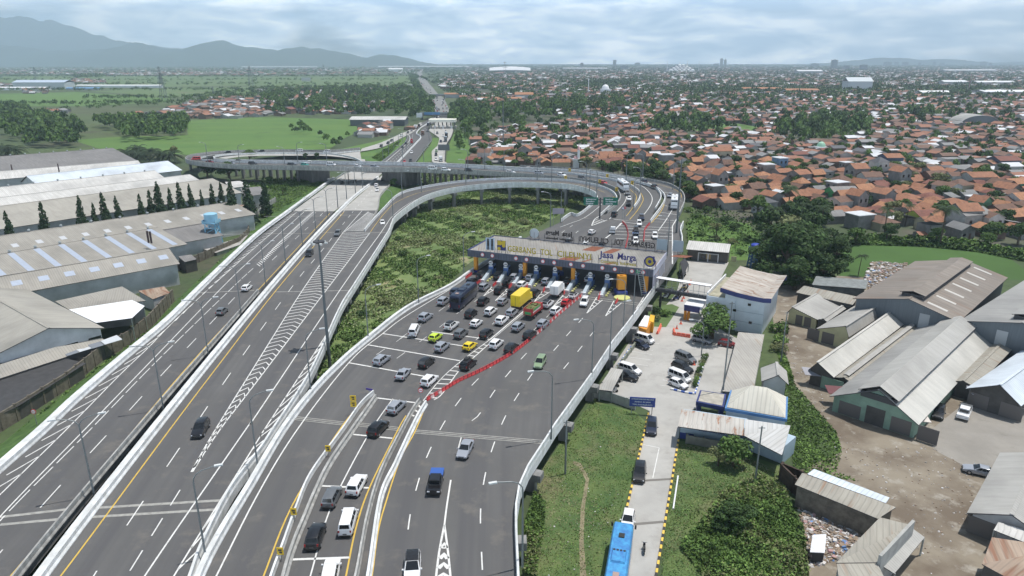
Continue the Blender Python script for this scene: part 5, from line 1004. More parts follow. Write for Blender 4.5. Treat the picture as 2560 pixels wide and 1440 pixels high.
for t in [('van','white',1610,847,10,3,'white minibus with dark windows in the top parking row'),('hatch','navy',1603,861,10,4,'dark blue car parked just below the minibus'),('minivan','white',1575,923,12,4,'white MPV parked beside the motorcycle canopy'),('suv','black',1566,939,9,2,'black SUV parked partly under the small canopy'),
          ('minivan','grey',1714,894,12,5,'dark grey van parked first in the centre row'),('suv','black',1706,918,12,5,'black SUV parked second in the centre row'),('van','white',1699,941,12,5,'white and blue patrol van parked third in the centre row'),('hatch','white',1696,958,12,5,'white hatchback parked fourth beside the planter shrubs'),
          ('mpv','silver',1756,848,12,3,'silver MPV parked in the shade under the broad tree'),('hatch','maroon',1819,858,12,2,'maroon hatchback parked right of the broad tree'),('suv','navy',1629,1066,-1,14,'dark SUV at the top of the access road'),('suv','black',1599,1180,-2,16,'black SUV on the access road by the kerb'),
          ('hatch','white',1570,1298,-3,18,'white car on the access road behind the blue bus'),('near_bus','blue',1547,1406,9,-60,'light blue bus with roof vents at the bottom of the access road'),('suv','black',2347,1030,-3,10,'black SUV parked in the right yard'),('pickup','white',2411,1030,-4,10,'white pickup parked in the right yard'),('sedan','silver',2451,1175,-18,-4,'old silver sedan parked beside the grey-roofed shed')]:
    o = car(*t[:6], t[6], zf=z0, hc=2. if 'bus' == NAMES[t[0]] else .75, grp='vehicles on the access road and car parks', base_z=.06)
    if t[0] == 'near_bus':
        for c in o.children: remat(c, {'car_paint_blue': M('bus_light_blue', (.07, .33, .60), .4, var=.35, scale=1.5, col2=(.05, .18, .45))})
for r in list(PROTO.values()): hide_proto(r)
# motorcycles
def moto(label='x'):
    r = thing('motorcycle', label, 'motorcycle'); 
    for x in (-.62, .62): m = MB(); m.cyl((x, -.06, .3), (x, .06, .3), .3, .3, 12, tyre); m.build('wheel', r)
    m = MB(); m.box((0, 0, .5), (.9, .28, .34), DEF, 0, .7); m.box((.42, 0, .68), (.28, .34, .5), DEF, 0, .8); m.box((-.62, 0, .68), (.5, .22, .16), DEF); m.build('body', r)
    m = MB(); m.box((-.25, 0, .78), (.7, .28, .12), trim); m.build('seat', r); m = MB(); m.cyl((.5, -.36, .98), (.5, .36, .98), .025, .025, 6, trim); m.cyl((.62, 0, .3), (.48, 0, .98), .04, .04, 6, steel); m.build('handlebar', r); m = MB(); m.box((.62, 0, .84), (.1, .2, .16), lampw); m.build('headlight', r); return r
mp_ = moto(); i = 0
def mrow(pts, an, cols, lab):
    for k, (x, y) in enumerate(pts): dup(mp_, P(x, y, .03), an + rnd_.uniform(-.12, .12), '%s motorcycle %s' % (cols[k % len(cols)], lab), 'parked motorcycles', swap={'car_paint_white': paintm(cols[k % len(cols)])})
mrow([(1690 + t * 2.4, 750 - t * 3.3) for t in range(7)], .25, ['blue', 'black', 'grey', 'black', 'white', 'blue', 'black'], 'in the row guarded by orange cones')
mrow([(1663 + t * 2.6, 746 - t * 3.6) for t in range(6)], .2, ['white', 'silver', 'black', 'red', 'black', 'silver'], 'in the row along the green wall')
mrow([(1708 + t * 1.8, 727 - t * 3.) for t in range(4)], .2, ['black', 'yellow', 'white', 'black'], 'parked above the footbridge')
mrow([(1702 + t * 3, 697 - t * 4) for t in range(3)], .2, ['black', 'black', 'grey'], 'beside the black awning')
mrow([(1533 + t * 3.6, 981 - t * 12) for t in range(4)], .1, ['white', 'black', 'grey', 'red'], 'under the small parking canopy')
mrow([(1610, 1378)], 1.45, ['black'], 'alone in the middle of the access road')
hide_proto(mp_)
cone = MB(); cone.box((0, 0, .04), (.5, .5, .08), orange_p); cone.cyl((0, 0, .08), (0, 0, .75), .17, .04, 10, orange_p); cp_ = tag(cone.build('traffic_cone', base=(0, 0, 0)), 'x', 'traffic cone')
for i, (x, y) in enumerate([(1705, 753), (1709, 746), (1714, 739), (1719, 733), (1724, 712), (1727, 706), (1702, 810), (1692, 822), (1734, 912)]): dup(cp_, P(x, y, .03), 0, 'orange traffic cone beside the parked motorcycles' if i < 6 else 'orange traffic cone near the office entrance', 'orange cones', sc=1.3)
hide_proto(cp_)
# ---------------------------------------------------------------- sheds and warehouses
beige = roofmat('beige_roof', (0.34, 0.32, 0.28), (0.29, 0.272, 0.24), sheet=1.2)
beige2 = roofmat('beige_roof_panel', (0.385, 0.365, 0.32), (0.335, 0.315, 0.275), sheet=2.4)
greyr = roofmat('old_grey_roof', (0.235, 0.225, 0.215), (0.18, 0.17, 0.165), sheet=1.2)
whiter = roofmat('white_sheet_roof', (0.60, 0.59, 0.565), (0.48, 0.47, 0.445), rust=(.45, .37, .30), rg=(.70, .80), sheet=1.0)
bluew = roofmat('bluish_white_roof', (0.62, 0.68, 0.74), (0.56, 0.62, 0.68), sheet=1.0)
brownr = roofmat('brown_grey_roof', (0.27, 0.235, 0.20), (0.185, 0.155, 0.13), rust=(.20, .13, .09), rg=(.58, .72), sheet=1.4)
palegr = roofmat('pale_grey_roof', (0.42, 0.41, 0.385), (0.36, 0.35, 0.325), sheet=1.5)
cream = roofmat('cream_grey_roof', (0.56, 0.545, 0.50), (0.49, 0.48, 0.445), sheet=2.0)
midgr = roofmat('mid_grey_roof', (0.355, 0.35, 0.335), (0.30, 0.295, 0.28), sheet=1.5)
ribr = roofmat('ribbed_rusty_roof', (0.52, 0.48, 0.43), (0.32, 0.26, 0.21), rust=(.24, .14, .09), rg=(.55, .66), sheet=.9, rs=.3)
rustr = roofmat('rust_brown_roof', (0.38, 0.29, 0.22), (0.27, 0.19, 0.13), rust=(.22, .10, .055), rg=(.5, .64), sheet=.9)
oldr = roofmat('weathered_roof', (0.36, 0.34, 0.29), (0.28, 0.26, 0.22), rust=(.25, .15, .09), rg=(.57, .68), sheet=.9)
skyl = M('skylight_sheet', (0.40, 0.45, 0.54), .4, var=.1, scale=1); wallw = M('white_block_wall', (0.55, 0.56, 0.57), .8, var=.25, scale=.3, det=7)
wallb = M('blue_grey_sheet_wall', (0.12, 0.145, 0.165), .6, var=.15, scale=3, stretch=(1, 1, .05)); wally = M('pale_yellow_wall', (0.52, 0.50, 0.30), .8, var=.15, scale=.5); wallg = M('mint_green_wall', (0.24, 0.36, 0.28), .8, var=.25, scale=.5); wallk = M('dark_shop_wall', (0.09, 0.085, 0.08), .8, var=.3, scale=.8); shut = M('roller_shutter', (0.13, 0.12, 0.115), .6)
def gable(name, label, cat, rn, rf, el, er, he, hr, rmat, wmat, cutn=0., cutf=0., walls=True, wl_=None, wr_=None, rmat2=None, sky=None, mon=None, doors=None, th=.15, vents=0, over=.6, mono=None, base=0.):
    """rn/rf: ridge pixels near/far; el/er: near-end eave pixels left/right (or None), heights he/hr"""
    a = P(rn[0], rn[1], hr); b = P(rf[0], rf[1], hr); u = (b - a).normalized(); v = Vector((-u.y, u.x, 0)); L = (b - a).length
    lw = (P(el[0], el[1], he) - a).dot(v) if el else None; rw = -(P(er[0], er[1], he) - a).dot(v) if er else None
    if lw is None: lw = wl_ if wl_ else rw
    if rw is None: rw = wr_ if wr_ else lw
    q = lambda s, t, z: Vector(((a + u * s + v * t).x, (a + u * s + v * t).y, z)); r = thing(name, label, cat, q(L / 2, 0, 0))
    s0, s1 = cutn, L - cutf
    def add(nm, fn): m = MB(); fn(m); return m.build(nm, r)
    if mono != 'r': add('roof', lambda m: m.slab([q(s0, 0, hr), q(s1, 0, hr), q(s1, lw, he), q(s0, lw, he)], th, rmat, dark))
    if mono != 'l': add('roof', lambda m: m.slab([q(s0, 0, hr), q(s0, -rw, he), q(s1, -rw, he), q(s1, 0, hr)], th, rmat2 or rmat, dark))
    add('ridge_cap', lambda m: m.box(q((s0 + s1) / 2, 0, hr + .03), (s1 - s0, .5, .1), rmat, math.atan2(u.y, u.x)))
    if walls:
        o = min(over, .25 * lw, .25 * rw); k = (hr - he) / max(lw, .1); kr = (hr - he) / max(rw, .1); g = th + .02
        for s in (s0 + o, s1 - o):
            add('gable_wall', lambda m: m.face([q(s, -rw + o, base), q(s, lw - o, base), q(s, lw - o, he + k * o - g), q(s, 0, hr - g), q(s, -rw + o, he + kr * o - g)] if s > L / 2 else [q(s, lw - o, base), q(s, -rw + o, base), q(s, -rw + o, he + kr * o - g), q(s, 0, hr - g), q(s, lw - o, he + k * o - g)], wmat))
        add('side_wall', lambda m: m.face([q(s1 - o, lw - o, base), q(s0 + o, lw - o, base), q(s0 + o, lw - o, he + k * o - g), q(s1 - o, lw - o, he + k * o - g)], wmat))
        add('side_wall', lambda m: m.face([q(s0 + o, -rw + o, base), q(s1 - o, -rw + o, base), q(s1 - o, -rw + o, he + kr * o - g), q(s0 + o, -rw + o, he + kr * o - g)], wmat))
    if sky:
        side, n, l0, l1, wd, smat = sky
        for i in range(n):
            s = s0 + (s1 - s0) * (i + .5) / n; W2 = lw if side == 'l' else rw; sg = 1 if side == 'l' else -1; z = lambda t: hr + (he - hr) * t + .04
            add('skylight', lambda m: m.slab([q(s - wd / 2, sg * W2 * l0, z(l0)), q(s + wd / 2, sg * W2 * l0, z(l0)), q(s + wd / 2, sg * W2 * l1, z(l1)), q(s - wd / 2, sg * W2 * l1, z(l1))], .03, smat))
    if mon:
        mw, mh, m0, m1, mm = mon; zb = hr + (he - hr) * mw / max(lw, rw)
        def mf(m):
            m.slab([q(s0 + m0, 0, hr + mh), q(s1 - m1, 0, hr + mh), q(s1 - m1, mw, zb + mh), q(s0 + m0, mw, zb + mh)], .12, mm, dark); m.slab([q(s0 + m0, 0, hr + mh), q(s0 + m0, -mw, zb + mh), q(s1 - m1, -mw, zb + mh), q(s1 - m1, 0, hr + mh)], .12, mm, dark)
            m.prism([q(s0 + m0 + .3, mw - .4, 0), q(s0 + m0 + .3, -mw + .4, 0), q(s1 - m1 - .3, -mw + .4, 0), q(s1 - m1 - .3, mw - .4, 0)], zb - .5, zb + mh - .15, dark)
        add('roof_monitor', mf)
    for (t0, t1, dh, dm, z_) in (doors or []):
        add('door', lambda m: m.prism([q(s0 + min(over, .25 * lw, .25 * rw) - .05, t0, 0), q(s0 + min(over, .25 * lw, .25 * rw) - .05, t1, 0), q(s0 + min(over, .25 * lw, .25 * rw) + .05, t1, 0), q(s0 + min(over, .25 * lw, .25 * rw) + .05, t0, 0)], z_, z_ + dh, dm))
    for i in range(vents):
        s = s0 + (s1 - s0) * (i + .5) / vents; add('roof_vent', lambda m: (m.cyl(q(s, 0, hr), q(s, 0, hr + .5), .3, .3, 8, steel), m.dome(q(s, 0, hr + .5), .5, .35, 8, 2, steel)))
    return r, q, L, lw, rw
# left factory: ridges run up to the right; near end is at the right
gable('factory_building', 'big beige gabled factory hall with a row of dark windows in its white gable', 'factory', (122, 820), (-60, 718), (-40, 905), (252, 815), 6.5, 9.5, beige2, wallw, doors=[(-9 + i * 4.4, -6.6 + i * 4.4, .8, glass, 4.2) for i in range(7)])
a = wl([(-120, 985), (0, 943), (90, 908), (180, 880), (276, 858)], dz=4.0, sm=False); b = wl([(-110, 950), (0, 903), (90, 880), (170, 858), (245, 833)], dz=5.6, sm=False)
def awn(name, label, poly, hs, mat, cat='roof', posts=True, wmat=None, th=.12, sk=None):
    pts = [P(x, y, z) for (x, y), z in zip(poly, hs)]; c = sum(pts, Vector()) / len(pts); r = thing(name, label, cat, (c.x, c.y, 0)); m = MB(); m.slab(pts, th, mat, dark); m.build('roof', r)
    if wmat:
        m = MB(); cc = [p.lerp(c, .06) for p in pts]; n = len(cc)
        for i in range(n): p, q_ = cc[i], cc[(i + 1) % n]; m.face([(p.x, p.y, 0), (q_.x, q_.y, 0), (q_.x, q_.y, q_.z - th), (p.x, p.y, p.z - th)], wmat)
        m.build('wall', r)
    elif posts:
        for p in pts: q_ = p.lerp(c, .05); m = MB(); m.cyl((q_.x, q_.y, 0), (q_.x, q_.y, q_.z - th), .12, .12, 6, steel); m.build('post', r)
    return r
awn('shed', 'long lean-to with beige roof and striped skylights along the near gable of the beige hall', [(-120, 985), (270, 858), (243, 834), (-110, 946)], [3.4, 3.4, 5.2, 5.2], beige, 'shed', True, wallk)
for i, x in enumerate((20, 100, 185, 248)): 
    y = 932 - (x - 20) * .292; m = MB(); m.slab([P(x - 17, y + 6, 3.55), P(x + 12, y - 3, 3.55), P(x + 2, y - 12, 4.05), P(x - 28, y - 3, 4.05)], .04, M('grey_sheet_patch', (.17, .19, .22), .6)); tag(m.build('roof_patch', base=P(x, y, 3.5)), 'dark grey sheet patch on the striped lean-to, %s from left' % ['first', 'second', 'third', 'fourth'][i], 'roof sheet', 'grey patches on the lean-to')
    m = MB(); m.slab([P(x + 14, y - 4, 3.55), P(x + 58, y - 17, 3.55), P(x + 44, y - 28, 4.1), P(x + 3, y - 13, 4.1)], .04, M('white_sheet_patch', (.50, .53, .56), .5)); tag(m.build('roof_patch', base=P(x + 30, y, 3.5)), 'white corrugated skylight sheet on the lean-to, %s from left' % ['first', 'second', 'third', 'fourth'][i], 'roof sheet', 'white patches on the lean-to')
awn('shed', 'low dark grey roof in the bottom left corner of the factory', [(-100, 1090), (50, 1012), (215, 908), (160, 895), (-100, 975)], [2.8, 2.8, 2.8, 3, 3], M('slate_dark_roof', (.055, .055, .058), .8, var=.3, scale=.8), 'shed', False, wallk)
awn('canopy', 'bright white factory canopy on posts beside the perimeter wall', [(172, 774), (330, 750), (362, 765), (330, 795), (240, 807)], [6] * 5, M('bright_white_sheet', (.80, .81, .83), .5), 'canopy')
awn('shed', 'beige roof behind the bright white canopy', [(137, 753), (305, 716), (365, 752), (172, 774)], [6.5, 6.5, 5.6, 5.6], beige, 'shed', False, wallw)
awn('shed', 'small rust-brown roof beside the perimeter wall', [(345, 727), (410, 716), (425, 732), (382, 748)], [4, 4, 3.2, 3.2], rustr, 'shed', False, wallw)
awn('shed', 'small grey shed roof between the long halls and the wall', [(445, 641), (478, 636), (492, 648), (462, 655)], [4, 4, 3.5, 3.5], greyr, 'shed', False, wallk)
gable('warehouse', 'long beige warehouse with seven blue skylights, nearest of the long halls', 'warehouse', (422, 620), (-150, 715), None, (462, 657), 6, 9, beige, wallw, sky=('r', 11, .35, .6, 1.8, skyl)) if False else None
def hall(label, R_, L_, B_, he, hr, rm, wm=wallw, back=None, **kw):
    """ridge right end R_, ridge left end L_, near eave right end B_"""
    return gable('warehouse', label, 'warehouse', R_, L_, B_, None, he, hr, rm, wm, wr_=back, **kw)
hall('long beige warehouse with a row of blue skylight squares, nearest of the long halls', (422, 620), (-150, 716), (462, 657), 6, 9, beige, sky=('l', 9, .35, .6, 2.2, skyl), back=6)
hall('beige warehouse with long pale skylight strips down its slope', (395, 568), (-150, 661), (460, 612), 5, 7.4, beige, sky=('l', 9, .03, .93, 1.6, skyl), back=4, vents=9)
hall('darker beige roof section with two black flues, right of the skylight strips', (515, 558), (395, 578), (512, 597), 4.6, 6.8, greyr, back=5)
hall('long beige warehouse with small white skylights behind the cypress row front', (582, 504), (-150, 612), (596, 543), 6.4, 8.8, beige, sky=('l', 14, .5, .68, 1.6, M('white_skylight', (.50, .51, .53), .5)), back=7, vents=10)
hall('long beige warehouse with a dark eave, just behind the cypress row', (532, 446), (-150, 535), (590, 484), 8, 11.5, beige2, back=5)
hall('low white lean-to hall between the cypresses and the dark eave', (540, 489), (-150, 592), (560, 503), 5.5, 6.4, whiter, back=3)
hall('long white stained warehouse roof, second behind the cypress row', (475, 436), (-150, 512), (509, 452), 8.5, 10.5, whiter, back=4)
hall('long white warehouse roof with small vents, third behind the cypress row', (387, 426), (-150, 484), (415, 446), 9, 11.5, whiter, back=5, vents=9)
hall('pale bluish gabled warehouse with an open left gable end', (420, 402), (65, 440), (452, 426), 7, 10.5, bluew, back=9)
hall('white warehouse roof with raised sheets behind the pale bluish hall', (345, 401), (-150, 440), (372, 417), 7, 9.5, whiter, back=8)
hall('dark grey factory roof dotted with vents, farthest of the factory', (282, 370), (-150, 402), (322, 402), 6.5, 9.5, greyr, back=10, vents=12)
awn('shed', 'brown and rusty roof at the right end of the beige warehouses', [(585, 512), (635, 512), (620, 542), (596, 540)], [6, 6, 5, 5], rustr, 'shed', False, wallw)
awn('shed', 'grey rough roof near the dead tree at the factory corner', [(600, 470), (650, 466), (668, 484), (612, 492)], [7, 7, 6, 6], greyr, 'shed', False, cwall)
awn('shed', 'white and red roof between cypresses at the factory corner', [(562, 455), (600, 452), (625, 465), (575, 470)], [5, 5, 4.5, 4.5], whiter, 'shed', False, wallw)
awn('shed', 'low concrete yard roof below the blue water tower', [(505, 622), (560, 606), (620, 588), (600, 612), (540, 632)], [1.2] * 5, conc, 'shed', False, cwall)
for x, y, lab in ((372, 607, 'left'), (379, 608, 'right')): m = MB(); b = P(x, y, 7); m.cyl(b, b + UZ * 3.6, .3, .3, 8, M('sooty_steel', (.06, .035, .035), .8)); tag(m.build('chimney', base=b), lab + ' one of two dark flues on the factory roof', 'chimney')
for x, y, z in ((148, 430, 8), (32, 432, 8)): m = MB(); b = P(x, y, z); m.cyl(b, b + UZ * 4, .3, .25, 8, M('sooty_steel', (.06, .035, .035), .8)); tag(m.build('chimney', base=b), 'thin rusty chimney between the white factory roofs', 'chimney', 'thin chimneys')
def wall(line, h, label, mat=cwall, t=.25, nm='boundary_wall', cat='wall', posts=3.2, grp=None, pm=None, z=0.):
    p = PL(wl(line, lambda y: z, sm=False)); r = thing(nm, label, cat, p.at(0), grp); m = MB(); m.sweep(p.p, [(-t / 2, 0), (t / 2, 0), (t / 2, h), (-t / 2, h)], mat); m.build('panel', r)
    if posts:
        m = MB(); s = 0
        while s < p.L: d = p.dirn(s); m.box(p.at(s) + UZ * (h / 2 + .08), (.3, t + .2, h + .16), pm or mat, math.atan2(d.y, d.x)); s += posts
        m.build('post', r)
old_wall = M('mossy_wall', (.20, .175, .14), .95, var=.45, scale=1.2, det=7)
wall([(-120, 1155), (50, 1050), (170, 972), (265, 895), (325, 862), (375, 822), (435, 752)], 3.2, 'long mossy boundary wall between the factory and the grass bank', old_wall)
wall([(375, 700), (455, 672), (500, 655), (535, 640), (600, 612), (622, 590), (628, 560)], 2.6, 'mossy factory wall near the blue water tower', old_wall)
wall([(640, 545), (668, 520), (690, 505)], 2.2, 'low grey wall at the factory corner by the cypress', cwall)
wall([(112, 0), (112, 0)], .1, 'x') if False else None
# water towers
def wtower(px, py, h, label, tank, frame, r_=2.1, th=2.8, s=2.6):
    b = P(px, py); r = thing('water_tower', label, 'water tower', b); m = MB(); c4 = [(-s, -s), (s, -s), (s, s), (-s, s)]
    for i, (x, y) in enumerate(c4):
        m.cyl(b + Vector((x, y, 0)), b + Vector((x * .72, y * .72, h)), .2, .2, 6, frame)
    for k in range(5):
        z0_, z1_ = h * k / 5, h * (k + 1) / 5; f0, f1 = 1 - .28 * k / 5, 1 - .28 * (k + 1) / 5
        for i in range(4):
            p = c4[i]; q = c4[(i + 1) % 4]; m.cyl(b + Vector((p[0] * f1, p[1] * f1, z1_)), b + Vector((q[0] * f1, q[1] * f1, z1_)), .14, .14, 4, frame); m.cyl(b + Vector((p[0] * f0, p[1] * f0, z0_)), b + Vector((q[0] * f1, q[1] * f1, z1_)), .12, .12, 4, frame)
    m.build('lattice_frame', r); m = MB(); m.box(b + UZ * h, (s * 2.1, s * 2.1, .2), frame)
    for k in (-1, 1): m.box(b + Vector((0, k * s * 1.05, h + .5)), (s * 2.1, .08, .5), tank if k < 0 else frame); m.box(b + Vector((k * s * 1.05, 0, h + .6)), (.08, s * 2.1, .8), tank if k > 0 else frame)
    m.build('platform', r); m = MB(); m.cyl(b + UZ * (h + .1), b + UZ * (h + th), r_, r_, 20, tank); m.dome(b + UZ * (h + th), r_, .35, 20, 2, tank); m.build('tank', r, smooth=True)
wtower(537, 618, 8.4, 'tall light blue lattice water tower with a round tank by the factory', M('tank_sky_blue', (.27, .50, .64), .5), M('frame_sky_blue', (.22, .46, .62), .5), 2.1, 2.9, 2.1)
wtower(1884, 668, 5.2, 'small dark blue lattice water tower in front of the big tree', M('tank_deep_blue', (.02, .05, .38), .5), M('frame_deep_blue', (.05, .12, .28), .5), 1.4, 1.8, 1.5)
# ---------------------------------------------------------------- toll office compound
def hall2(name, label, cat, fl, fr, depth, h, mat, base_z=0.):
    a = P(*fl, 0); b = P(*fr, 0); u = (b - a).normalized(); v = Vector((-u.y, u.x, 0)); L = (b - a).length; q = lambda s, t, z: Vector(((a + u * s + v * t).x, (a + u * s + v * t).y, z)); r = thing(name, label, cat, q(L / 2, depth / 2, 0)); return r, q, L
r, q, L = hall2('office_building', 'tall pale blue toll office with a navy-edged ribbed roof', 'office building', (1760, 812), (1903, 838), 0, 0, None); D = 17.
m = MB(); m.prism([q(0, 0, 0), q(L, 0, 0), q(L, D, 0), q(0, D, 0)], 0, 7.2, lblue); m.prism([q(4.2, .03, 0), q(L, .03, 0), q(L, D, 0), q(4.2, D, 0)], 7.2, 8.9, lblue); m.build('wall', r)
m = MB(); m.prism([q(.3, .3, 0), q(4.15, .3, 0), q(4.15, D - .3, 0), q(.3, D - .3, 0)], 7.2, 7.3, M('terrace_slab', (.42, .40, .30), .9, var=.4, scale=.5)); m.prism([q(0, 0, 0), q(.25, 0, 0), q(.25, D, 0), q(0, D, 0)], 7.2, 8.0, white); m.build('terrace', r)
rz = [(0, 9.9), (.3, 9.35), (.6, 9.05), (.85, 8.95), (1, 9.15)]; m = MB(); mfa = MB(); mfb = MB()
for i in range(4):
    (t0, h0), (t1, h1) = rz[i], rz[i + 1]; x0, x1 = 3.2 + (L - 1.8) * t0, 3.2 + (L - 1.8) * t1; m.slab([q(x0, -1.2, h0), q(x1, -1.2, h1), q(x1, D + 1, h1 + .4), q(x0, D + 1, h0 + .4)], .1, ribr)
    for mf, yy in ((mfa, -1.25), (mfb, D + 1.05)): mf.mesh([q(x0, yy, h0 - .9), q(x1, yy, h1 - .9), q(x1, yy, h1 + .12), q(x0, yy, h0 + .12), q(x0, yy + .08, h0 - .9), q(x1, yy + .08, h1 - .9), q(x1, yy + .08, h1 + .12), q(x0, yy + .08, h0 + .12)], [(0, 1, 2, 3), (5, 4, 7, 6), (3, 2, 6, 7)], navy)
m.build('roof', r); mfa.build('fascia', r); mfb.build('fascia', r)
for (s, z) in ((9.3, 6.4), (9.9, 2.2), (6.2, 4.5)): m = MB(); m.prism([q(s, -.04, 0), q(s + .7, -.04, 0), q(s + .7, .02, 0), q(s, .02, 0)], z, z + .6, glass); m.build('window', r)
m = MB(); 
for z in (2.4, 4.8): m.prism([q(0, -.03, 0), q(L, -.03, 0), q(L, .01, 0), q(0, .01, 0)], z, z + .1, M('wall_groove', (.30, .38, .45), .6))
m.prism([q(6.6, -.03, 0), q(6.7, -.03, 0), q(6.7, .01, 0), q(6.6, .01, 0)], .1, 7.2, M('wall_groove', (.30, .38, .45), .6)); m.build('wall_groove', r)
# entrance canopy
def box_px(pts, z0_, z1_, mat, m): m.prism([P(x, y, z1_) for x, y in pts], z0_, z1_, mat)
r = thing('entrance_canopy', 'flat canopy with a navy front on orange columns at the office entrance', 'canopy', P(1730, 800)); m = MB(); box_px([(1710, 761), (1725, 744), (1768, 746), (1756, 768)], 3.1, 3.9, white, m); m.build('roof', r)
m = MB(); a = P(1711, 762, 3.9); b = P(1750, 769, 3.9); d = (b - a).normalized(); n_ = Vector((d.y, -d.x, 0)); m.prism([a + n_ * .06, b + n_ * .06, b + n_ * .02, a + n_ * .02], 2.5, 3.9, navy); m.build('fascia', r)
for t in (.06, .28): c = a.lerp(b, t) - n_ * .5; m = MB(); m.box((c.x, c.y, 1.25), (.5, .5, 2.5), orange, .2); m.build('pillar', r)
r = thing('gatehouse', 'low dark building with a white sheet roof at the top of the car park', 'building', P(1768, 655)); m = MB(); m.slab([P(1715, 623, 3.6), P(1822, 632, 3.6), P(1827, 610, 4.6), P(1722, 601, 4.6)], .15, whiter, dark); m.build('roof', r)
a, b = P(1718, 648), P(1818, 658); u = (b - a).normalized(); v = Vector((-u.y, u.x, 0)); m = MB(); m.prism([a, b, b + v * 6, a + v * 6], 0, 3.35, M('gatehouse_wall', (.16, .15, .14), .8, var=.2)); m.build('wall', r)
m = MB(); c = a + u * 3.2; m.prism([c - v * .8, c + u * 6.2 - v * .8, c + u * 6.2, c], 2.5, 2.7, white); 
for t in (0, 2.9, 5.9): m.box(c + u * (t + .15) - v * .6 + UZ * 1.25, (.3, .3, 2.5), white, math.atan2(u.y, u.x))
m.build('porch', r)
for t, mt in ((2, glass), (3.4, M('tan_curtain', (.5, .36, .18), .6)), (11, M('pale_curtain', (.55, .5, .3), .6))): m = MB(); c = a + u * (t + 2.); m.prism([c - v * .05, c + u * 1.6 - v * .05, c + u * 1.6 + v * .05, c + v * .05], .7, 2.3, mt); m.build('window', r)  # window panels: dark glass, a flat tan curtain and a paler one
r = thing('footbridge', 'white roofed footbridge from the plaza to the office on a dark beam', 'footbridge', P(1700, 740)); a = P(1640, 695, 8.2); b = P(1776, 716, 8.2); d = (b - a).normalized(); l = Vector((-d.y, d.x, 0)); m = MB(); m.slab([a, b, b + l * 1.8, a + l * 1.8], .15, white, dark); m.build('roof', r)
m = MB(); c0, c1 = a + l * .2, b + l * .2; m.prism([c0, c1, c1 + l * 1.4, c0 + l * 1.4], 4.7, 5.3, dark); m.build('deck', r); m = MB()
for i in range(9): c = c0.lerp(c1, .2 + .1 * i); m.cyl((c.x, c.y, 5.3), (c.x, c.y, 8.1), .05, .05, 5, steel)
for z in (5.9, 6.4): m.cyl((c0.x, c0.y, z), (c1.x, c1.y, z), .04, .04, 5, steel)
m.build('railing', r)
for t in (.12,): c = c0.lerp(c1, t); m = MB(); m.cyl((c.x, c.y + .7, 0), (c.x, c.y + .7, 4.7), .3, .3, 8, dark); m.build('pillar', r)
awn('awning', 'black torn awning leaning beside the motorcycles', [(1700, 655), (1712, 645), (1722, 660), (1708, 690)], [3.2, 3.2, 2.4, 2.4], M('black_tarp', (.03, .03, .035), .8), 'awning')
r = thing('guard_booth', 'yellow guard booth with a white roof beside the upper car park', 'booth', P(1606, 835)); m = MB(); box_px([(1597, 818), (1612, 790), (1634, 795), (1616, 824)], 0, 2.5, orange, m); m.build('wall', r); m = MB(); box_px([(1596, 814), (1612, 788), (1624, 790), (1618, 817)], 2.5, 2.75, white, m); m.build('roof', r)
m = MB(); box_px([(1622, 802), (1626, 786), (1637, 789), (1634, 806)], .02, 2.6, M('booth_yellow', (.7, .42, .04), .5), m); m.build('cabin', r)
for t, lab, ln in ((0, ' plastic barrier by the yellow guard booth', [(1643, 836), (1647, 828), (1652, 816)]), (1, ' plastic barrier row near the broad tree', [(1684, 827), (1686, 838), (1730, 845)])):
    pl_ = PL(wl(ln, dz=.03, sm=False)); s = .5
    while s < pl_.L: d = pl_.dirn(s); m = MB(); an = math.atan2(d.y, d.x); c = pl_.at(s); m.box(c + UZ * .18, (1.0, .5, .36), orange_p, an); m.box(c + UZ * .55, (.95, .26, .45), orange_p, an); o = m.build('traffic_barrier', base=c); tag(o, 'orange' + lab, 'barrier', 'orange plastic barriers'); s += 1.05
r = awn('parking_canopy', 'low grey sheet canopy over motorcycles at the corner of the car park', [(1497, 974), (1530, 978), (1558, 924), (1528, 919)], [2.4, 2.4, 2.5, 2.5], palegr, 'canopy')
wall([(1488, 995), (1525, 1003), (1588, 1025)], 1.8, 'grey concrete panel wall below the motorcycle canopy', cwall, nm='panel_wall')
wall([(1596, 855), (1540, 930), (1510, 990)], 1.0, 'low green-grey wall between the plaza piers and the parking bays', M('mossy_low_wall', (.28, .30, .24), .9, var=.3))
r, q, L = hall2('long_annex', 'long narrow building with stained ribbed roof running beside the car park', 'building', (1818, 992), (1884, 1002), 0, 0, None)
a, b, c, d = P(1806, 978, 3.6), P(1882, 984, 3.6), P(1911, 836, 3.6), P(1846, 830, 3.6); m = MB(); m.slab([a, b, c, d], .14, roofmat('annex_roof', (.42, .40, .36), (.34, .32, .29), rust=(.32, .24, .16), rg=(.6, .75), sheet=1.2), dark); m.build('roof', r); cc = (a + b + c + d) / 4; m = MB(); m.prism([p.lerp(cc, .05) for p in (a, b, c, d)], 0, 3.4, wallw); m.build('wall', r)
m = MB(); p0, p1 = a.lerp(cc, .03), d.lerp(cc, .03); m.prism([p0, p1, p1 + Vector((-.12, 0, 0)), p0 + Vector((-.12, 0, 0))], .05, .5, yel); m.build('base_stripe', r)
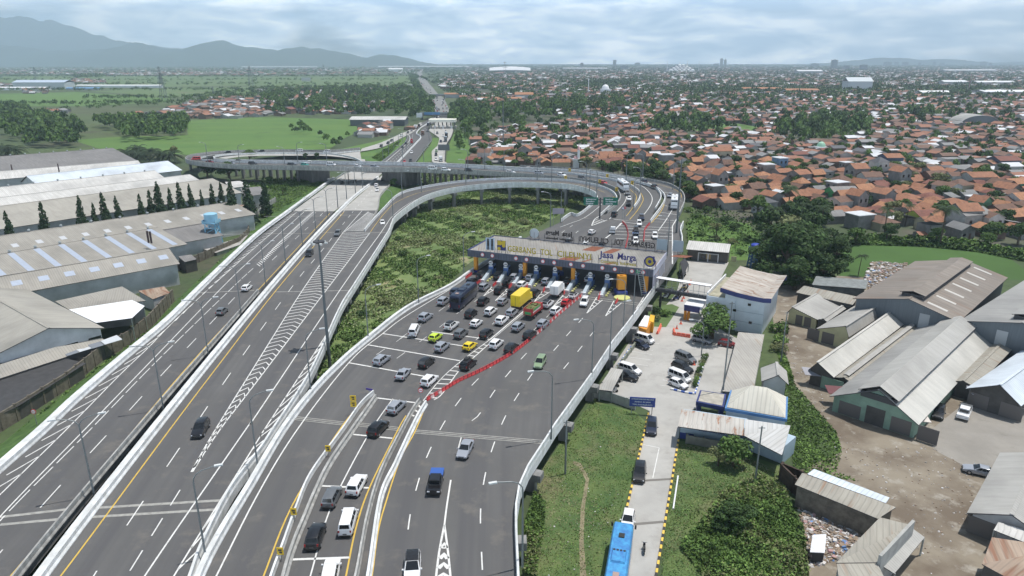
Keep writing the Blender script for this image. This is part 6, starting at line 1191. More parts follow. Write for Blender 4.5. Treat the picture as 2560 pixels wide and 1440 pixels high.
# hip-roofed police post with porch and front building
r = thing('police_post', 'light blue building with a white pyramid-like hip roof and blue rim', 'building', P(1890, 1030)); hz, pk = 4.2, 7.2; cs = [P(1812, 1020, hz), P(1968, 1048, hz), P(1970, 992, hz), P(1826, 975, hz)]; mid = sum(cs, Vector()) / 4; e1 = mid.lerp((cs[0] + cs[3]) / 2, .25); e2 = mid.lerp((cs[1] + cs[2]) / 2, .25); e1.z = e2.z = pk
hipm = roofmat('hip_white_roof', (.70, .67, .58), (.58, .54, .46), sheet=.9); m = MB(); ci = [p.lerp(mid, .06) for p in cs]
for f in ([ci[0], ci[1], e2, e1], [ci[1], ci[2], e2], [ci[2], ci[3], e1, e2], [ci[3], ci[0], e1]): m.face([p + UZ * .1 for p in f], hipm)
m.build('roof', r); m = MB(); m.prism(cs, hz - .5, hz, M('rim_blue', (.09, .22, .45), .5)); m.build('parapet', r); m = MB(); m.prism([p.lerp(mid, .05) for p in cs], 0, hz - .5, lblue); m.build('wall', r)
r = thing('porch', 'blue framed flat porch in front of the hip-roofed post', 'porch', P(1780, 1020)); m = MB(); pf = [P(1740, 1004, 3.3), P(1810, 1018, 3.3), P(1816, 985, 3.3), P(1750, 975, 3.3)]; m.prism(pf, 2.6, 3.3, navy, navy); m.build('roof', r); c_ = sum(pf, Vector()) / 4; m = MB(); m.prism([p.lerp(c_, .14) for p in pf], 3.3, 3.36, M('porch_top', (.45, .42, .36), .9, var=.3, scale=1)); m.build('roof_deck', r)
for p in pf[:2]: t_ = p.lerp(c_, .2); m = MB(); m.box((t_.x, t_.y, 1.3), (.7, .7, 2.6), navy); m.build('pillar', r)
r = thing('patrol_office', 'low building with a rust-streaked roof and dark blue wall lettering beside the access road', 'building', P(1830, 1110)); hz = 3.6; rf = [P(1695, 1066, hz), P(1858, 1089, hz), P(1862, 1048, hz + 1.2), P(1703, 1022, hz + 1.2)]; rust2 = roofmat('rust_streaked_roof', (.52, .50, .46), (.40, .36, .32), rust=(.30, .13, .06), rg=(.56, .66), sheet=.9, rs=.5)
m = MB(); m.slab(rf, .15, rust2, dark); m.build('roof', r); m = MB(); m.slab([P(1860, 1089, hz), P(1955, 1138, hz), P(1976, 1064, hz + 1.2), P(1864, 1048, hz + 1.2)], .15, roofmat('annex_white_roof', (.55, .55, .54), (.45, .44, .42), rust=(.3, .15, .07), rg=(.66, .72), sheet=.9), dark); m.build('roof', r)
w0, w1, w2 = P(1699, 1095), P(1862, 1122), P(1955, 1160); u = (w1 - w0).normalized(); v = Vector((-u.y, u.x, 0)); m = MB(); m.prism([w0, w1, w1 + v * 4, w0 + v * 4], 0, hz - .3, M('post_wall', (.42, .53, .62), .6, var=.1)); u2 = (w2 - w1).normalized(); v2 = Vector((-u2.y, u2.x, 0)); m.prism([w1, w2, w2 + v2 * 4, w1 + v2 * 4], 0, hz - .5, M('post_wall', (.42, .53, .62), .6, var=.1)); m.build('wall', r)
m = MB(); m.prism([w0 - v * .04, w0 + u * 2.2 - v * .04, w0 + u * 2.2 + v * .02, w0 + v * .02], 0, 1.1, blue_p); m.build('painted_plinth', r)
text_mesh('JABAR 2 PJR TOL PADALEUNYI', .5, blue_p, w0 + u * 4.4 - v * .06 + UZ * 2.45, u, UZ, 'lettering', r, ext=.01, width=7.2, bold=.015); text_mesh('DIREKTORAT LALU LINTAS POLDA JAWA BARAT', .5, blue_p, w0 + u * 2.9 - v * .06 + UZ * 1.9, u, UZ, 'lettering', r, ext=.01, width=10.4, bold=.015)
wall([(1716, 1108), (1835, 1130)], 1.5, 'grey panel wall in front of the lettered building', M('panel_wall_grey', (.26, .255, .22), .9, var=.3, scale=.6), nm='panel_wall', posts=2.6)
gable('house', 'small white house with a grey gable roof beside the dirt lane', 'house', (1946, 938), (1942, 905), (1905, 975), (1972, 962), 3.6, 5.2, palegr, wallw)
# ---------------------------------------------------------------- right hand market and workshops
gable('warehouse', 'largest brown-grey warehouse with a ridge monitor, in front of the dark meadow', 'warehouse', (2271, 747), (2411, 649), (2129, 748), (2406, 797), 6.5, 9.2, brownr, wallb, sky=('r', 7, .3, .7, 1.0, M('pale_skylight', (.52, .50, .46), .5)), mon=(2.6, 1.2, 2.5, 3, brownr), doors=[(-4.6, -2.6, 3.4, M('window_panes', (.35, .38, .40), .4), 3)])
gable('warehouse', 'grey warehouse at the right edge joined to the largest brown one', 'warehouse', (2556, 807), (2700, 700), (2406, 797), (2690, 868), 6.5, 9.2, midgr, wallb, mon=(2.6, 1.2, 2.5, 3, midgr), doors=[(2, 4, 3.4, M('window_panes', (.35, .38, .40), .4), 3)])
gable('shed', 'long old grey shed roof at the top of the dirt yard', 'shed', (2007, 713), (2140, 742), None, (1990, 729), 3.2, 4.4, oldr, wallk, wl_=4) if False else None
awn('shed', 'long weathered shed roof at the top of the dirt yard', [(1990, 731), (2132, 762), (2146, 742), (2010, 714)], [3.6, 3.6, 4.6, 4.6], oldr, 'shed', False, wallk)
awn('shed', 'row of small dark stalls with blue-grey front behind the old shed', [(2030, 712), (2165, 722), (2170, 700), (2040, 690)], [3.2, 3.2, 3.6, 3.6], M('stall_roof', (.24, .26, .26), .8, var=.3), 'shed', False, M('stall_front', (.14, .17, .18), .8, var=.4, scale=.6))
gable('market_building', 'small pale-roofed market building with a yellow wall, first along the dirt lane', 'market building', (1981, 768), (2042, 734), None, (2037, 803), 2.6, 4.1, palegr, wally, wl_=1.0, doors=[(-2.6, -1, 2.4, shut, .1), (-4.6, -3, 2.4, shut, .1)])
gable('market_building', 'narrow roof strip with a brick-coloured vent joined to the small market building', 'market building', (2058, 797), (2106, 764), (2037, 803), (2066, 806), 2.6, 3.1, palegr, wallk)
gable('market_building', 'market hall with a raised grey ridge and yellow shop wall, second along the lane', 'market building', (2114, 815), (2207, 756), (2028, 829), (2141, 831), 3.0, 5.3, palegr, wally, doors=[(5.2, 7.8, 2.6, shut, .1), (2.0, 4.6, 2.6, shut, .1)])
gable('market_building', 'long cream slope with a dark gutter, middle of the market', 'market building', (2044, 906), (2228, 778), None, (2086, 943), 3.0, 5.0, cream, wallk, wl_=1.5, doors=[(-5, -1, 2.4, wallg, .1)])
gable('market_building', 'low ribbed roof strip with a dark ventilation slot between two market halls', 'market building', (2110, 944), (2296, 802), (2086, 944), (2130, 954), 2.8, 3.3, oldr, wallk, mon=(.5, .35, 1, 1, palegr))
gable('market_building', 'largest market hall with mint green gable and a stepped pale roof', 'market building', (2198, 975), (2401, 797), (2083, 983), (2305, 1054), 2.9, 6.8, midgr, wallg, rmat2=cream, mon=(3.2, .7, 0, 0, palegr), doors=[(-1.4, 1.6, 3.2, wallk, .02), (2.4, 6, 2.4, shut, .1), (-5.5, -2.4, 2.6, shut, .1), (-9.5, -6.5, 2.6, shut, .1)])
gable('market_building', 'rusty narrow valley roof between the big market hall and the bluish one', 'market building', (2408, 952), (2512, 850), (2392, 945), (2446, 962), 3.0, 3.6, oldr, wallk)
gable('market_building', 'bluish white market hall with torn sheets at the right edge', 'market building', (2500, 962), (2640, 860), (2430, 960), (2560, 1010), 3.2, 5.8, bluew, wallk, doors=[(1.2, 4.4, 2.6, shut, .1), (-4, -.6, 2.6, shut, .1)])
for i, (x, y, tx, mt) in enumerate([(2040, 962, None, M('shop_banner', (.30, .30, .33), .7)), (2100, 1010, None, M('maroon_awning', (.12, .03, .035), .7)), (2455, 1012, None, M('shop_banner', (.30, .30, .33), .7)), (2270, 1075, None, M('white_awning', (.6, .55, .5), .7))]):
    b = P(x, y, 0); m = MB(); m.slab([b + Vector((-2.6, -.6, 2.4)), b + Vector((2.6, -1.6, 2.3)), b + Vector((2.6, .6, 3.0)), b + Vector((-2.6, 1.4, 3.1))], .08, mt); tag(m.build('shop_awning', base=b), ['grey printed awning at the cream market hall corner', 'maroon awning left of the green gable doorway', 'grey banner awning on the bluish market hall', 'white stained awning right of the green gable doorway'][i], 'awning')
gable('shed', 'grey-roofed shed with white gable in the bottom right yard', 'shed', (2530, 1287), (2600, 1130), (2420, 1277), (2650, 1330), 3.0, 5.0, palegr, wallw, doors=[(1.2, 4.2, 2.5, shut, .05)])
awn('shed', 'rust-brown shed roof in the bottom right corner', [(2455, 1410), (2620, 1500), (2660, 1370), (2480, 1343)], [3.4, 3.4, 4.2, 4.2], rustr, 'shed', False, wallk)
awn('canopy', 'small white awning strip above the rust-brown shed', [(2484, 1325), (2560, 1355), (2566, 1325), (2496, 1305)], [3.2, 3.2, 3.6, 3.6], whiter, 'canopy')
awn('shed', 'grey corrugated roof of the bottom centre building', [(2090, 1407), (2192, 1406), (2277, 1312), (2200, 1293)], [4.2, 4.2, 4.6, 4.6], M('ribbed_grey_sheet', (.27, .265, .24), .8, var=.3, scale=2, stretch=(3, .3, 1)) if False else oldr, 'shed', False, cwall)
awn('shed', 'lower front part of the bottom centre grey building', [(2092, 1409), (2193, 1408), (2240, 1500), (2110, 1560)], [4.1, 4.1, 3.2, 3.2], oldr, 'shed', False, cwall)
awn('canopy', 'ribbed side canopy right of the bottom centre building', [(2196, 1408), (2236, 1434), (2312, 1343), (2283, 1322)], [3.4, 2.6, 2.6, 3.4], palegr, 'canopy')
m = MB(); a = P(2193, 1407, 4.2); b = P(2278, 1311, 4.6); d = (b - a).normalized(); l = Vector((-d.y, d.x, 0)); m.prism([a, b, b - l * .35, a - l * .35], 0, 5.3, cwall); tag(m.build('parapet_wall', base=a), 'pale parapet wall between the grey roof and its side canopy', 'wall')
awn('shed', 'long brown ribbed roof with rust stripes beside the rubbish heap', [(1987, 1211), (2195, 1297), (2240, 1268), (2005, 1182)], [3.4, 3.4, 4.0, 4.0], rustr if False else oldr, 'shed', False, old_wall)
awn('shed', 'long bluish white roof strip behind the brown ribbed roof', [(2018, 1185), (2215, 1258), (2224, 1244), (2035, 1172)], [3.6, 3.6, 3.2, 3.2], bluew, 'shed', False, wallk)
wall([(1950, 1200), (1990, 1240), (2060, 1275), (2175, 1330)], 2.6, 'dark brick wall beside the rubbish heap', M('dark_brick', (.075, .05, .038), .9, var=.4, scale=1))
wall([(1952, 1190), (2004, 1212)], 2.2, 'short open brick wall at the left end of the brown roof', M('dark_brick', (.075, .05, .038), .9, var=.4, scale=1))
r = thing('shack', 'tiny shack covered with white plastic sheets on the rubbish heap', 'shack', P(2045, 1375)); m = MB(); m.slab([P(2025, 1380, 1.8), P(2062, 1382, 1.8), P(2066, 1335, 2.1), P(2032, 1337, 2.1)], .08, M('plastic_sheet', (.75, .76, .78), .5, var=.25, scale=1.5)); m.build('roof', r); m = MB(); m.prism([P(2028, 1408), P(2056, 1410), P(2060, 1385), P(2032, 1383)], 0, 1.7, dark); m.build('wall', r)
wall([(1625, 1265), (1622, 1300)], .3, 'x') if False else None
m = MB(); m.cyl(P(1683, 1272, .15), P(1695, 1190, .15), .12, .12, 8, white); tag(m.build('pipe', base=P(1690, 1230)), 'long white pipe lying on the grass right of the access road', 'pipe')
# rubbish
def litter(name, poly, n, label, smin=.15, smax=.7, seed=1, cat=None, cols=None):
    rr = random.Random(seed); pw = [P(x, y) for x, y in poly]; xs = [p.x for p in pw]; ys = [p.y for p in pw]; m = MB(); k = 0
    mats = [M('rubbish_white', (.55, .53, .52), .8, island=.3), M('rubbish_brown', (.24, .18, .13), .9, island=.3), M('rubbish_blue', (.12, .22, .42), .7, island=.3), M('rubbish_pink', (.45, .28, .27), .8, island=.3), M('rubbish_grey', (.30, .28, .26), .9, island=.3)]
    while k < n:
        x = rr.uniform(min(xs), max(xs)); y = rr.uniform(min(ys), max(ys))
        if not inside(x, y, pw): continue
        s = rr.uniform(smin, smax); m.box((x, y, s * .2), (s, s * rr.uniform(.3, 1), s * .4), mats[rr.choice([0, 0, 1, 1, 1, 4, 4, 3, 2] if rr.random() < .3 else [0, 1, 1, 4])] if cols is None else mats[rr.choice(cols)], rr.random() * 3, rr.uniform(.3, 1)); k += 1
    o = m.build(name, kind='stuff', uv=False); o['label'] = label; return o
def inside(x, y, pw):
    c = False; j = len(pw) - 1
    for i in range(len(pw)):
        if (pw[i][1] > y) != (pw[j][1] > y) and x < (pw[j][0] - pw[i][0]) * (y - pw[i][1]) / (pw[j][1] - pw[i][1]) + pw[i][0]: c = not c
        j = i
    return c
litter('rubbish_heap', [(1992, 1255), (2040, 1290), (2175, 1335), (2100, 1400), (2020, 1420), (2010, 1340)], 900, 'scattered rubbish beside the brown shed', seed=2)
litter('waste_plastic_heap', [(2160, 700), (2180, 655), (2270, 660), (2255, 680), (2175, 730)], 1100, 'pile of pale plastic waste behind the big warehouse', .3, 1.1, seed=3)
litter('yard_litter', [(1960, 830), (2040, 920), (2080, 1080), (2200, 1120), (2330, 1110), (2450, 1180), (2420, 1290), (2330, 1440), (2240, 1260), (2110, 1160), (2000, 1000)], 500, 'small litter and stones on the dirt yard', .08, .3, seed=4, cols=[0, 1, 4])
litter('verge_litter', [(1320, 1440), (1400, 1180), (1590, 1040), (1540, 1300), (1490, 1440)], 70, 'small litter on the grass', .08, .25, seed=5, cols=[0, 4])
# ---------------------------------------------------------------- vegetation
def leafcloud(centres, radii, n, size, flat=.8, seed=0, squash=1.0, up=.35):
    """n random leaf quads on/in ellipsoid lobes -> V,F"""
    g = np.random.default_rng(seed); C = np.array(centres, float); Rr = np.array(radii, float)
    w_ = (Rr ** 2).prod(axis=1) ** (1 / 3) if Rr.ndim == 2 else Rr ** 2; k = g.choice(len(C), n, p=w_ / w_.sum())
    d = g.normal(size=(n, 3)); d /= np.linalg.norm(d, axis=1)[:, None]; d[:, 2] = np.where(d[:, 2] < -.3, -d[:, 2] * .5, d[:, 2]); rad = g.uniform(.55, 1.06, n) ** .5
    R3 = Rr[k] if Rr.ndim == 2 else np.stack([Rr[k]] * 3, 1); c = C[k] + d * rad[:, None] * R3 * np.array([1, 1, squash])
    nrm = d + g.normal(size=(n, 3)) * .55 + np.array([0, 0, up]); nrm /= np.linalg.norm(nrm, axis=1)[:, None]
    t = np.cross(nrm, g.normal(size=(n, 3))); t /= np.linalg.norm(t, axis=1)[:, None]; b = np.cross(nrm, t); s = size * g.uniform(.55, 1.3, n)[:, None]
    V = np.stack([c - t * s * .5, c + b * s * .32, c + t * s * .5, c - b * s * .32], 1).reshape(-1, 3); return V, np.arange(4 * n).reshape(-1, 4)
def leafmat(name, c, k=.35): 
    m = M(name, c, .75, col2=tuple(v * .55 for v in c), scale=.35, det=3, island=k, spec=.25); return m
lf = [leafmat('leaf_dark', (.048, .092, .024)), leafmat('leaf_mid', (.100, .175, .042)), leafmat('leaf_light', (.165, .270, .065)), leafmat('leaf_olive', (.200, .225, .095)), leafmat('leaf_cypress', (.034, .066, .026)), leafmat('leaf_palm', (.045, .078, .028))]
bark = M('bark', (.12, .09, .06), .9, var=.3, scale=2)
def broad(seed, h, r, mat, n=1500, ls=.75, lo=.48):
    g = random.Random(seed); root = thing('tree', 'x', 'tree'); tm = MB(); tm.cyl((0, 0, 0), (0, 0, h * .45), r * .07 + .08, r * .045 + .05, 7, bark); cs, rs = [], []
    for i in range(g.randint(8, 12)):
        a = g.random() * 6.28; q = g.uniform(.15, .72) * r; z = h * g.uniform(lo, .80) - q * .12; cs.append((math.cos(a) * q, math.sin(a) * q, z)); s = r * g.uniform(.30, .48); rs.append((s, s, s * .8)); tm.tube([(0, 0, h * .35), (math.cos(a) * q * .5, math.sin(a) * q * .5, z * .8), (math.cos(a) * q, math.sin(a) * q, z)], r * .03 + .03, 5, bark, .03)
    cs.append((0, 0, h * .76)); rs.append((r * .45, r * .45, h * .2)); tm.build('trunk', root)
    V, F = leafcloud(cs, rs, n, ls, seed=seed); npmesh('crown', V, F, [mat], parent=root); return root
def cypress(seed, h):
    root = thing('cypress_tree', 'x', 'tree'); tm = MB(); tm.cyl((0, 0, 0), (0, 0, h * .8), .25, .06, 6, bark); tm.build('trunk', root); cs, rs = [], []; g = random.Random(seed)
    for i in range(16): z = h * (.08 + .86 * i / 15); r = (1 - (z / h)) ** .8 * h * .21 + .12; a = g.random() * 6.28; cs.append((math.cos(a) * r * .25, math.sin(a) * r * .25, z)); rs.append((r, r, h * .08))
    V, F = leafcloud(cs, rs, 1500, .55, seed=seed, up=.1); npmesh('crown', V, F, [lf[4]], parent=root); return root
def palm(seed, h, mat=None, nf=18, fl=3.4):
    root = thing('palm_tree', 'x', 'palm'); g = random.Random(seed); tm = MB(); lx = g.uniform(-.8, .8); tm.tube([(0, 0, 0), (lx * .4, 0, h * .5), (lx, 0, h)], .2, 7, bark, .13); tm.build('trunk', root); V = []; F = []
    for i in range(nf):
        a = 6.28 * i / nf + g.uniform(-.2, .2); el = g.uniform(-.1, 1.1); L = fl * g.uniform(.8, 1.1); d = Vector((math.cos(a), math.sin(a), 0)); s = Vector((-d.y, d.x, 0)); prev = Vector((lx, 0, h)); pts = []
        for k in range(7): t = k / 6; pts.append(Vector((lx, 0, h)) + d * L * t * math.cos(el * .6) + UZ * (L * math.sin(el) * t - L * .75 * t * t))
        for k in range(6):
            p, q_ = pts[k], pts[k + 1]
            for sg in (-1, 1):
                for j in range(3):
                    c = p.lerp(q_, j / 3); w_ = .75 * math.sin(math.pi * min(.95, (k + j / 3 + .8) / 6.8)); e = c + s * sg * w_ + (q_ - p) * .5 - UZ * w_ * .55; n0 = len(V); V += [c, c + (q_ - p) * .26, e + (q_ - p) * .1, e]; F.append((n0, n0 + 1, n0 + 2, n0 + 3))
    npmesh('crown', np.array([tuple(v) for v in V]), np.array(F), [mat or lf[5]], parent=root); return root
def bush(seed, r, mat, n=420, ls=.5):
    g = random.Random(seed); root = thing('bush', 'x', 'bush'); cs = [(g.uniform(-.5, .5) * r, g.uniform(-.5, .5) * r, r * g.uniform(.25, .6)) for _ in range(6)]; V, F = leafcloud(cs, [(r * .55, r * .55, r * .5)] * 6, n, ls, seed=seed); npmesh('foliage', V, F, [mat], parent=root)
    tm = MB(); tm.tube([(0, 0, 0), (.1, 0, r * .5)], .08, 5, bark); tm.build('stem', root); return root
TB = [broad(21 + i, 8, 4.4, lf[(0, 1, 0, 3, 1, 0)[i]], 1500, .85) for i in range(6)] + [broad(31, 8, 4.4, lf[0], 3600, .5, .2), broad(32, 8, 4.4, lf[1], 3000, .5, .3)]; TC = [cypress(40 + i, 9) for i in range(3)]; TP = [palm(50 + i, 8 + i * 1.5) for i in range(3)]; TG = [bush(60 + i, 2., lf[(1, 2, 3, 0)[i]]) for i in range(4)]
tadj = ['round dark', 'broad dark', 'dense dark', 'loose olive', 'mid green', 'thick dark', 'big', 'low']
RT = random.Random(77); NTREE = [0]
def tree_at(p, h, label, grp='trees beyond the viaduct', which=None, wide=1., cat='tree'):
    k = RT.randrange(6) if which is None else which; s = h / 8; NTREE[0] += 1; return dup(TB[k], p, RT.random() * 6.28, label.replace('%', tadj[k]), grp, sc=(s * wide, s * wide, s))
# cypresses (base px, height m)
for i, (x, y, h, wd) in enumerate([(24, 583, 7.6, 'first from left, alone'), (113, 570, 9.2, 'second from left, wide'), (207, 556, 9.4, 'third from left, tall'), (238, 550, 6.4, 'fourth from left, short'), (264, 547, 9.8, 'fifth from left, tall and wide'), (296, 543, 7.8, 'sixth from left'), (354, 533, 7.4, 'seventh from left'), (379, 530, 8.6, 'eighth from left, slim'), (401, 527, 10.8, 'ninth from left, tallest'), (429, 524, 8.4, 'tenth from left'), (453, 520, 10.2, 'eleventh from left, tall'), (479, 516, 8.8, 'twelfth from left, slim'), (506, 513, 6.4, 'thirteenth from left, short'), (533, 510, 8.4, 'fourteenth from left, double-topped'), (556, 506, 8.2, 'fifteenth from left'), (580, 513, 10.2, 'sixteenth from left'), (620, 512, 10.2, 'seventeenth from left'), (662, 492, 8.4, 'last on the right, slim')]):
    dup(TC[i % 3], Vector(P(x, y, 8)[:2] + (0,)), i, 'dark cypress in the factory row, %s' % wd, 'cypresses between the factory roofs', sc=(h / 6.8 * RT.uniform(.85, 1.15), h / 6.8 * RT.uniform(.85, 1.15), (h + 7.3) / 9))
# palms
for i, (x, y, h, lab) in enumerate([(1968, 540, 11, 'tall coconut palm rising left over the village edge'), (1925, 590, 10, 'coconut palm at the left side of the big dark grove'), (2010, 575, 9.5, 'coconut palm behind the dark grove'), (2050, 585, 9.5, 'coconut palm leaning right above the dark grove'), (2210, 590, 9.5, 'coconut palm in the middle of the meadow hedge'), (2262, 565, 8, 'coconut palm right of the middle hedge palm'), (2350, 610, 12, 'tallest coconut palm at the right of the meadow hedge'), (2145, 690, 6, 'short palm at the left corner of the dark meadow'), (1545, 445, 9, 'coconut palm just behind the outer ramp'), (1655, 470, 8, 'coconut palm at the bend of the outer ramp'), (1790, 600, 7, 'palm in the scrub beside the right village clearing'), (1880, 720, 5, 'small palm between the office and the dark trees')]):
    dup(TP[i % 3], P(x, y), i * 1.3, lab, 'coconut palms', sc=h / (8 + (i % 3) * 1.5))
op = [palm(90, 3.2, leafmat('leaf_oil_palm', (.030, .052, .022)), 34, 6.5)]
for i, (x, y) in enumerate([(325, 402), (352, 408), (378, 398), (400, 405), (425, 408), (345, 392), (15, 388), (38, 392)]): dup(op[0], P(x, y), i * 1.1, 'bushy oil palm behind the factory, %s' % ['first', 'second', 'third', 'fourth', 'fifth', 'back one', 'far left one', 'beside the far left one'][i], 'oil palms behind the factory', sc=1.5)
# big named trees on the right
for i, (x, y, h, wd, lab, k) in enumerate([(1962, 700, 17, 1.15, 'huge dark tree mass left of the dark meadow, left crown', 6), (2030, 700, 14.5, 1.1, 'huge dark tree right crown above the small stalls', 6), (1935, 650, 12, 1.2, 'dark tree behind the huge left crown', 6), (2065, 645, 10, 1.1, 'dark tree between the palms and the dark meadow', 6), (1995, 668, 15, 1.05, 'tall dark tree between the two huge crowns', 6), (2088, 668, 10, 1.1, 'dark tree at the left corner of the dark meadow', 6), (1912, 690, 11, 1.1, 'dark tree just right of the small blue water tower', 6), (2055, 712, 9.5, 1.2, 'dark tree overhanging the small stalls', 6), (1985, 725, 10, 1.1, 'dark tree at the foot of the huge left crown', 6), (1778, 846, 7.6, 1.6, 'broad low green tree in front of the pale blue office', 7), (1832, 1165, 5, 1., 'small leafy tree below the lettered wall', 4), (1795, 1165, 3.2, 1., 'small shrubby tree left of the lettered wall corner', 3), (1825, 1320, 4.2, 1.5, 'dark spreading tree in the bottom right thicket', 6), (575, 455, 11, 1.2, 'large dark tree in front of the left overpass columns', 5), (520, 450, 9, 1.2, 'dark tree beside the left overpass columns', 0), (625, 405, 8, 1.3, 'round tree growing inside the left loop', 1), (438, 395, 8, .8, 'slim tree left of the left loop', 3), (765, 402, 5, .8, 'small tree inside the loop, left of a pair', 0), (792, 402, 5.4, .8, 'small tree inside the loop, right of a pair', 2), (985, 470, 5, .8, 'small tree between the highway and the inner loop ramp', 4), (1880, 905, 3.5, 1, 'small tree behind the annex roof', 4)]):
    tree_at(P(x, y), h, lab, 'single trees near the interchange', k, wd)
for i, (x, y, h) in enumerate([(1945, 830, 3.4), (1948, 860, 3), (1950, 880, 2.6), (1640, 785, 2.4), (1648, 788, 2), (1664, 790, 2.2), (1635, 800, 2)]): dup(TG[i % 4], P(x, y), i, ('bush along the dirt lane fence, %s' if i < 3 else 'garden shrub on the small lawn, %s') % ['top one', 'middle one', 'bottom one', 'tall left one', 'second', 'third', 'lowest'][i], 'garden shrubs', sc=h / 2.6)
for i in range(10): t = i / 9; x = 1763 - 28 * t; y = 892 + 75 * t; dup(TG[(i * 3) % 4], P(x, y, .05), i, 'low shrub in the kerbed planter strip of the car park', 'planter shrubs', sc=.42)
# marsh bushes: countable round ones
mb_ = [(1052, 545, 5), (1130, 530, 3.5), (1170, 570, 5), (1150, 548, 3.2), (1215, 540, 4), (1232, 556, 3.5), (1262, 532, 4.5), (1290, 522, 4.5), (1195, 520, 3.5), (1225, 572, 4), (1310, 560, 5), (1262, 560, 3.5), (1345, 548, 3.5), (1112, 640, 5.5), (1068, 610, 5), (1010, 640, 4), (1150, 630, 4.5), (1050, 690, 3.5), (960, 760, 3.5), (905, 790, 3.5), (1000, 600, 4), (1075, 570, 3), (1240, 500, 3.5), (1180, 600, 3.2), (868, 850, 3), (940, 820, 3.2), (1100, 700, 3.2), (1330, 520, 3), (1300, 500, 3.2)]
for i, (x, y, d) in enumerate(mb_): dup(TG[i % 4], P(x, y), i * 2.1, '%s bush standing out of the marsh scrub inside the loop' % ['mid green', 'light green', 'olive', 'dark green'][i % 4], 'marsh bushes inside the loop', sc=(d / 3.8, d / 3.8, d / 4.6))
for i, (x, y, d) in enumerate([(1740, 545, 4), (1765, 560, 5), (1790, 572, 4), (1815, 560, 5.5), (1750, 590, 3.5), (1730, 610, 3), (1790, 600, 3), (1840, 575, 5), (1860, 600, 4), (1720, 530, 4), (1830, 610, 3.5), (1770, 530, 4.5), (1850, 635, 3)]): dup(TG[i % 4], P(x, y), i * 1.7, 'bush in the green clearing right of the plaza', 'bushes in the village clearing', sc=(d / 3.2, d / 3.2, d / 3.6))
# ---- undergrowth: uncountable
def scatter(name, polys, n, size, mats, label, gap=None, seed=0, hmin=0., hmax=.9, excl=None, zf=None, fi=.05, tuft=False):
    g = np.random.default_rng(seed); pts = []
    for poly, frac in polys:
        pw = [P(x, y) for x, y in poly]; xs = [p.x for p in pw]; ys = [p.y for p in pw]; need = int(n * frac); got = []
        while sum(len(a) for a in got) < need:
            q = np.stack([g.uniform(min(xs), max(xs), need * 2), g.uniform(min(ys), max(ys), need * 2)], 1); ins = np.zeros(len(q), bool); j = len(pw) - 1
            for i in range(len(pw)):
                xi, yi, xj, yj = pw[i].x, pw[i].y, pw[j].x, pw[j].y
                with np.errstate(divide='ignore', invalid='ignore'): c = ((yi > q[:, 1]) != (yj > q[:, 1])) & (q[:, 0] < (xj - xi) * (q[:, 1] - yi) / (yj - yi) + xi)
                ins ^= c; j = i
            got.append(q[ins])
        pts.append(np.concatenate(got)[:need])
    q = np.concatenate(pts); N = len(q); f1 = np.sin(q[:, 0] * fi * 6.1 + 1.3) * np.cos(q[:, 1] * fi * 5.3) + .6 * np.sin(q[:, 0] * fi * 17 + q[:, 1] * fi * 13) + .5 * np.cos(q[:, 0] * fi * 31 - q[:, 1] * fi * 23)
    H = hmin + (hmax - hmin) * np.clip(.5 + f1 * .35, 0, 1) * g.uniform(.5, 1, N); z = g.uniform(0, 1, N) ** .7 * H
    c = np.stack([q[:, 0], q[:, 1], z], 1); nr = g.normal(size=(N, 3)) + np.array([0, 0, .9 if not tuft else .1]); nr /= np.linalg.norm(nr, axis=1)[:, None]; t = np.cross(nr, g.normal(size=(N, 3))); t /= np.linalg.norm(t, axis=1)[:, None]; b = np.cross(nr, t); s = size * g.uniform(.5, 1.4, N)[:, None]
    V = np.stack([c - t * s * .5, c + b * s * .3, c + t * s * .5, c - b * s * .3], 1).reshape(-1, 3); f2 = np.sin(q[:, 0] * fi * 2.3 + 4) + np.cos(q[:, 1] * fi * 2.9 + q[:, 0] * fi) + g.normal(size=N) * .5; mi = np.clip(((f2 + 2) / 4 * len(mats)).astype(int), 0, len(mats) - 1)
    if gap is not None: kp = f1 + g.normal(size=N) * .25 > gap; V = V.reshape(N, 4, 3)[kp].reshape(-1, 3); mi = mi[kp]; N = int(kp.sum())
    if 'marsh' in name: pass
    o = npmesh(name, V, np.arange(4 * N).reshape(-1, 4), mats, mi, kind='stuff'); o['label'] = label; return o
marsh = [[(890, 745), (972, 600), (1045, 520), (1170, 482), (1290, 470), (1400, 476), (1470, 500), (1420, 525), (1360, 560), (1240, 612), (1170, 660), (1120, 712), (1010, 775), (915, 840), (845, 905), (795, 975), (790, 915), (850, 800)]]
scatter('marsh_undergrowth', [(marsh[0], 1)], 105000, .6, [lf[1], lf[2], lf[3], M('reed_pale', (.27, .31, .15), .9, island=.3), lf[2], lf[1]], 'wild scrub and reeds between the ramps', hmax=1.35, seed=3, fi=.035, gap=-.45)
scatter('lawn_tufts', [([(1310, 1440), (1340, 1200), (1480, 1005), (1590, 1035), (1615, 1065), (1548, 1290), (1490, 1450)], .45), ([(1650, 1440), (1672, 1260), (1700, 1110), (1830, 1130), (1955, 1180), (1940, 1260), (2000, 1340), (2020, 1450)], .55)], 36000, .22, [M('tuft_dry', (.25, .24, .125), .9, island=.3), lf[2], M('tuft_olive', (.19, .21, .085), .9, island=.3), M('tuft_green', (.12, .20, .05), .9, island=.3)], 'rough mown grass on both sides of the access road', hmax=.22, seed=4, fi=.09, tuft=True)
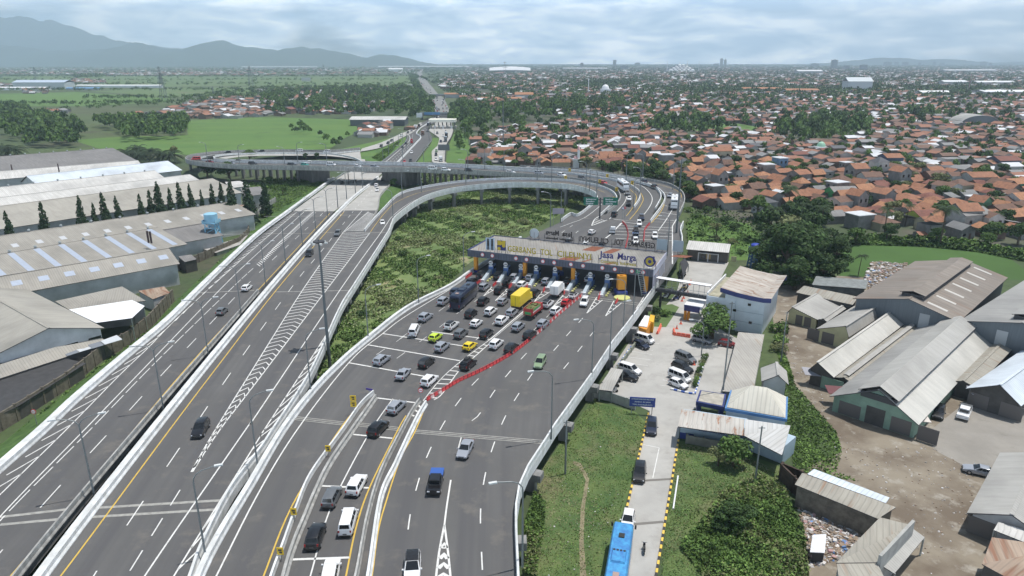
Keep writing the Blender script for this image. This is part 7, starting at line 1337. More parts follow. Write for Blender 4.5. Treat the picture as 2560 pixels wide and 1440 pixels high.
scatter('thicket', [([(1755, 1440), (1700, 1370), (1770, 1290), (1800, 1240), (1900, 1190), (1960, 1230), (2010, 1340), (2020, 1440), (2020, 1500), (1750, 1500)], .8), ([(1310, 1440), (1312, 1320), (1335, 1240), (1362, 1260), (1360, 1330), (1340, 1440)], .2)], 42000, .38, [lf[1], lf[2], lf[3], lf[2], lf[1]], 'dense green thicket at the bottom right', hmax=1.7, hmin=.3, seed=5, fi=.12)
scatter('bank_weeds', [([(-20, 1150), (60, 1070), (265, 905), (380, 825), (440, 760), (560, 645), (640, 566), (800, 465), (835, 452), (728, 536), (640, 602), (512, 720), (425, 808), (310, 908), (115, 1085), (20, 1175)], .6), ([(640, 545), (660, 500), (690, 455), (800, 445), (830, 455), (740, 505), (690, 540)], .4)], 36000, .55, [lf[1], lf[2], lf[2]], 'weeds on the grass bank left of the highway', hmax=1.0, seed=6, fi=.07).location.z = .0
scatter('lane_weeds', [([(1972, 905), (1988, 962), (2092, 1082), (2105, 1130), (2090, 1180), (2150, 1205), (1985, 1178), (1970, 1060), (1950, 965)], .8), ([(1935, 850), (1968, 900), (1985, 960), (1970, 965), (1950, 910)], .2)], 8000, .4, [lf[2], lf[1], lf[2]], 'weeds along the dirt lane', hmax=.5, seed=7)
scatter('clearing_scrub', [([(1720, 650), (1714, 560), (1740, 515), (1800, 520), (1880, 545), (1930, 600), (1900, 650), (1840, 640)], .07), ([(2110, 612), (2180, 590), (2400, 600), (2560, 630), (2560, 655), (2440, 630), (2300, 617)], .4)], 30000, 1.0, [lf[1], lf[2], lf[0], lf[1]], 'scrub and hedge round the village meadows', hmax=2.2, seed=8)
scatter('loop_meadow_weeds', [([(1060, 425), (1330, 428), (1330, 470), (1040, 470)], .3), ([(560, 470), (760, 440), (800, 450), (700, 470), (620, 480)], .4), ([(955, 406), (1005, 350), (960, 375), (930, 395)], .3)], 14000, 1.0, [lf[1], lf[2]], 'low growth under and beside the overpass', hmax=1.3, seed=9)
# ---- trees: belts as countable trees for the nearest, one merged stand for the far ones
cand = []
def belt(poly, sp, h0, h1, lab, hmul=1., keep=1.0):
    pw = [P(x, y) for x, y in poly]; xs = [p.x for p in pw]; ys = [p.y for p in pw]; nx = int((max(xs) - min(xs)) / sp) + 1; ny = int((max(ys) - min(ys)) / sp) + 1
    for i in range(nx):
        for j in range(ny):
            x = min(xs) + (i + RT.random()) * sp; y = min(ys) + (j + RT.random()) * sp
            if RT.random() < keep and inside(x, y, pw): cand.append((math.hypot(x, y), x, y, RT.uniform(h0, h1), lab))
belt([(0, 345), (0, 282), (110, 290), (215, 330), (200, 372), (110, 372)], 11, 9, 14, '% tree in the dark wood at the far left behind the factory', keep=.8)
belt([(225, 316), (470, 303), (470, 348), (300, 356), (285, 330)], 10, 9, 13, '% tree in the dark belt beside the bright rice field', keep=.9)
belt([(60, 372), (100, 340), (190, 350), (200, 372)], 10, 8, 12, '% tree right behind the factory roofs', keep=.8)
belt([(650, 240), (820, 225), (1010, 222), (1085, 255), (1092, 300), (1000, 308), (880, 298), (760, 292), (660, 290)], 17, 9, 15, '% tree in the wood left of the distant highway', keep=.55)
belt([(1090, 300), (1060, 240), (1040, 200), (1055, 195), (1080, 210), (1060, 200), (1020, 185), (1038, 230), (1070, 300)], 13, 8, 12, '% tree along the left side of the distant highway', keep=.7)
belt([(1128, 300), (1130, 330), (1160, 345), (1190, 340), (1225, 325), (1230, 290), (1160, 265), (1130, 268)], 12, 9, 14, '% tree right of the small far toll gate', keep=.8)
belt([(1150, 395), (1140, 350), (1180, 345), (1190, 390)], 12, 6, 9, '% tree beside the right verge of the far highway', keep=.7)
belt([(1195, 300), (1190, 275), (1350, 268), (1560, 255), (1560, 275), (1400, 300), (1290, 318)], 15, 9, 15, '% tree in the belt behind the first village rows', keep=.55)
belt([(1640, 345), (1640, 310), (1750, 300), (1820, 318), (1760, 345)], 12, 8, 12, '% tree in the middle of the village', keep=.6)
belt([(1950, 345), (1945, 320), (2050, 300), (2170, 305), (2170, 340), (2060, 365), (1975, 360)], 12, 9, 13, '% tree in the dark grove inside the village', keep=.85)
belt([(2270, 300), (2265, 285), (2330, 285), (2330, 305)], 12, 9, 13, '% bright tree in the upper right village', keep=.8)
belt([(1560, 465), (1500, 442), (1560, 432), (1700, 445), (1730, 490), (1720, 520), (1700, 480), (1650, 462)], 9, 6, 9.5, '% tree squeezed between the outer ramp and the village', keep=.8)
belt([(1885, 560), (1900, 530), (2080, 560), (2100, 640), (2060, 660), (1930, 640)], 10, 8, 12, '% tree in the grove beside the coconut palms', keep=.7)
belt([(2100, 600), (2300, 585), (2560, 600), (2560, 640), (2440, 622), (2300, 610), (2110, 615)], 10, 5, 8, '% tree in the hedge above the dark meadow', keep=.6)
belt([(2530, 600), (2600, 600), (2620, 680), (2545, 680)], 9, 6, 9, '% tree at the right edge by the dark meadow', keep=.7)
belt([(660, 470), (680, 448), (760, 446), (780, 462), (700, 500), (655, 520)], 9, 3, 5, '% shrub tree on the grass between factory and highway', keep=.6)
belt([(1180, 425), (1185, 350), (2560, 320), (2560, 590), (1900, 540), (1720, 500), (1640, 450), (1400, 420)], 12.5, 4, 7.5, '% tree between village roofs', keep=.8)
belt([(1160, 290), (1160, 255), (2560, 235), (2560, 320), (1185, 350)], 19, 7, 10, '% tree between distant village roofs', keep=.6)
belt([(700, 330), (760, 320), (830, 350), (870, 340), (900, 330), (850, 365), (830, 385), (800, 345)], 9, 4, 8, '% tree at the edge of the bright rice field', keep=.6)
cand.sort(key=lambda c: c[0]); near_t = []
near_t = cand[:225]; rest = cand[225:]
for d, x, y, h, lab in near_t: tree_at(Vector((x, y, 0)), h, lab)
# distant stand: batches of small leaf clumps merged in one mesh
def far_trees(name, items, n_leaf, label, mats):
    g = np.random.default_rng(5); Vs = []; MI = []; base = {}
    for k in range(4): V, F = leafcloud([(0.3, 0, .62), (-.35, .2, .55), (.05, -.35, .6), (0, .1, .78)], [(.42, .42, .3)] * 4, n_leaf, .38, seed=80 + k); base[k] = V
    for i, (x, y, h, wd) in enumerate(items):
        V = base[i % 4] * np.array([h * .55 * wd, h * .55 * wd, h]) + np.array([x, y, 0]); Vs.append(V); MI.append(np.full(n_leaf, i % len(mats)))
    V = np.concatenate(Vs); o = npmesh(name, V, np.arange(len(V)).reshape(-1, 4), mats, np.concatenate(MI), kind='stuff'); o['label'] = label; return o
far_trees('distant_trees', [(x, y, h, 1.) for d, x, y, h, lab in rest], 110, 'tree belts and gardens farther than the nearest trees', [lf[1], lf[0], lf[1]])
far = []; g = np.random.default_rng(9)
for (poly, n, h0, h1, wd) in [([(0, 240), (0, 180), (1030, 178), (1040, 200), (660, 240), (420, 222), (200, 226)], 160, 7, 12, 1.6), ([(0, 186), (0, 170), (1030, 168), (1200, 175), (1040, 186)], 900, 9, 15, 2.6), ([(420, 275), (660, 240), (1000, 222), (660, 222), (480, 245)], 260, 7, 11, 1.5),
                             ([(1060, 175), (1080, 215), (1160, 260), (2560, 245), (2560, 170)], 6000, 8, 13, 1.7), ([(1060, 166), (2560, 163), (2560, 172), (1060, 176)], 1500, 12, 18, 3.4), ([(110, 285), (380, 270), (420, 262), (300, 262)], 40, 6, 9, 1.2), ([(185, 200), (260, 198), (262, 192), (186, 193)], 60, 14, 18, 1.6), ([(1420, 222), (1580, 218), (1590, 205), (1480, 208)], 260, 10, 14, 1.6), ([(0, 270), (440, 264), (440, 260), (0, 264)], 90, 6, 9, 1.3), ([(200, 252), (640, 249), (640, 245), (200, 247)], 110, 6, 9, 1.3), ([(0, 231), (640, 229), (640, 226), (0, 227)], 100, 6, 9, 1.4), ([(150, 216), (1030, 214), (1030, 210), (150, 212)], 130, 6, 9, 1.4), ([(0, 204), (1030, 203), (1030, 200), (0, 200)], 130, 6, 9, 1.4), ([(0, 194), (1030, 194), (1030, 191), (0, 191)], 400, 7, 11, 1.8), ([(1620, 238), (2560, 232), (2560, 222), (1640, 224)], 420, 9, 13, 1.6)]:
    pw = [P(x, y) for x, y in poly]; xs = [p.x for p in pw]; ys = [p.y for p in pw]; k = 0
    while k < n:
        # uniform in log distance so that the far band is not swamped
        y = math.exp(g.uniform(math.log(min(ys)), math.log(max(ys)))); x = g.uniform(min(xs), max(xs))
        if abs(x) > y * .85: continue
        if inside(x, y, pw): far.append((x, y, g.uniform(h0, h1), wd * g.uniform(.7, 1.3))); k += 1
far_trees('far_wood', far, 26, 'hazy tree cover of the plain', [lf[1], lf[0]])
# ---------------------------------------------------------------- village
tile = [M('terracotta_tile_%s' % n, c, .8, var=.35, scale=.8, det=7, grime=(tuple(v * .45 for v in c), .35, .55, .75)) for n, c in (('orange', (.32, .142, .076)), ('brown', (.175, .095, .064)), ('red', (.21, .080, .056)), ('bright', (.41, .195, .10)))]
rz_g = roofmat('house_grey_sheet', (.22, .22, .22), (.17, .17, .165), sheet=1.); rz_w = M('house_white_sheet', (.60, .62, .64), .6, var=.15, scale=.6); rz_s = M('house_slate_tile', (.085, .088, .10), .7, var=.3, scale=.8)
walls_ = [('white', M('house_white_wall', (.55, .55, .53), .8, var=.25, scale=.4)), ('grey', M('house_cement_wall', (.27, .265, .255), .9, var=.3, scale=.5)), ('brick', M('house_brick_wall', (.19, .125, .10), .9, var=.3, scale=.8)), ('cream', M('house_cream_wall', (.48, .43, .31), .8, var=.2, scale=.5)), ('green', M('house_green_wall', (.14, .30, .17), .8, var=.2)), ('blue', M('house_blue_wall', (.16, .28, .42), .8, var=.2))]
ROOFS = [('orange tiled', tile[0]), ('brown tiled', tile[1]), ('red tiled', tile[2]), ('bright tiled', tile[3]), ('grey sheet', rz_g), ('white sheet', rz_w), ('dark tiled', rz_s)]
def house(form, ri, wi, w_=8., d_=9., h=3.4, two=False):
    root = thing('house', '%s %s house, %s walls' % (ROOFS[ri][0], form, walls_[wi][0]), 'house'); rm = ROOFS[ri][1]; wm = walls_[wi][1]; hh = h + (2.8 if two else 0); o = .5; x, y = w_ / 2, d_ / 2
    m = MB(); m.prism([(-x, -y), (x, -y), (x, y), (-x, y)], 0, hh, wm); wall_ = m.build('wall', root); m = MB(); rh = 1.9 if form != 'flat' else .4
    X, Y = x + o, y + o
    if form == 'gable':
        m.slab([(-X, -Y, hh), (0, -Y, hh + rh), (0, Y, hh + rh), (-X, Y, hh)], .12, rm, wm); m.slab([(X, -Y, hh), (X, Y, hh), (0, Y, hh + rh), (0, -Y, hh + rh)], .12, rm, wm)
        for yy in (-y, y):
            g_ = MB(); g_.face([(-x, yy, hh), (x, yy, hh), (0, yy, hh + rh * .93)] if yy < 0 else [(x, yy, hh), (-x, yy, hh), (0, yy, hh + rh * .93)], wm); g_.build('gable', root)
    elif form == 'hipped':
        k = max(.3, Y - X * .9); c = [Vector(p) for p in ((-X, -Y, hh), (X, -Y, hh), (X, Y, hh), (-X, Y, hh), (0, -k, hh + rh), (0, k, hh + rh))]
        for f in ((0, 1, 4), (1, 2, 5, 4), (2, 3, 5), (3, 0, 4, 5)): m.face([c[i] for i in f], rm)
    elif form == 'lean-to': m.slab([(-X, -Y, hh), (X, -Y, hh), (X, Y, hh + 1.4), (-X, Y, hh + 1.4)], .12, rm, wm)
    else: m.prism([(-X, -Y), (X, -Y), (X, Y), (-X, Y)], hh, hh + .3, rm)
    m.build('roof', root); 
    m = MB(); m.box((x * .3, -y - .02, 1.05), (1.0, .06, 2.1), M('house_door', (.12, .07, .05), .7)); m.build('door', root)
    for q in ([(-x * .5, 1.6)] + ([(-x * .5, 4.6), (x * .5, 4.6)] if two else [])): m = MB(); m.box((q[0], -y - .02, q[1]), (1.4, .06, 1.1), glass); m.build('window', root)
    return root
HR = random.Random(31); HP = []
for form, ri, wi, w_, d_, two in [('gable',0,1,8,10,0),('gable',0,2,7.5,9,0),('gable',1,2,8,11,0),('hipped',0,0,9,10,0),('hipped',2,0,9,9.5,0),('gable',3,0,8,9,0),('gable',1,1,7,9,0),('hipped',1,3,9,11,0),('gable',0,3,8,12,0),('lean-to',4,1,7,7,0),('flat',5,1,7,8,1),('gable',4,1,7,10,0),('gable',2,2,8,9,0),('hipped',6,0,9,9,1),('gable',3,2,7,10,0),('lean-to',5,0,6,6,0),('gable',0,1,8,9,1),('flat',5,5,7,9,1),('gable',0,4,8,9,0),('hipped',3,1,8.5,9,0),('lean-to',4,2,7,9,0),('gable',1,0,8,10,1)]: HP.append((house(form, ri, wi, w_, d_, two=bool(two)), form, ri, wi, w_, d_, 3.4 + 2.8 * two))
HW = [10, 9, 8, 6, 3, 7, 7, 4, 6, 5, 3, 4, 4, 1, 6, 3, 4, 1, 1, 5, 3, 2]
vill = [P(x, y) for x, y in [(1183, 412), (1188, 352), (1255, 330), (1500, 296), (1900, 284), (2560, 250), (2900, 250), (2900, 620), (2560, 600), (2420, 598), (2250, 585), (2080, 560), (1900, 540), (1735, 515), (1715, 478), (1640, 452), (1580, 432), (1400, 420)]]
holes = [[P(x, y) for x, y in pl] for pl in ([(1640, 314), (1640, 288), (1712, 283), (1714, 307)], [(1735, 332), (1742, 306), (1850, 308), (1903, 317), (1893, 334)], [(1950, 345), (1945, 320), (2050, 300), (2170, 305), (2170, 340), (2060, 362), (1975, 360)], [(1640, 345), (1640, 310), (1750, 300), (1790, 318), (1745, 345)])]
hc = []; cell = 9.2; ys = [p.y for p in vill]; xs = [p.x for p in vill]
tree_xy = [(c[1], c[2], c[3]) for c in near_t]
j = 0; y = min(ys)
while y < max(ys):
    x = min(xs)
    while x < min(max(xs), y * .80 + 30):
        ox = 4 * math.sin(y * .03) + (cell / 2 if j % 2 else 0) + HR.uniform(-.8, .8); cx, cy = x + ox + HR.uniform(-1.3, 1.3), y + 5 * math.sin(x * .021) + HR.uniform(-1.3, 1.3)
        if inside(cx, cy, vill) and not any(inside(cx, cy, h) for h in holes) and HR.random() < .93: hc.append((math.hypot(cx, cy), cx, cy))
        x += cell
    y += cell * .95; j += 1
hc.sort(); placed = 0; farh = []
def zone(px, py):
    row = 'front row' if py > 480 else ('near rows' if py > 420 else ('mid rows' if py > 365 else 'back rows'))
    col = 'by the overpass' if px < 1400 else ('by the loop bend' if px < 1640 else ('by the outer ramp' if px < 1900 else ('by the palms' if px < 2200 else 'by the dark meadow')))
    return '%s %s' % (row, col)
SWAPS = {}
for d, x, y in hc:
    if any((x - a) ** 2 + (y - b) ** 2 < (h * .36) ** 2 for a, b, h in tree_xy): continue
    if placed < 300 and abs(x) < y * .80:
        k = HR.choices(range(len(HP)), HW)[0]; rt = HP[k]; an = (.18 * math.sin(x * .012) + .25 * math.cos(y * .02)) + HR.choice([0, math.pi / 2, math.pi, math.pi * 1.5]) + HR.uniform(-.1, .1); s = HR.uniform(.60, .95); px, py = proj((x, y, 3)); dup(rt[0], (x, y, 0), an, '%s, %s' % (rt[0]['label'], zone(px, py)), 'houses of the tiled-roof village', sc=(s, s, HR.choice([.8, .85, .9, .95, 1.25]))); placed += 1
        if HR.random() < .5: farh.append((x + HR.uniform(-5, 5), y + HR.uniform(-5, 5), HR.choice([.3, .42, .5])))
    else: farh.append((x, y, HR.uniform(.62, .95)))
for h in HP: hide_proto(h[0])
# distant settlement in one mesh (countless)
g = np.random.default_rng(12)
def zonefill(poly, n, smin=1., dens_log=True):
    pw = [P(x, y) for x, y in poly]; xs = [p.x for p in pw]; ys = [p.y for p in pw]; k = 0; t = 0
    while k < n and t < n * 60:
        t += 1; y = math.exp(g.uniform(math.log(max(min(ys), 10)), math.log(max(ys)))) if dens_log else g.uniform(min(ys), max(ys)); x = g.uniform(min(xs), max(xs))
        if abs(x) < y * .82 and inside(x, y, pw): farh.append((x, y, smin * g.uniform(.8, 1.25))); k += 1
zonefill([(1165, 268), (1145, 240), (1500, 226), (2560, 215), (2560, 262), (1900, 290), (1500, 300)], 3000)
zonefill([(1110, 225), (1090, 200), (1160, 188), (2560, 176), (2560, 232), (1500, 230)], 7500, 1.15)
zonefill([(1160, 190), (1160, 168), (2560, 165), (2560, 185)], 4200, 1.7)
zonefill([(470, 262), (520, 247), (640, 250), (760, 232), (1000, 220), (1010, 226), (860, 246), (1000, 262), (900, 285), (700, 290), (480, 296), (350, 300)], 800)
zonefill([(640, 236), (650, 226), (1030, 218), (1030, 224), (760, 236)], 260)
zonefill([(340, 298), (350, 290), (660, 280), (600, 296)], 60); zonefill([(80, 288), (85, 281), (160, 280), (160, 286)], 20); zonefill([(1000, 345), (1000, 312), (1045, 300), (1060, 303), (1035, 325)], 1)
zonefill([(895, 340), (900, 322), (985, 312), (990, 328), (930, 345)], 34); zonefill([(0, 222), (0, 212), (60, 210), (60, 218)], 30); zonefill([(185, 212), (180, 198), (260, 200), (262, 208)], 120); zonefill([(60, 234), (60, 226), (120, 226), (120, 236)], 20)
zonefill([(0, 186), (0, 172), (1030, 170), (1100, 178), (1030, 184), (600, 190)], 1100, 1.5); zonefill([(240, 192), (640, 186), (640, 181), (240, 182)], 300, 1.2)
def far_houses(items):
    g = np.random.default_rng(3); V = []; F3 = []; mi = []; n = 0; fm = [M('far_roof_orange', (.27, .13, .083), .85), M('far_roof_brown', (.165, .10, .072), .85), M('far_roof_red', (.18, .075, .055), .85), M('far_roof_grey', (.22, .22, .22), .8), M('far_roof_white', (.56, .57, .59), .7), M('far_roof_slate', (.10, .10, .11), .8)]; fw = [M('far_wall_white', (.40, .40, .38), .9), M('far_wall_grey', (.20, .195, .185), .9), M('far_wall_brick', (.20, .14, .11), .9)]
    for x, y, s in items:
        big_ = 1.0 if y < 1500 else 1.15; a = .25 * math.sin(x * .004) + g.choice([0, math.pi / 2]) + g.uniform(-.15, .15); c_, s_ = math.cos(a), math.sin(a); w_ = g.uniform(3.6, 5.) * s * big_; d_ = g.uniform(4.2, 6.2) * s * big_; h = g.uniform(2.6, 3.4) * (1 if s < .6 or g.random() < .72 else 1.8) * (s if s < .5 else .9) ; r = 1.7 * s if g.random() < .85 else .25
        pts = [(-w_, -d_, 0), (w_, -d_, 0), (w_, d_, 0), (-w_, d_, 0), (-w_, -d_, h), (w_, -d_, h), (w_, d_, h), (-w_, d_, h), (0, -d_ - .4, h + r), (0, d_ + .4, h + r), (-w_ - .5, -d_ - .5, h - .15), (w_ + .5, -d_ - .5, h - .15), (w_ + .5, d_ + .5, h - .15), (-w_ - .5, d_ + .5, h - .15)]
        V += [(x + p[0] * c_ - p[1] * s_, y + p[0] * s_ + p[1] * c_, p[2]) for p in pts]; F3 += [(n, n + 1, n + 5, n + 4), (n + 1, n + 2, n + 6, n + 5), (n + 2, n + 3, n + 7, n + 6), (n + 3, n, n + 4, n + 7), (n + 4, n + 5, n + 8, n + 8), (n + 6, n + 7, n + 9, n + 9), (n + 11, n + 12, n + 9, n + 8), (n + 13, n + 10, n + 8, n + 9)]
        if s < .6: rm = g.choice([0, 1, 3, 4, 3, 5])
        elif y < 1400: rm = g.choice(6, p=[.32, .26, .08, .16, .11, .07])
        else: rm = g.choice(6, p=[.25, .2, .1, .17, .22, .06])
        wm = 6 + g.choice(3, p=[.4, .35, .25]); mi += [wm] * 6 + [rm] * 2; n += 14
    F = []; M_ = []
    me = bpy.data.meshes.new('distant_houses'); faces = [tuple(dict.fromkeys(f)) for f in F3]; me.from_pydata(V, [], faces)
    for m_ in fm + fw: me.materials.append(m_)
    me.polygons.foreach_set('material_index', [int(v) for v in mi]); o = bpy.data.objects.new('distant_houses', me); COL.objects.link(o); o['kind'] = 'stuff'; o['label'] = 'countless distant houses of the town'; return o
far_houses(farh)
# ---------------------------------------------------------------- single buildings in the distance
def block(px, py, w_, d_, h, mat, label, name='tower_block', cat='tower', grp=None, floors=6, rz_=0., roofm=None):
    b = P(px, py); r = thing(name, label, cat, b, grp); m = MB(); m.box(b + UZ * h / 2, (w_, d_, h), mat, rz_); m.build('wall', r); m = MB(); m.box(b + UZ * (h + h * .015), (w_ * 1.03, d_ * 1.03, h * .03), roofm or mat, rz_); m.box(b + Vector((0, 0, h * 1.05)), (w_ * .4, d_ * .4, h * .07), mat, rz_); m.build('roof', r)
    m = MB()
    for k in range(floors): m.box(b + UZ * h * (k + .55) / floors, (w_ * 1.004, d_ * 1.004, h / floors * .32), glass, rz_)
    m.build('window_band', r)
tw = M('tower_pale', (.42, .44, .46), .8); tg_ = M('tower_grey', (.24, .26, .28), .8)
for (x, y, w_, h, lab, mt) in [(1454, 172, 60, 95, 'pale twin-stepped tower left of the mosque on the horizon', tw), (1536, 168, 70, 150, 'pointed tower block on the horizon right of the pale one', tg_), (1560, 174, 120, 60, 'wide dark block on the horizon left of the mosque', tg_), (1593, 165, 130, 90, 'low wide block on the horizon', tg_), (1803, 166, 70, 190, 'left one of two close slim towers on the horizon', tg_), (1812, 166, 60, 170, 'right one of two close slim towers on the horizon', tg_), (1790, 166, 120, 70, 'low block left of the two close towers', tg_), (2084, 172, 95, 145, 'dark square tower with a ledge, boldest on the horizon', M('tower_dark', (.09, .10, .12), .8)), (2036, 168, 150, 80, 'wide low block left of the dark square tower', tg_), (2115, 174, 90, 60, 'block right of the dark square tower', tg_), (2157, 176, 90, 75, 'slim block between the horizon towers', tg_), (2218, 166, 170, 110, 'wide tower on the right horizon, first of a group', tg_), (2240, 165, 100, 110, 'second of the right horizon group', tg_), (2262, 165, 150, 110, 'third of the right horizon group', tg_), (2298, 165, 70, 90, 'slim tower on the right horizon', tg_), (2335, 164, 90, 110, 'pair-like tower farther right on the horizon', tg_), (2354, 164, 130, 90, 'low tower farther right on the horizon', tg_), (2458, 164, 170, 120, 'wide tower near the right end of the horizon', tg_), (2475, 165, 80, 90, 'last small tower at the right end of the horizon', tg_)]:
    block(x, y, w_ * .5, w_ * .3, h * .5, mt, lab, grp='towers on the horizon', floors=9)
for (x, y, w_, d_, h, lab, mt, rf) in [(2140, 232, 48, 26, 22, 'large white flat-roofed building in the right town', M('town_white', (.52, .56, .58), .7), None), (2480, 214, 100, 30, 9, 'long white shed at the upper right', tw, white), (2380, 214, 60, 28, 10, 'white factory building at the upper right', tw, white), (2520, 240, 110, 40, 8, 'very long white roof at the right edge', tw, white), (2330, 242, 50, 24, 8, 'pale flat roof in the right town', tw, white), (1900, 232, 75, 24, 8, 'long orange-roofed building in the middle town, left', tw, tile[3]), (2000, 236, 60, 26, 8, 'long orange-roofed building in the middle town, right', tw, tile[3]), (1253, 256, 60, 20, 6, 'long orange-roofed hall near the distant highway', tw, tile[3]), (1130, 244, 24, 18, 6, 'small orange roof beside the distant highway', tw, tile[3]), (1310, 250, 28, 24, 9, 'hall with an orange hip-like roof in the town', tw, tile[3]), (112, 221, 118, 40, 14, 'large pale factory in the left fields', M('factory_pale', (.50, .53, .55), .7), M('factory_roof_blue', (.45, .52, .62), .6)), (990, 181, 80, 30, 18, 'white block at the end of the left fields', white, white), (300, 219, 200, 12, 5, 'very long white shed line in the left fields', white, white), (50, 225, 130, 12, 5, 'long white shed line at the far left', white, white), (210, 225, 70, 14, 4, 'bright blue shed roof in the left fields', tw, M('bright_blue_roof', (.12, .30, .55), .5)), (1462, 175, 330, 60, 12, 'long pale factory line below the horizon', tw, white), (1060, 170, 900, 60, 14, 'long white factory line below the mountain end', tw, white), (700, 171, 700, 60, 12, 'white shed line at the foot of the hills', tw, white), (2020, 186, 120, 50, 16, 'white roofed block right of the mosque', tw, white), (2420, 181, 300, 60, 12, 'long white hall near the right horizon', tw, white), (950, 312, 52, 26, 6, 'dark hall with a white roof near the far toll gate', M('hall_dark', (.12, .13, .14), .8), whiter)]:
    b = P(x, y); r = thing('hall', lab, 'hall', b, 'large halls in the distance'); m = MB(); m.box(b + UZ * h / 2, (w_, d_, h), mt); m.build('wall', r); m = MB(); X, Y = w_ / 2 + 1, d_ / 2 + 1; rm = rf or mt
    m.slab([b + Vector((-X, -Y, h)), b + Vector((X, -Y, h)), b + Vector((X, 0, h * 1.35)), b + Vector((-X, 0, h * 1.35))], .3, rm); m.slab([b + Vector((-X, 0, h * 1.35)), b + Vector((X, 0, h * 1.35)), b + Vector((X, Y, h)), b + Vector((-X, Y, h))], .3, rm); m.build('roof', r)
# stadium-like hall
b = P(1275, 181); r = thing('stadium', 'white curved roof of a stadium on the plain below the horizon', 'stadium', b); m = MB(); wS = 118.
for i in range(12):
    t0, t1 = i / 12, (i + 1) / 12; x0, x1 = -wS + 2 * wS * t0, -wS + 2 * wS * t1; h0, h1 = 26 + 7 * math.sin(math.pi * t0), 26 + 7 * math.sin(math.pi * t1); m.slab([b + Vector((x0, -90, h0 * .45)), b + Vector((x1, -90, h1 * .45)), b + Vector((x1, 20, h1)), b + Vector((x0, 20, h0))], 2, white); m.slab([b + Vector((x0, 20, h0)), b + Vector((x1, 20, h1)), b + Vector((x1, 120, h1 * .6)), b + Vector((x0, 120, h0 * .6))], 2, white)
m.build('roof', r); m = MB(); m.box(b + Vector((0, 10, 6)), (2 * wS * .92, 190, 12), tg_); m.build('wall', r)
# big mosque with stacked white domes and four minarets
b = P(1702, 181); r = thing('mosque', 'large white mosque of stacked arches between four tall minarets', 'mosque', b); s_ = b.y / FPX; bm_ = M('mosque_arch_blue', (.16, .22, .30), .5); mW = MB(); mA = MB()
for k, (n_, hw) in enumerate(((7, 37), (6, 30), (5, 23), (4, 16), (2, 9))):
    z0_ = k * 3.6 * s_; mW.box(b + Vector((0, k * 4, z0_ + 1.8 * s_)), (2 * hw * s_, 40 - k * 6, 3.5 * s_), bm_)
    for i in range(n_): c = b + Vector(((-hw + 2 * hw * (i + .5) / n_) * s_, -22 + k * 4, z0_)); mA.dome(c + UZ * 1.2 * s_, hw / n_ * 1.02 * s_, 3.2 * s_, 12, 4, white); mA.cyl(c, c + UZ * 1.2 * s_, hw / n_ * .5 * s_, hw / n_ * .5 * s_, 8, white)
mW.build('wall', r); mA.build('dome', r, smooth=True)
for x, h in ((1667, 26), (1698, 22), (1717, 25), (1746, 24)): c = P(x, 181); m = MB(); m.cyl(c, c + UZ * h * s_, 1.1 * s_, .5 * s_, 8, white); m.cyl(c + UZ * h * s_, c + UZ * (h + 3) * s_, .6 * s_, .05, 8, white); m.build('minaret', r)
def smosque(px, py, rad, hb, label, dm, min_=None):
    b = P(px, py); r = thing('mosque', label, 'mosque', b, 'small mosques'); m = MB(); m.box(b + UZ * hb / 2, (rad * 2.6, rad * 2.6, hb), white); m.build('wall', r); m = MB(); m.dome(b + UZ * hb, rad, rad * 1.15, 16, 6, dm); m.cyl(b + UZ * (hb + rad), b + UZ * (hb + rad * 1.5), .1, .05, 5, dm); m.build('dome', r, smooth=True)
    if min_: m = MB(); c = b + Vector((min_[0], 0, 0)); m.cyl(c, c + UZ * min_[1], .9, .7, 8, white); m.cyl(c + UZ * min_[1], c + UZ * (min_[1] + 3), 1.0, .05, 8, dm); m.build('minaret', r)
smosque(1513, 236, 7, 10, 'small mosque with a white dome and slim minaret in the mid town', white, (-32, 26)); smosque(2050, 385, 2.8, 5, 'mosque with a pale green dome in the village', M('green_dome', (.28, .50, .36), .5)); smosque(1439, 418, 1.4, 5, 'tiny white and pink mosque tower just behind the overpass', M('pink_dome', (.6, .35, .35), .5), (1.5, 10)); smosque(1476, 416, 1.6, 4, 'small pink domed turret behind the overpass', M('pink_dome', (.6, .35, .35), .5)); smosque(1612, 244, 3.2, 7, 'small white pointed dome among the mid town roofs', white)
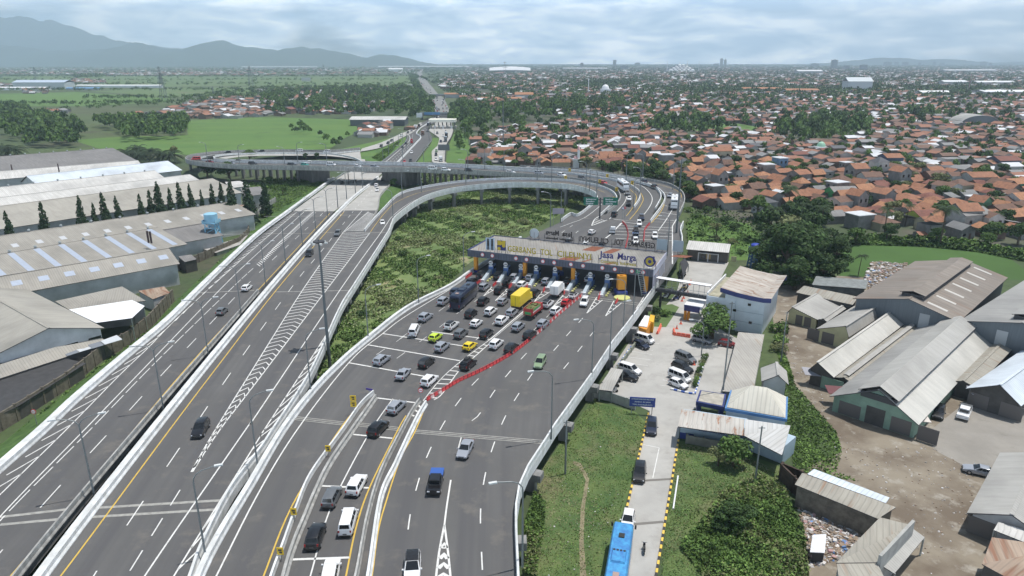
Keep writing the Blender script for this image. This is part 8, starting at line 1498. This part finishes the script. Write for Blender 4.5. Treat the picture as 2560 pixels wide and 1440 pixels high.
# arched hall
b = P(2434, 318); r = thing('arched_hall', 'large grey arched hall roof in the right village', 'hall', b); m = MB(); n_ = 14; Rr = 18.5; pts = []
for i in range(n_ + 1): t = math.pi * i / n_; pts.append((-Rr * math.cos(t), 3 + 8.5 * math.sin(t)))
for i in range(n_): a_, c_ = pts[i], pts[i + 1]; m.slab([b + Vector((a_[0], -9, a_[1])), b + Vector((c_[0], -9, c_[1])), b + Vector((c_[0] + 3, 16, c_[1])), b + Vector((a_[0] + 3, 16, a_[1]))], .3, palegr)
m.build('roof', r); m = MB(); m.face([b + Vector((-Rr, -8.5, 0))] + [b + Vector((p[0], -8.5, p[1] - .3)) for p in pts] + [b + Vector((Rr, -8.5, 0))], M('arch_end', (.12, .14, .15), .8)); m.build('end_wall', r)
for (x, y, w_, d_, h, an, rm, wmi, lab) in [(2222, 420, 10, 9, 6.5, .1, tile[0], M('dark_blue_wall', (.05, .07, .12), .7), 'dark blue walled house'), (2505, 425, 13, 10, 6, .1, tile[2], M('slate_wall', (.07, .09, .13), .7), 'big dark grey house with a red roof at the right'), (2440, 470, 13, 9, 6, .1, tile[0], cwall, 'long orange-roofed two-storey house with cement walls'), (2530, 482, 11, 8, 5, .3, tile[3], M('green_gable', (.05, .22, .13), .7), 'orange-roofed house with a green gable at the right edge'), (2412, 575, 13, 8, 6.5, .35, greyr, cwall, 'tall grey windowless building at the village edge'), (2305, 560, 9, 8, 3.5, .2, tile[2], M('lime_wall', (.35, .42, .06), .7), 'lime green house with a red porch roof'), (2100, 505, 11, 8, 5, .1, greyr, M('leaf_green_wall', (.04, .30, .10), .7), 'grey-roofed house with bright green walls'), (1800, 400, 12, 8, 6, .1, tile[0], walls_[3][1], 'cream two-storey house behind the outer ramp'), (2170, 470, 9, 7, 6, .1, tile[1], walls_[0][1], 'white two-storey house with a brown roof')]:
    b = P(x, y); r = thing('house', lab, 'house', b, 'landmark houses of the village'); c_, s2 = math.cos(an), math.sin(an); q = lambda X, Y, Z: b + Vector((X * c_ - Y * s2, X * s2 + Y * c_, Z)); m = MB(); m.box(b + UZ * h / 2, (w_, d_, h), wmi, an); m.face([q(-w_ / 2, -d_ / 2, h), q(-w_ / 2, d_ / 2, h), q(-w_ / 2, 0, h + 1.9)], wmi); m.face([q(w_ / 2, d_ / 2, h), q(w_ / 2, -d_ / 2, h), q(w_ / 2, 0, h + 1.9)], wmi); m.build('wall', r)
    m = MB(); X, Y = w_ / 2 + .4, d_ / 2 + .5; m.slab([q(-X, -Y, h), q(X, -Y, h), q(X, 0, h + 2), q(-X, 0, h + 2)], .12, rm); m.slab([q(-X, 0, h + 2), q(X, 0, h + 2), q(X, Y, h), q(-X, Y, h)], .12, rm); m.build('roof', r)
    for k in range(2): m = MB(); m.box(q((-.25 + .5 * k) * w_, -d_ / 2 - .03, h * .62), (1.3, .06, 1.2), glass, an); m.build('window', r)
# power pylons
def pylon(px, py, h, label):
    b = P(px, py); r = thing('power_pylon', label, 'pylon', b, 'power pylons'); m = MB(); s = h * .11; st_ = M('pylon_steel', (.16, .18, .19), .6); rr = h * .006
    for i, (x, y) in enumerate(((-1, -1), (1, -1), (1, 1), (-1, 1))): m.cyl(b + Vector((x * s, y * s, 0)), b + Vector((x * s * .15, y * s * .15, h)), rr * 1.5, rr, 4, st_)
    for k in range(7):
        f0, f1 = 1 - .85 * k / 7, 1 - .85 * (k + 1) / 7
        for (p, q_) in (((-1, -1), (1, -1)), ((1, -1), (1, 1)), ((-1, 1), (-1, -1))): m.cyl(b + Vector((p[0] * s * f0, p[1] * s * f0, h * k / 7)), b + Vector((q_[0] * s * f1, q_[1] * s * f1, h * (k + 1) / 7)), rr, rr, 3, st_)
    m.build('lattice_frame', r); m = MB()
    for z, l in ((.66, .17), (.79, .14), (.92, .10)): m.cyl(b + Vector((-h * l, 0, h * z)), b + Vector((h * l, 0, h * z)), rr * 1.6, rr * 1.6, 4, st_)
    m.build('cross_arm', r)
pylon(410, 250, 42, 'power pylon in the left fields above the village'); pylon(403, 218, 48, 'farther power pylon just above the nearer left one'); pylon(535, 248, 20, 'small pole-like pylon beside the left village'); pylon(628, 215, 48, 'power pylon at the right side of the left fields'); pylon(92, 205, 44, 'power pylon behind the pale factory'); pylon(1262, 196, 60, 'slim pylon in front of the stadium'); pylon(810, 190, 48, 'distant power pylon in the middle fields')
m = MB(); b = P(2420, 232); m.cyl(b, b + UZ * 36, .9, .35, 5, M('radio_red', (.35, .20, .20), .6)); tag(m.build('radio_mast', base=b), 'thin red and white radio mast in the right town', 'mast'); m = MB(); b = P(1258, 372); m.cyl(b, b + UZ * 40, .45, .2, 6, M('mast_grey', (.13, .15, .16), .5, .3)); tag(m.build('radio_mast', base=b), 'tall thin dark mast at the left edge of the village', 'mast')
# ---------------------------------------------------------------- hills and mountains
hillm = M('hill_forest', (.045, .075, .045), .95, var=.3, scale=.0008, det=5)
def ridge(name, outline, dist, depth, seed, mat=hillm, extra=None):
    g = np.random.default_rng(seed); x0, x1 = outline[0][0], outline[-1][0]; nx, ny = 220, 34; V = []; xs = np.linspace(x0, x1, nx); top = np.interp(xs, [o[0] for o in outline], [o[1] for o in outline]); ph = g.uniform(0, 6.28, 12)
    for j in range(ny):
        v = j / (ny - 1); y = dist - depth + 2 * depth * v; pr = math.exp(-((v - .5) / .2) ** 2 * .9)
        for i in range(nx):
            X = (xs[i] - 1280) / FPX * dist * 1.0; H = max(0, (155 - top[i]) / FPX * dist + CAMZ * .2); e = math.sin(math.pi * i / (nx - 1)) ** .25
            n_ = sum(math.sin(X * .0012 * (k + 1) + y * .0009 * (k + 1.5) + ph[k]) / (k + 1.2) for k in range(8)); w_ = 1 + .22 * n_ * (1 - pr) + .035 * n_ + .03 * math.sin(X * .011 + ph[8]) + .025 * math.sin(X * .027 + y * .004) ; V.append((X, y + 220 * math.sin(X * .0011 + ph[9]), max(-.5, H * pr * w_ * (1 if outline[0][0] < -100 or i > 4 else e) - 2)))
    F = np.array([(j * nx + i, j * nx + i + 1, (j + 1) * nx + i + 1, (j + 1) * nx + i) for j in range(ny - 1) for i in range(nx - 1)]); return npmesh(name, np.array(V), F, [mat], kind='structure', smooth=True)
ridge('hills', [(-500, 100), (-200, 98), (0, 103), (40, 107), (90, 112), (150, 122), (250, 122), (330, 121), (380, 115), (402, 107), (430, 113), (455, 122), (495, 118), (520, 121), (555, 117), (575, 104), (603, 100), (640, 113), (672, 113), (700, 118), (735, 123), (760, 115), (785, 114), (805, 118), (825, 116), (860, 124), (900, 132), (935, 139), (960, 131), (990, 132), (1020, 138), (1050, 147), (1080, 152), (1110, 157)], 11500, 3200, 4)
ridge('mountain', [(-900, 70), (-500, 48), (-200, 38), (0, 42), (120, 50), (185, 60), (215, 68), (250, 76), (300, 92), (360, 104), (420, 112), (520, 124), (620, 138), (700, 150)], 15800, 3000, 6)
ridge('far_hills', [(1990, 157), (2040, 152), (2100, 146), (2150, 141), (2200, 142), (2260, 147), (2300, 143), (2340, 144), (2380, 150), (2440, 152), (2560, 148), (2700, 140), (2900, 150)], 16200, 2600, 8)
# ---------------------------------------------------------------- haze
hm = bpy.data.materials.new('haze_air'); hm.use_nodes = True; t = hm.node_tree; t.nodes.clear(); o_ = nd(t, 'ShaderNodeOutputMaterial'); pv = nd(t, 'ShaderNodeVolumePrincipled'); pv.inputs['Density'].default_value = 0.000130; pv.inputs['Color'].default_value = (0.53, 0.67, 0.80, 1); pv.inputs['Anisotropy'].default_value = 0.0; t.links.new(pv.outputs[0], o_.inputs['Volume'])
m = MB(); m.box((0, 9650, 664), (40000, 20300, 1330), hm); hz_ = m.build('haze', kind='stuff', uv=False); hz_['label'] = 'pale air over the plain'
# ---------------------------------------------------------------- remove prototypes, make labels single one thing out
for pr in TB + TC + TP + TG + op: hide_proto(pr)
from collections import defaultdict
lab = defaultdict(list)
for o in COL.objects:
    if o.parent is None and o.get('label') and not o.get('kind'): lab[o['label']].append(o)
ORD = ['nearest', 'second nearest', 'third nearest', 'fourth nearest', 'fifth nearest', 'sixth nearest', 'seventh nearest', 'eighth nearest', 'ninth nearest', 'tenth nearest', 'eleventh nearest', 'twelfth nearest']
ORL = ['leftmost', 'second from left', 'third from left', 'fourth from left', 'fifth from left', 'sixth from left', 'seventh from left', 'eighth from left', 'ninth from left', 'tenth from left', 'eleventh from left', 'twelfth from left', 'thirteenth from left', 'fourteenth from left', 'fifteenth from left', 'sixteenth from left']
def nth(i):
    n = i + 1; return '%d%s' % (n, 'th' if 10 <= n % 100 <= 20 else {1: 'st', 2: 'nd', 3: 'rd'}.get(n % 10, 'th'))
for l, os_ in lab.items():
    if len(os_) < 2: continue
    px = [proj(o.matrix_basis.translation)[0] for o in os_]; os2 = [o for _, o in sorted(zip(px, os_), key=lambda t: t[0])]; n = len(os2)
    for i, o in enumerate(os2): o['label'] = l + ', ' + ('rightmost' if i == n - 1 else (ORL[i] if i < len(ORL) else nth(i) + ' from left'))
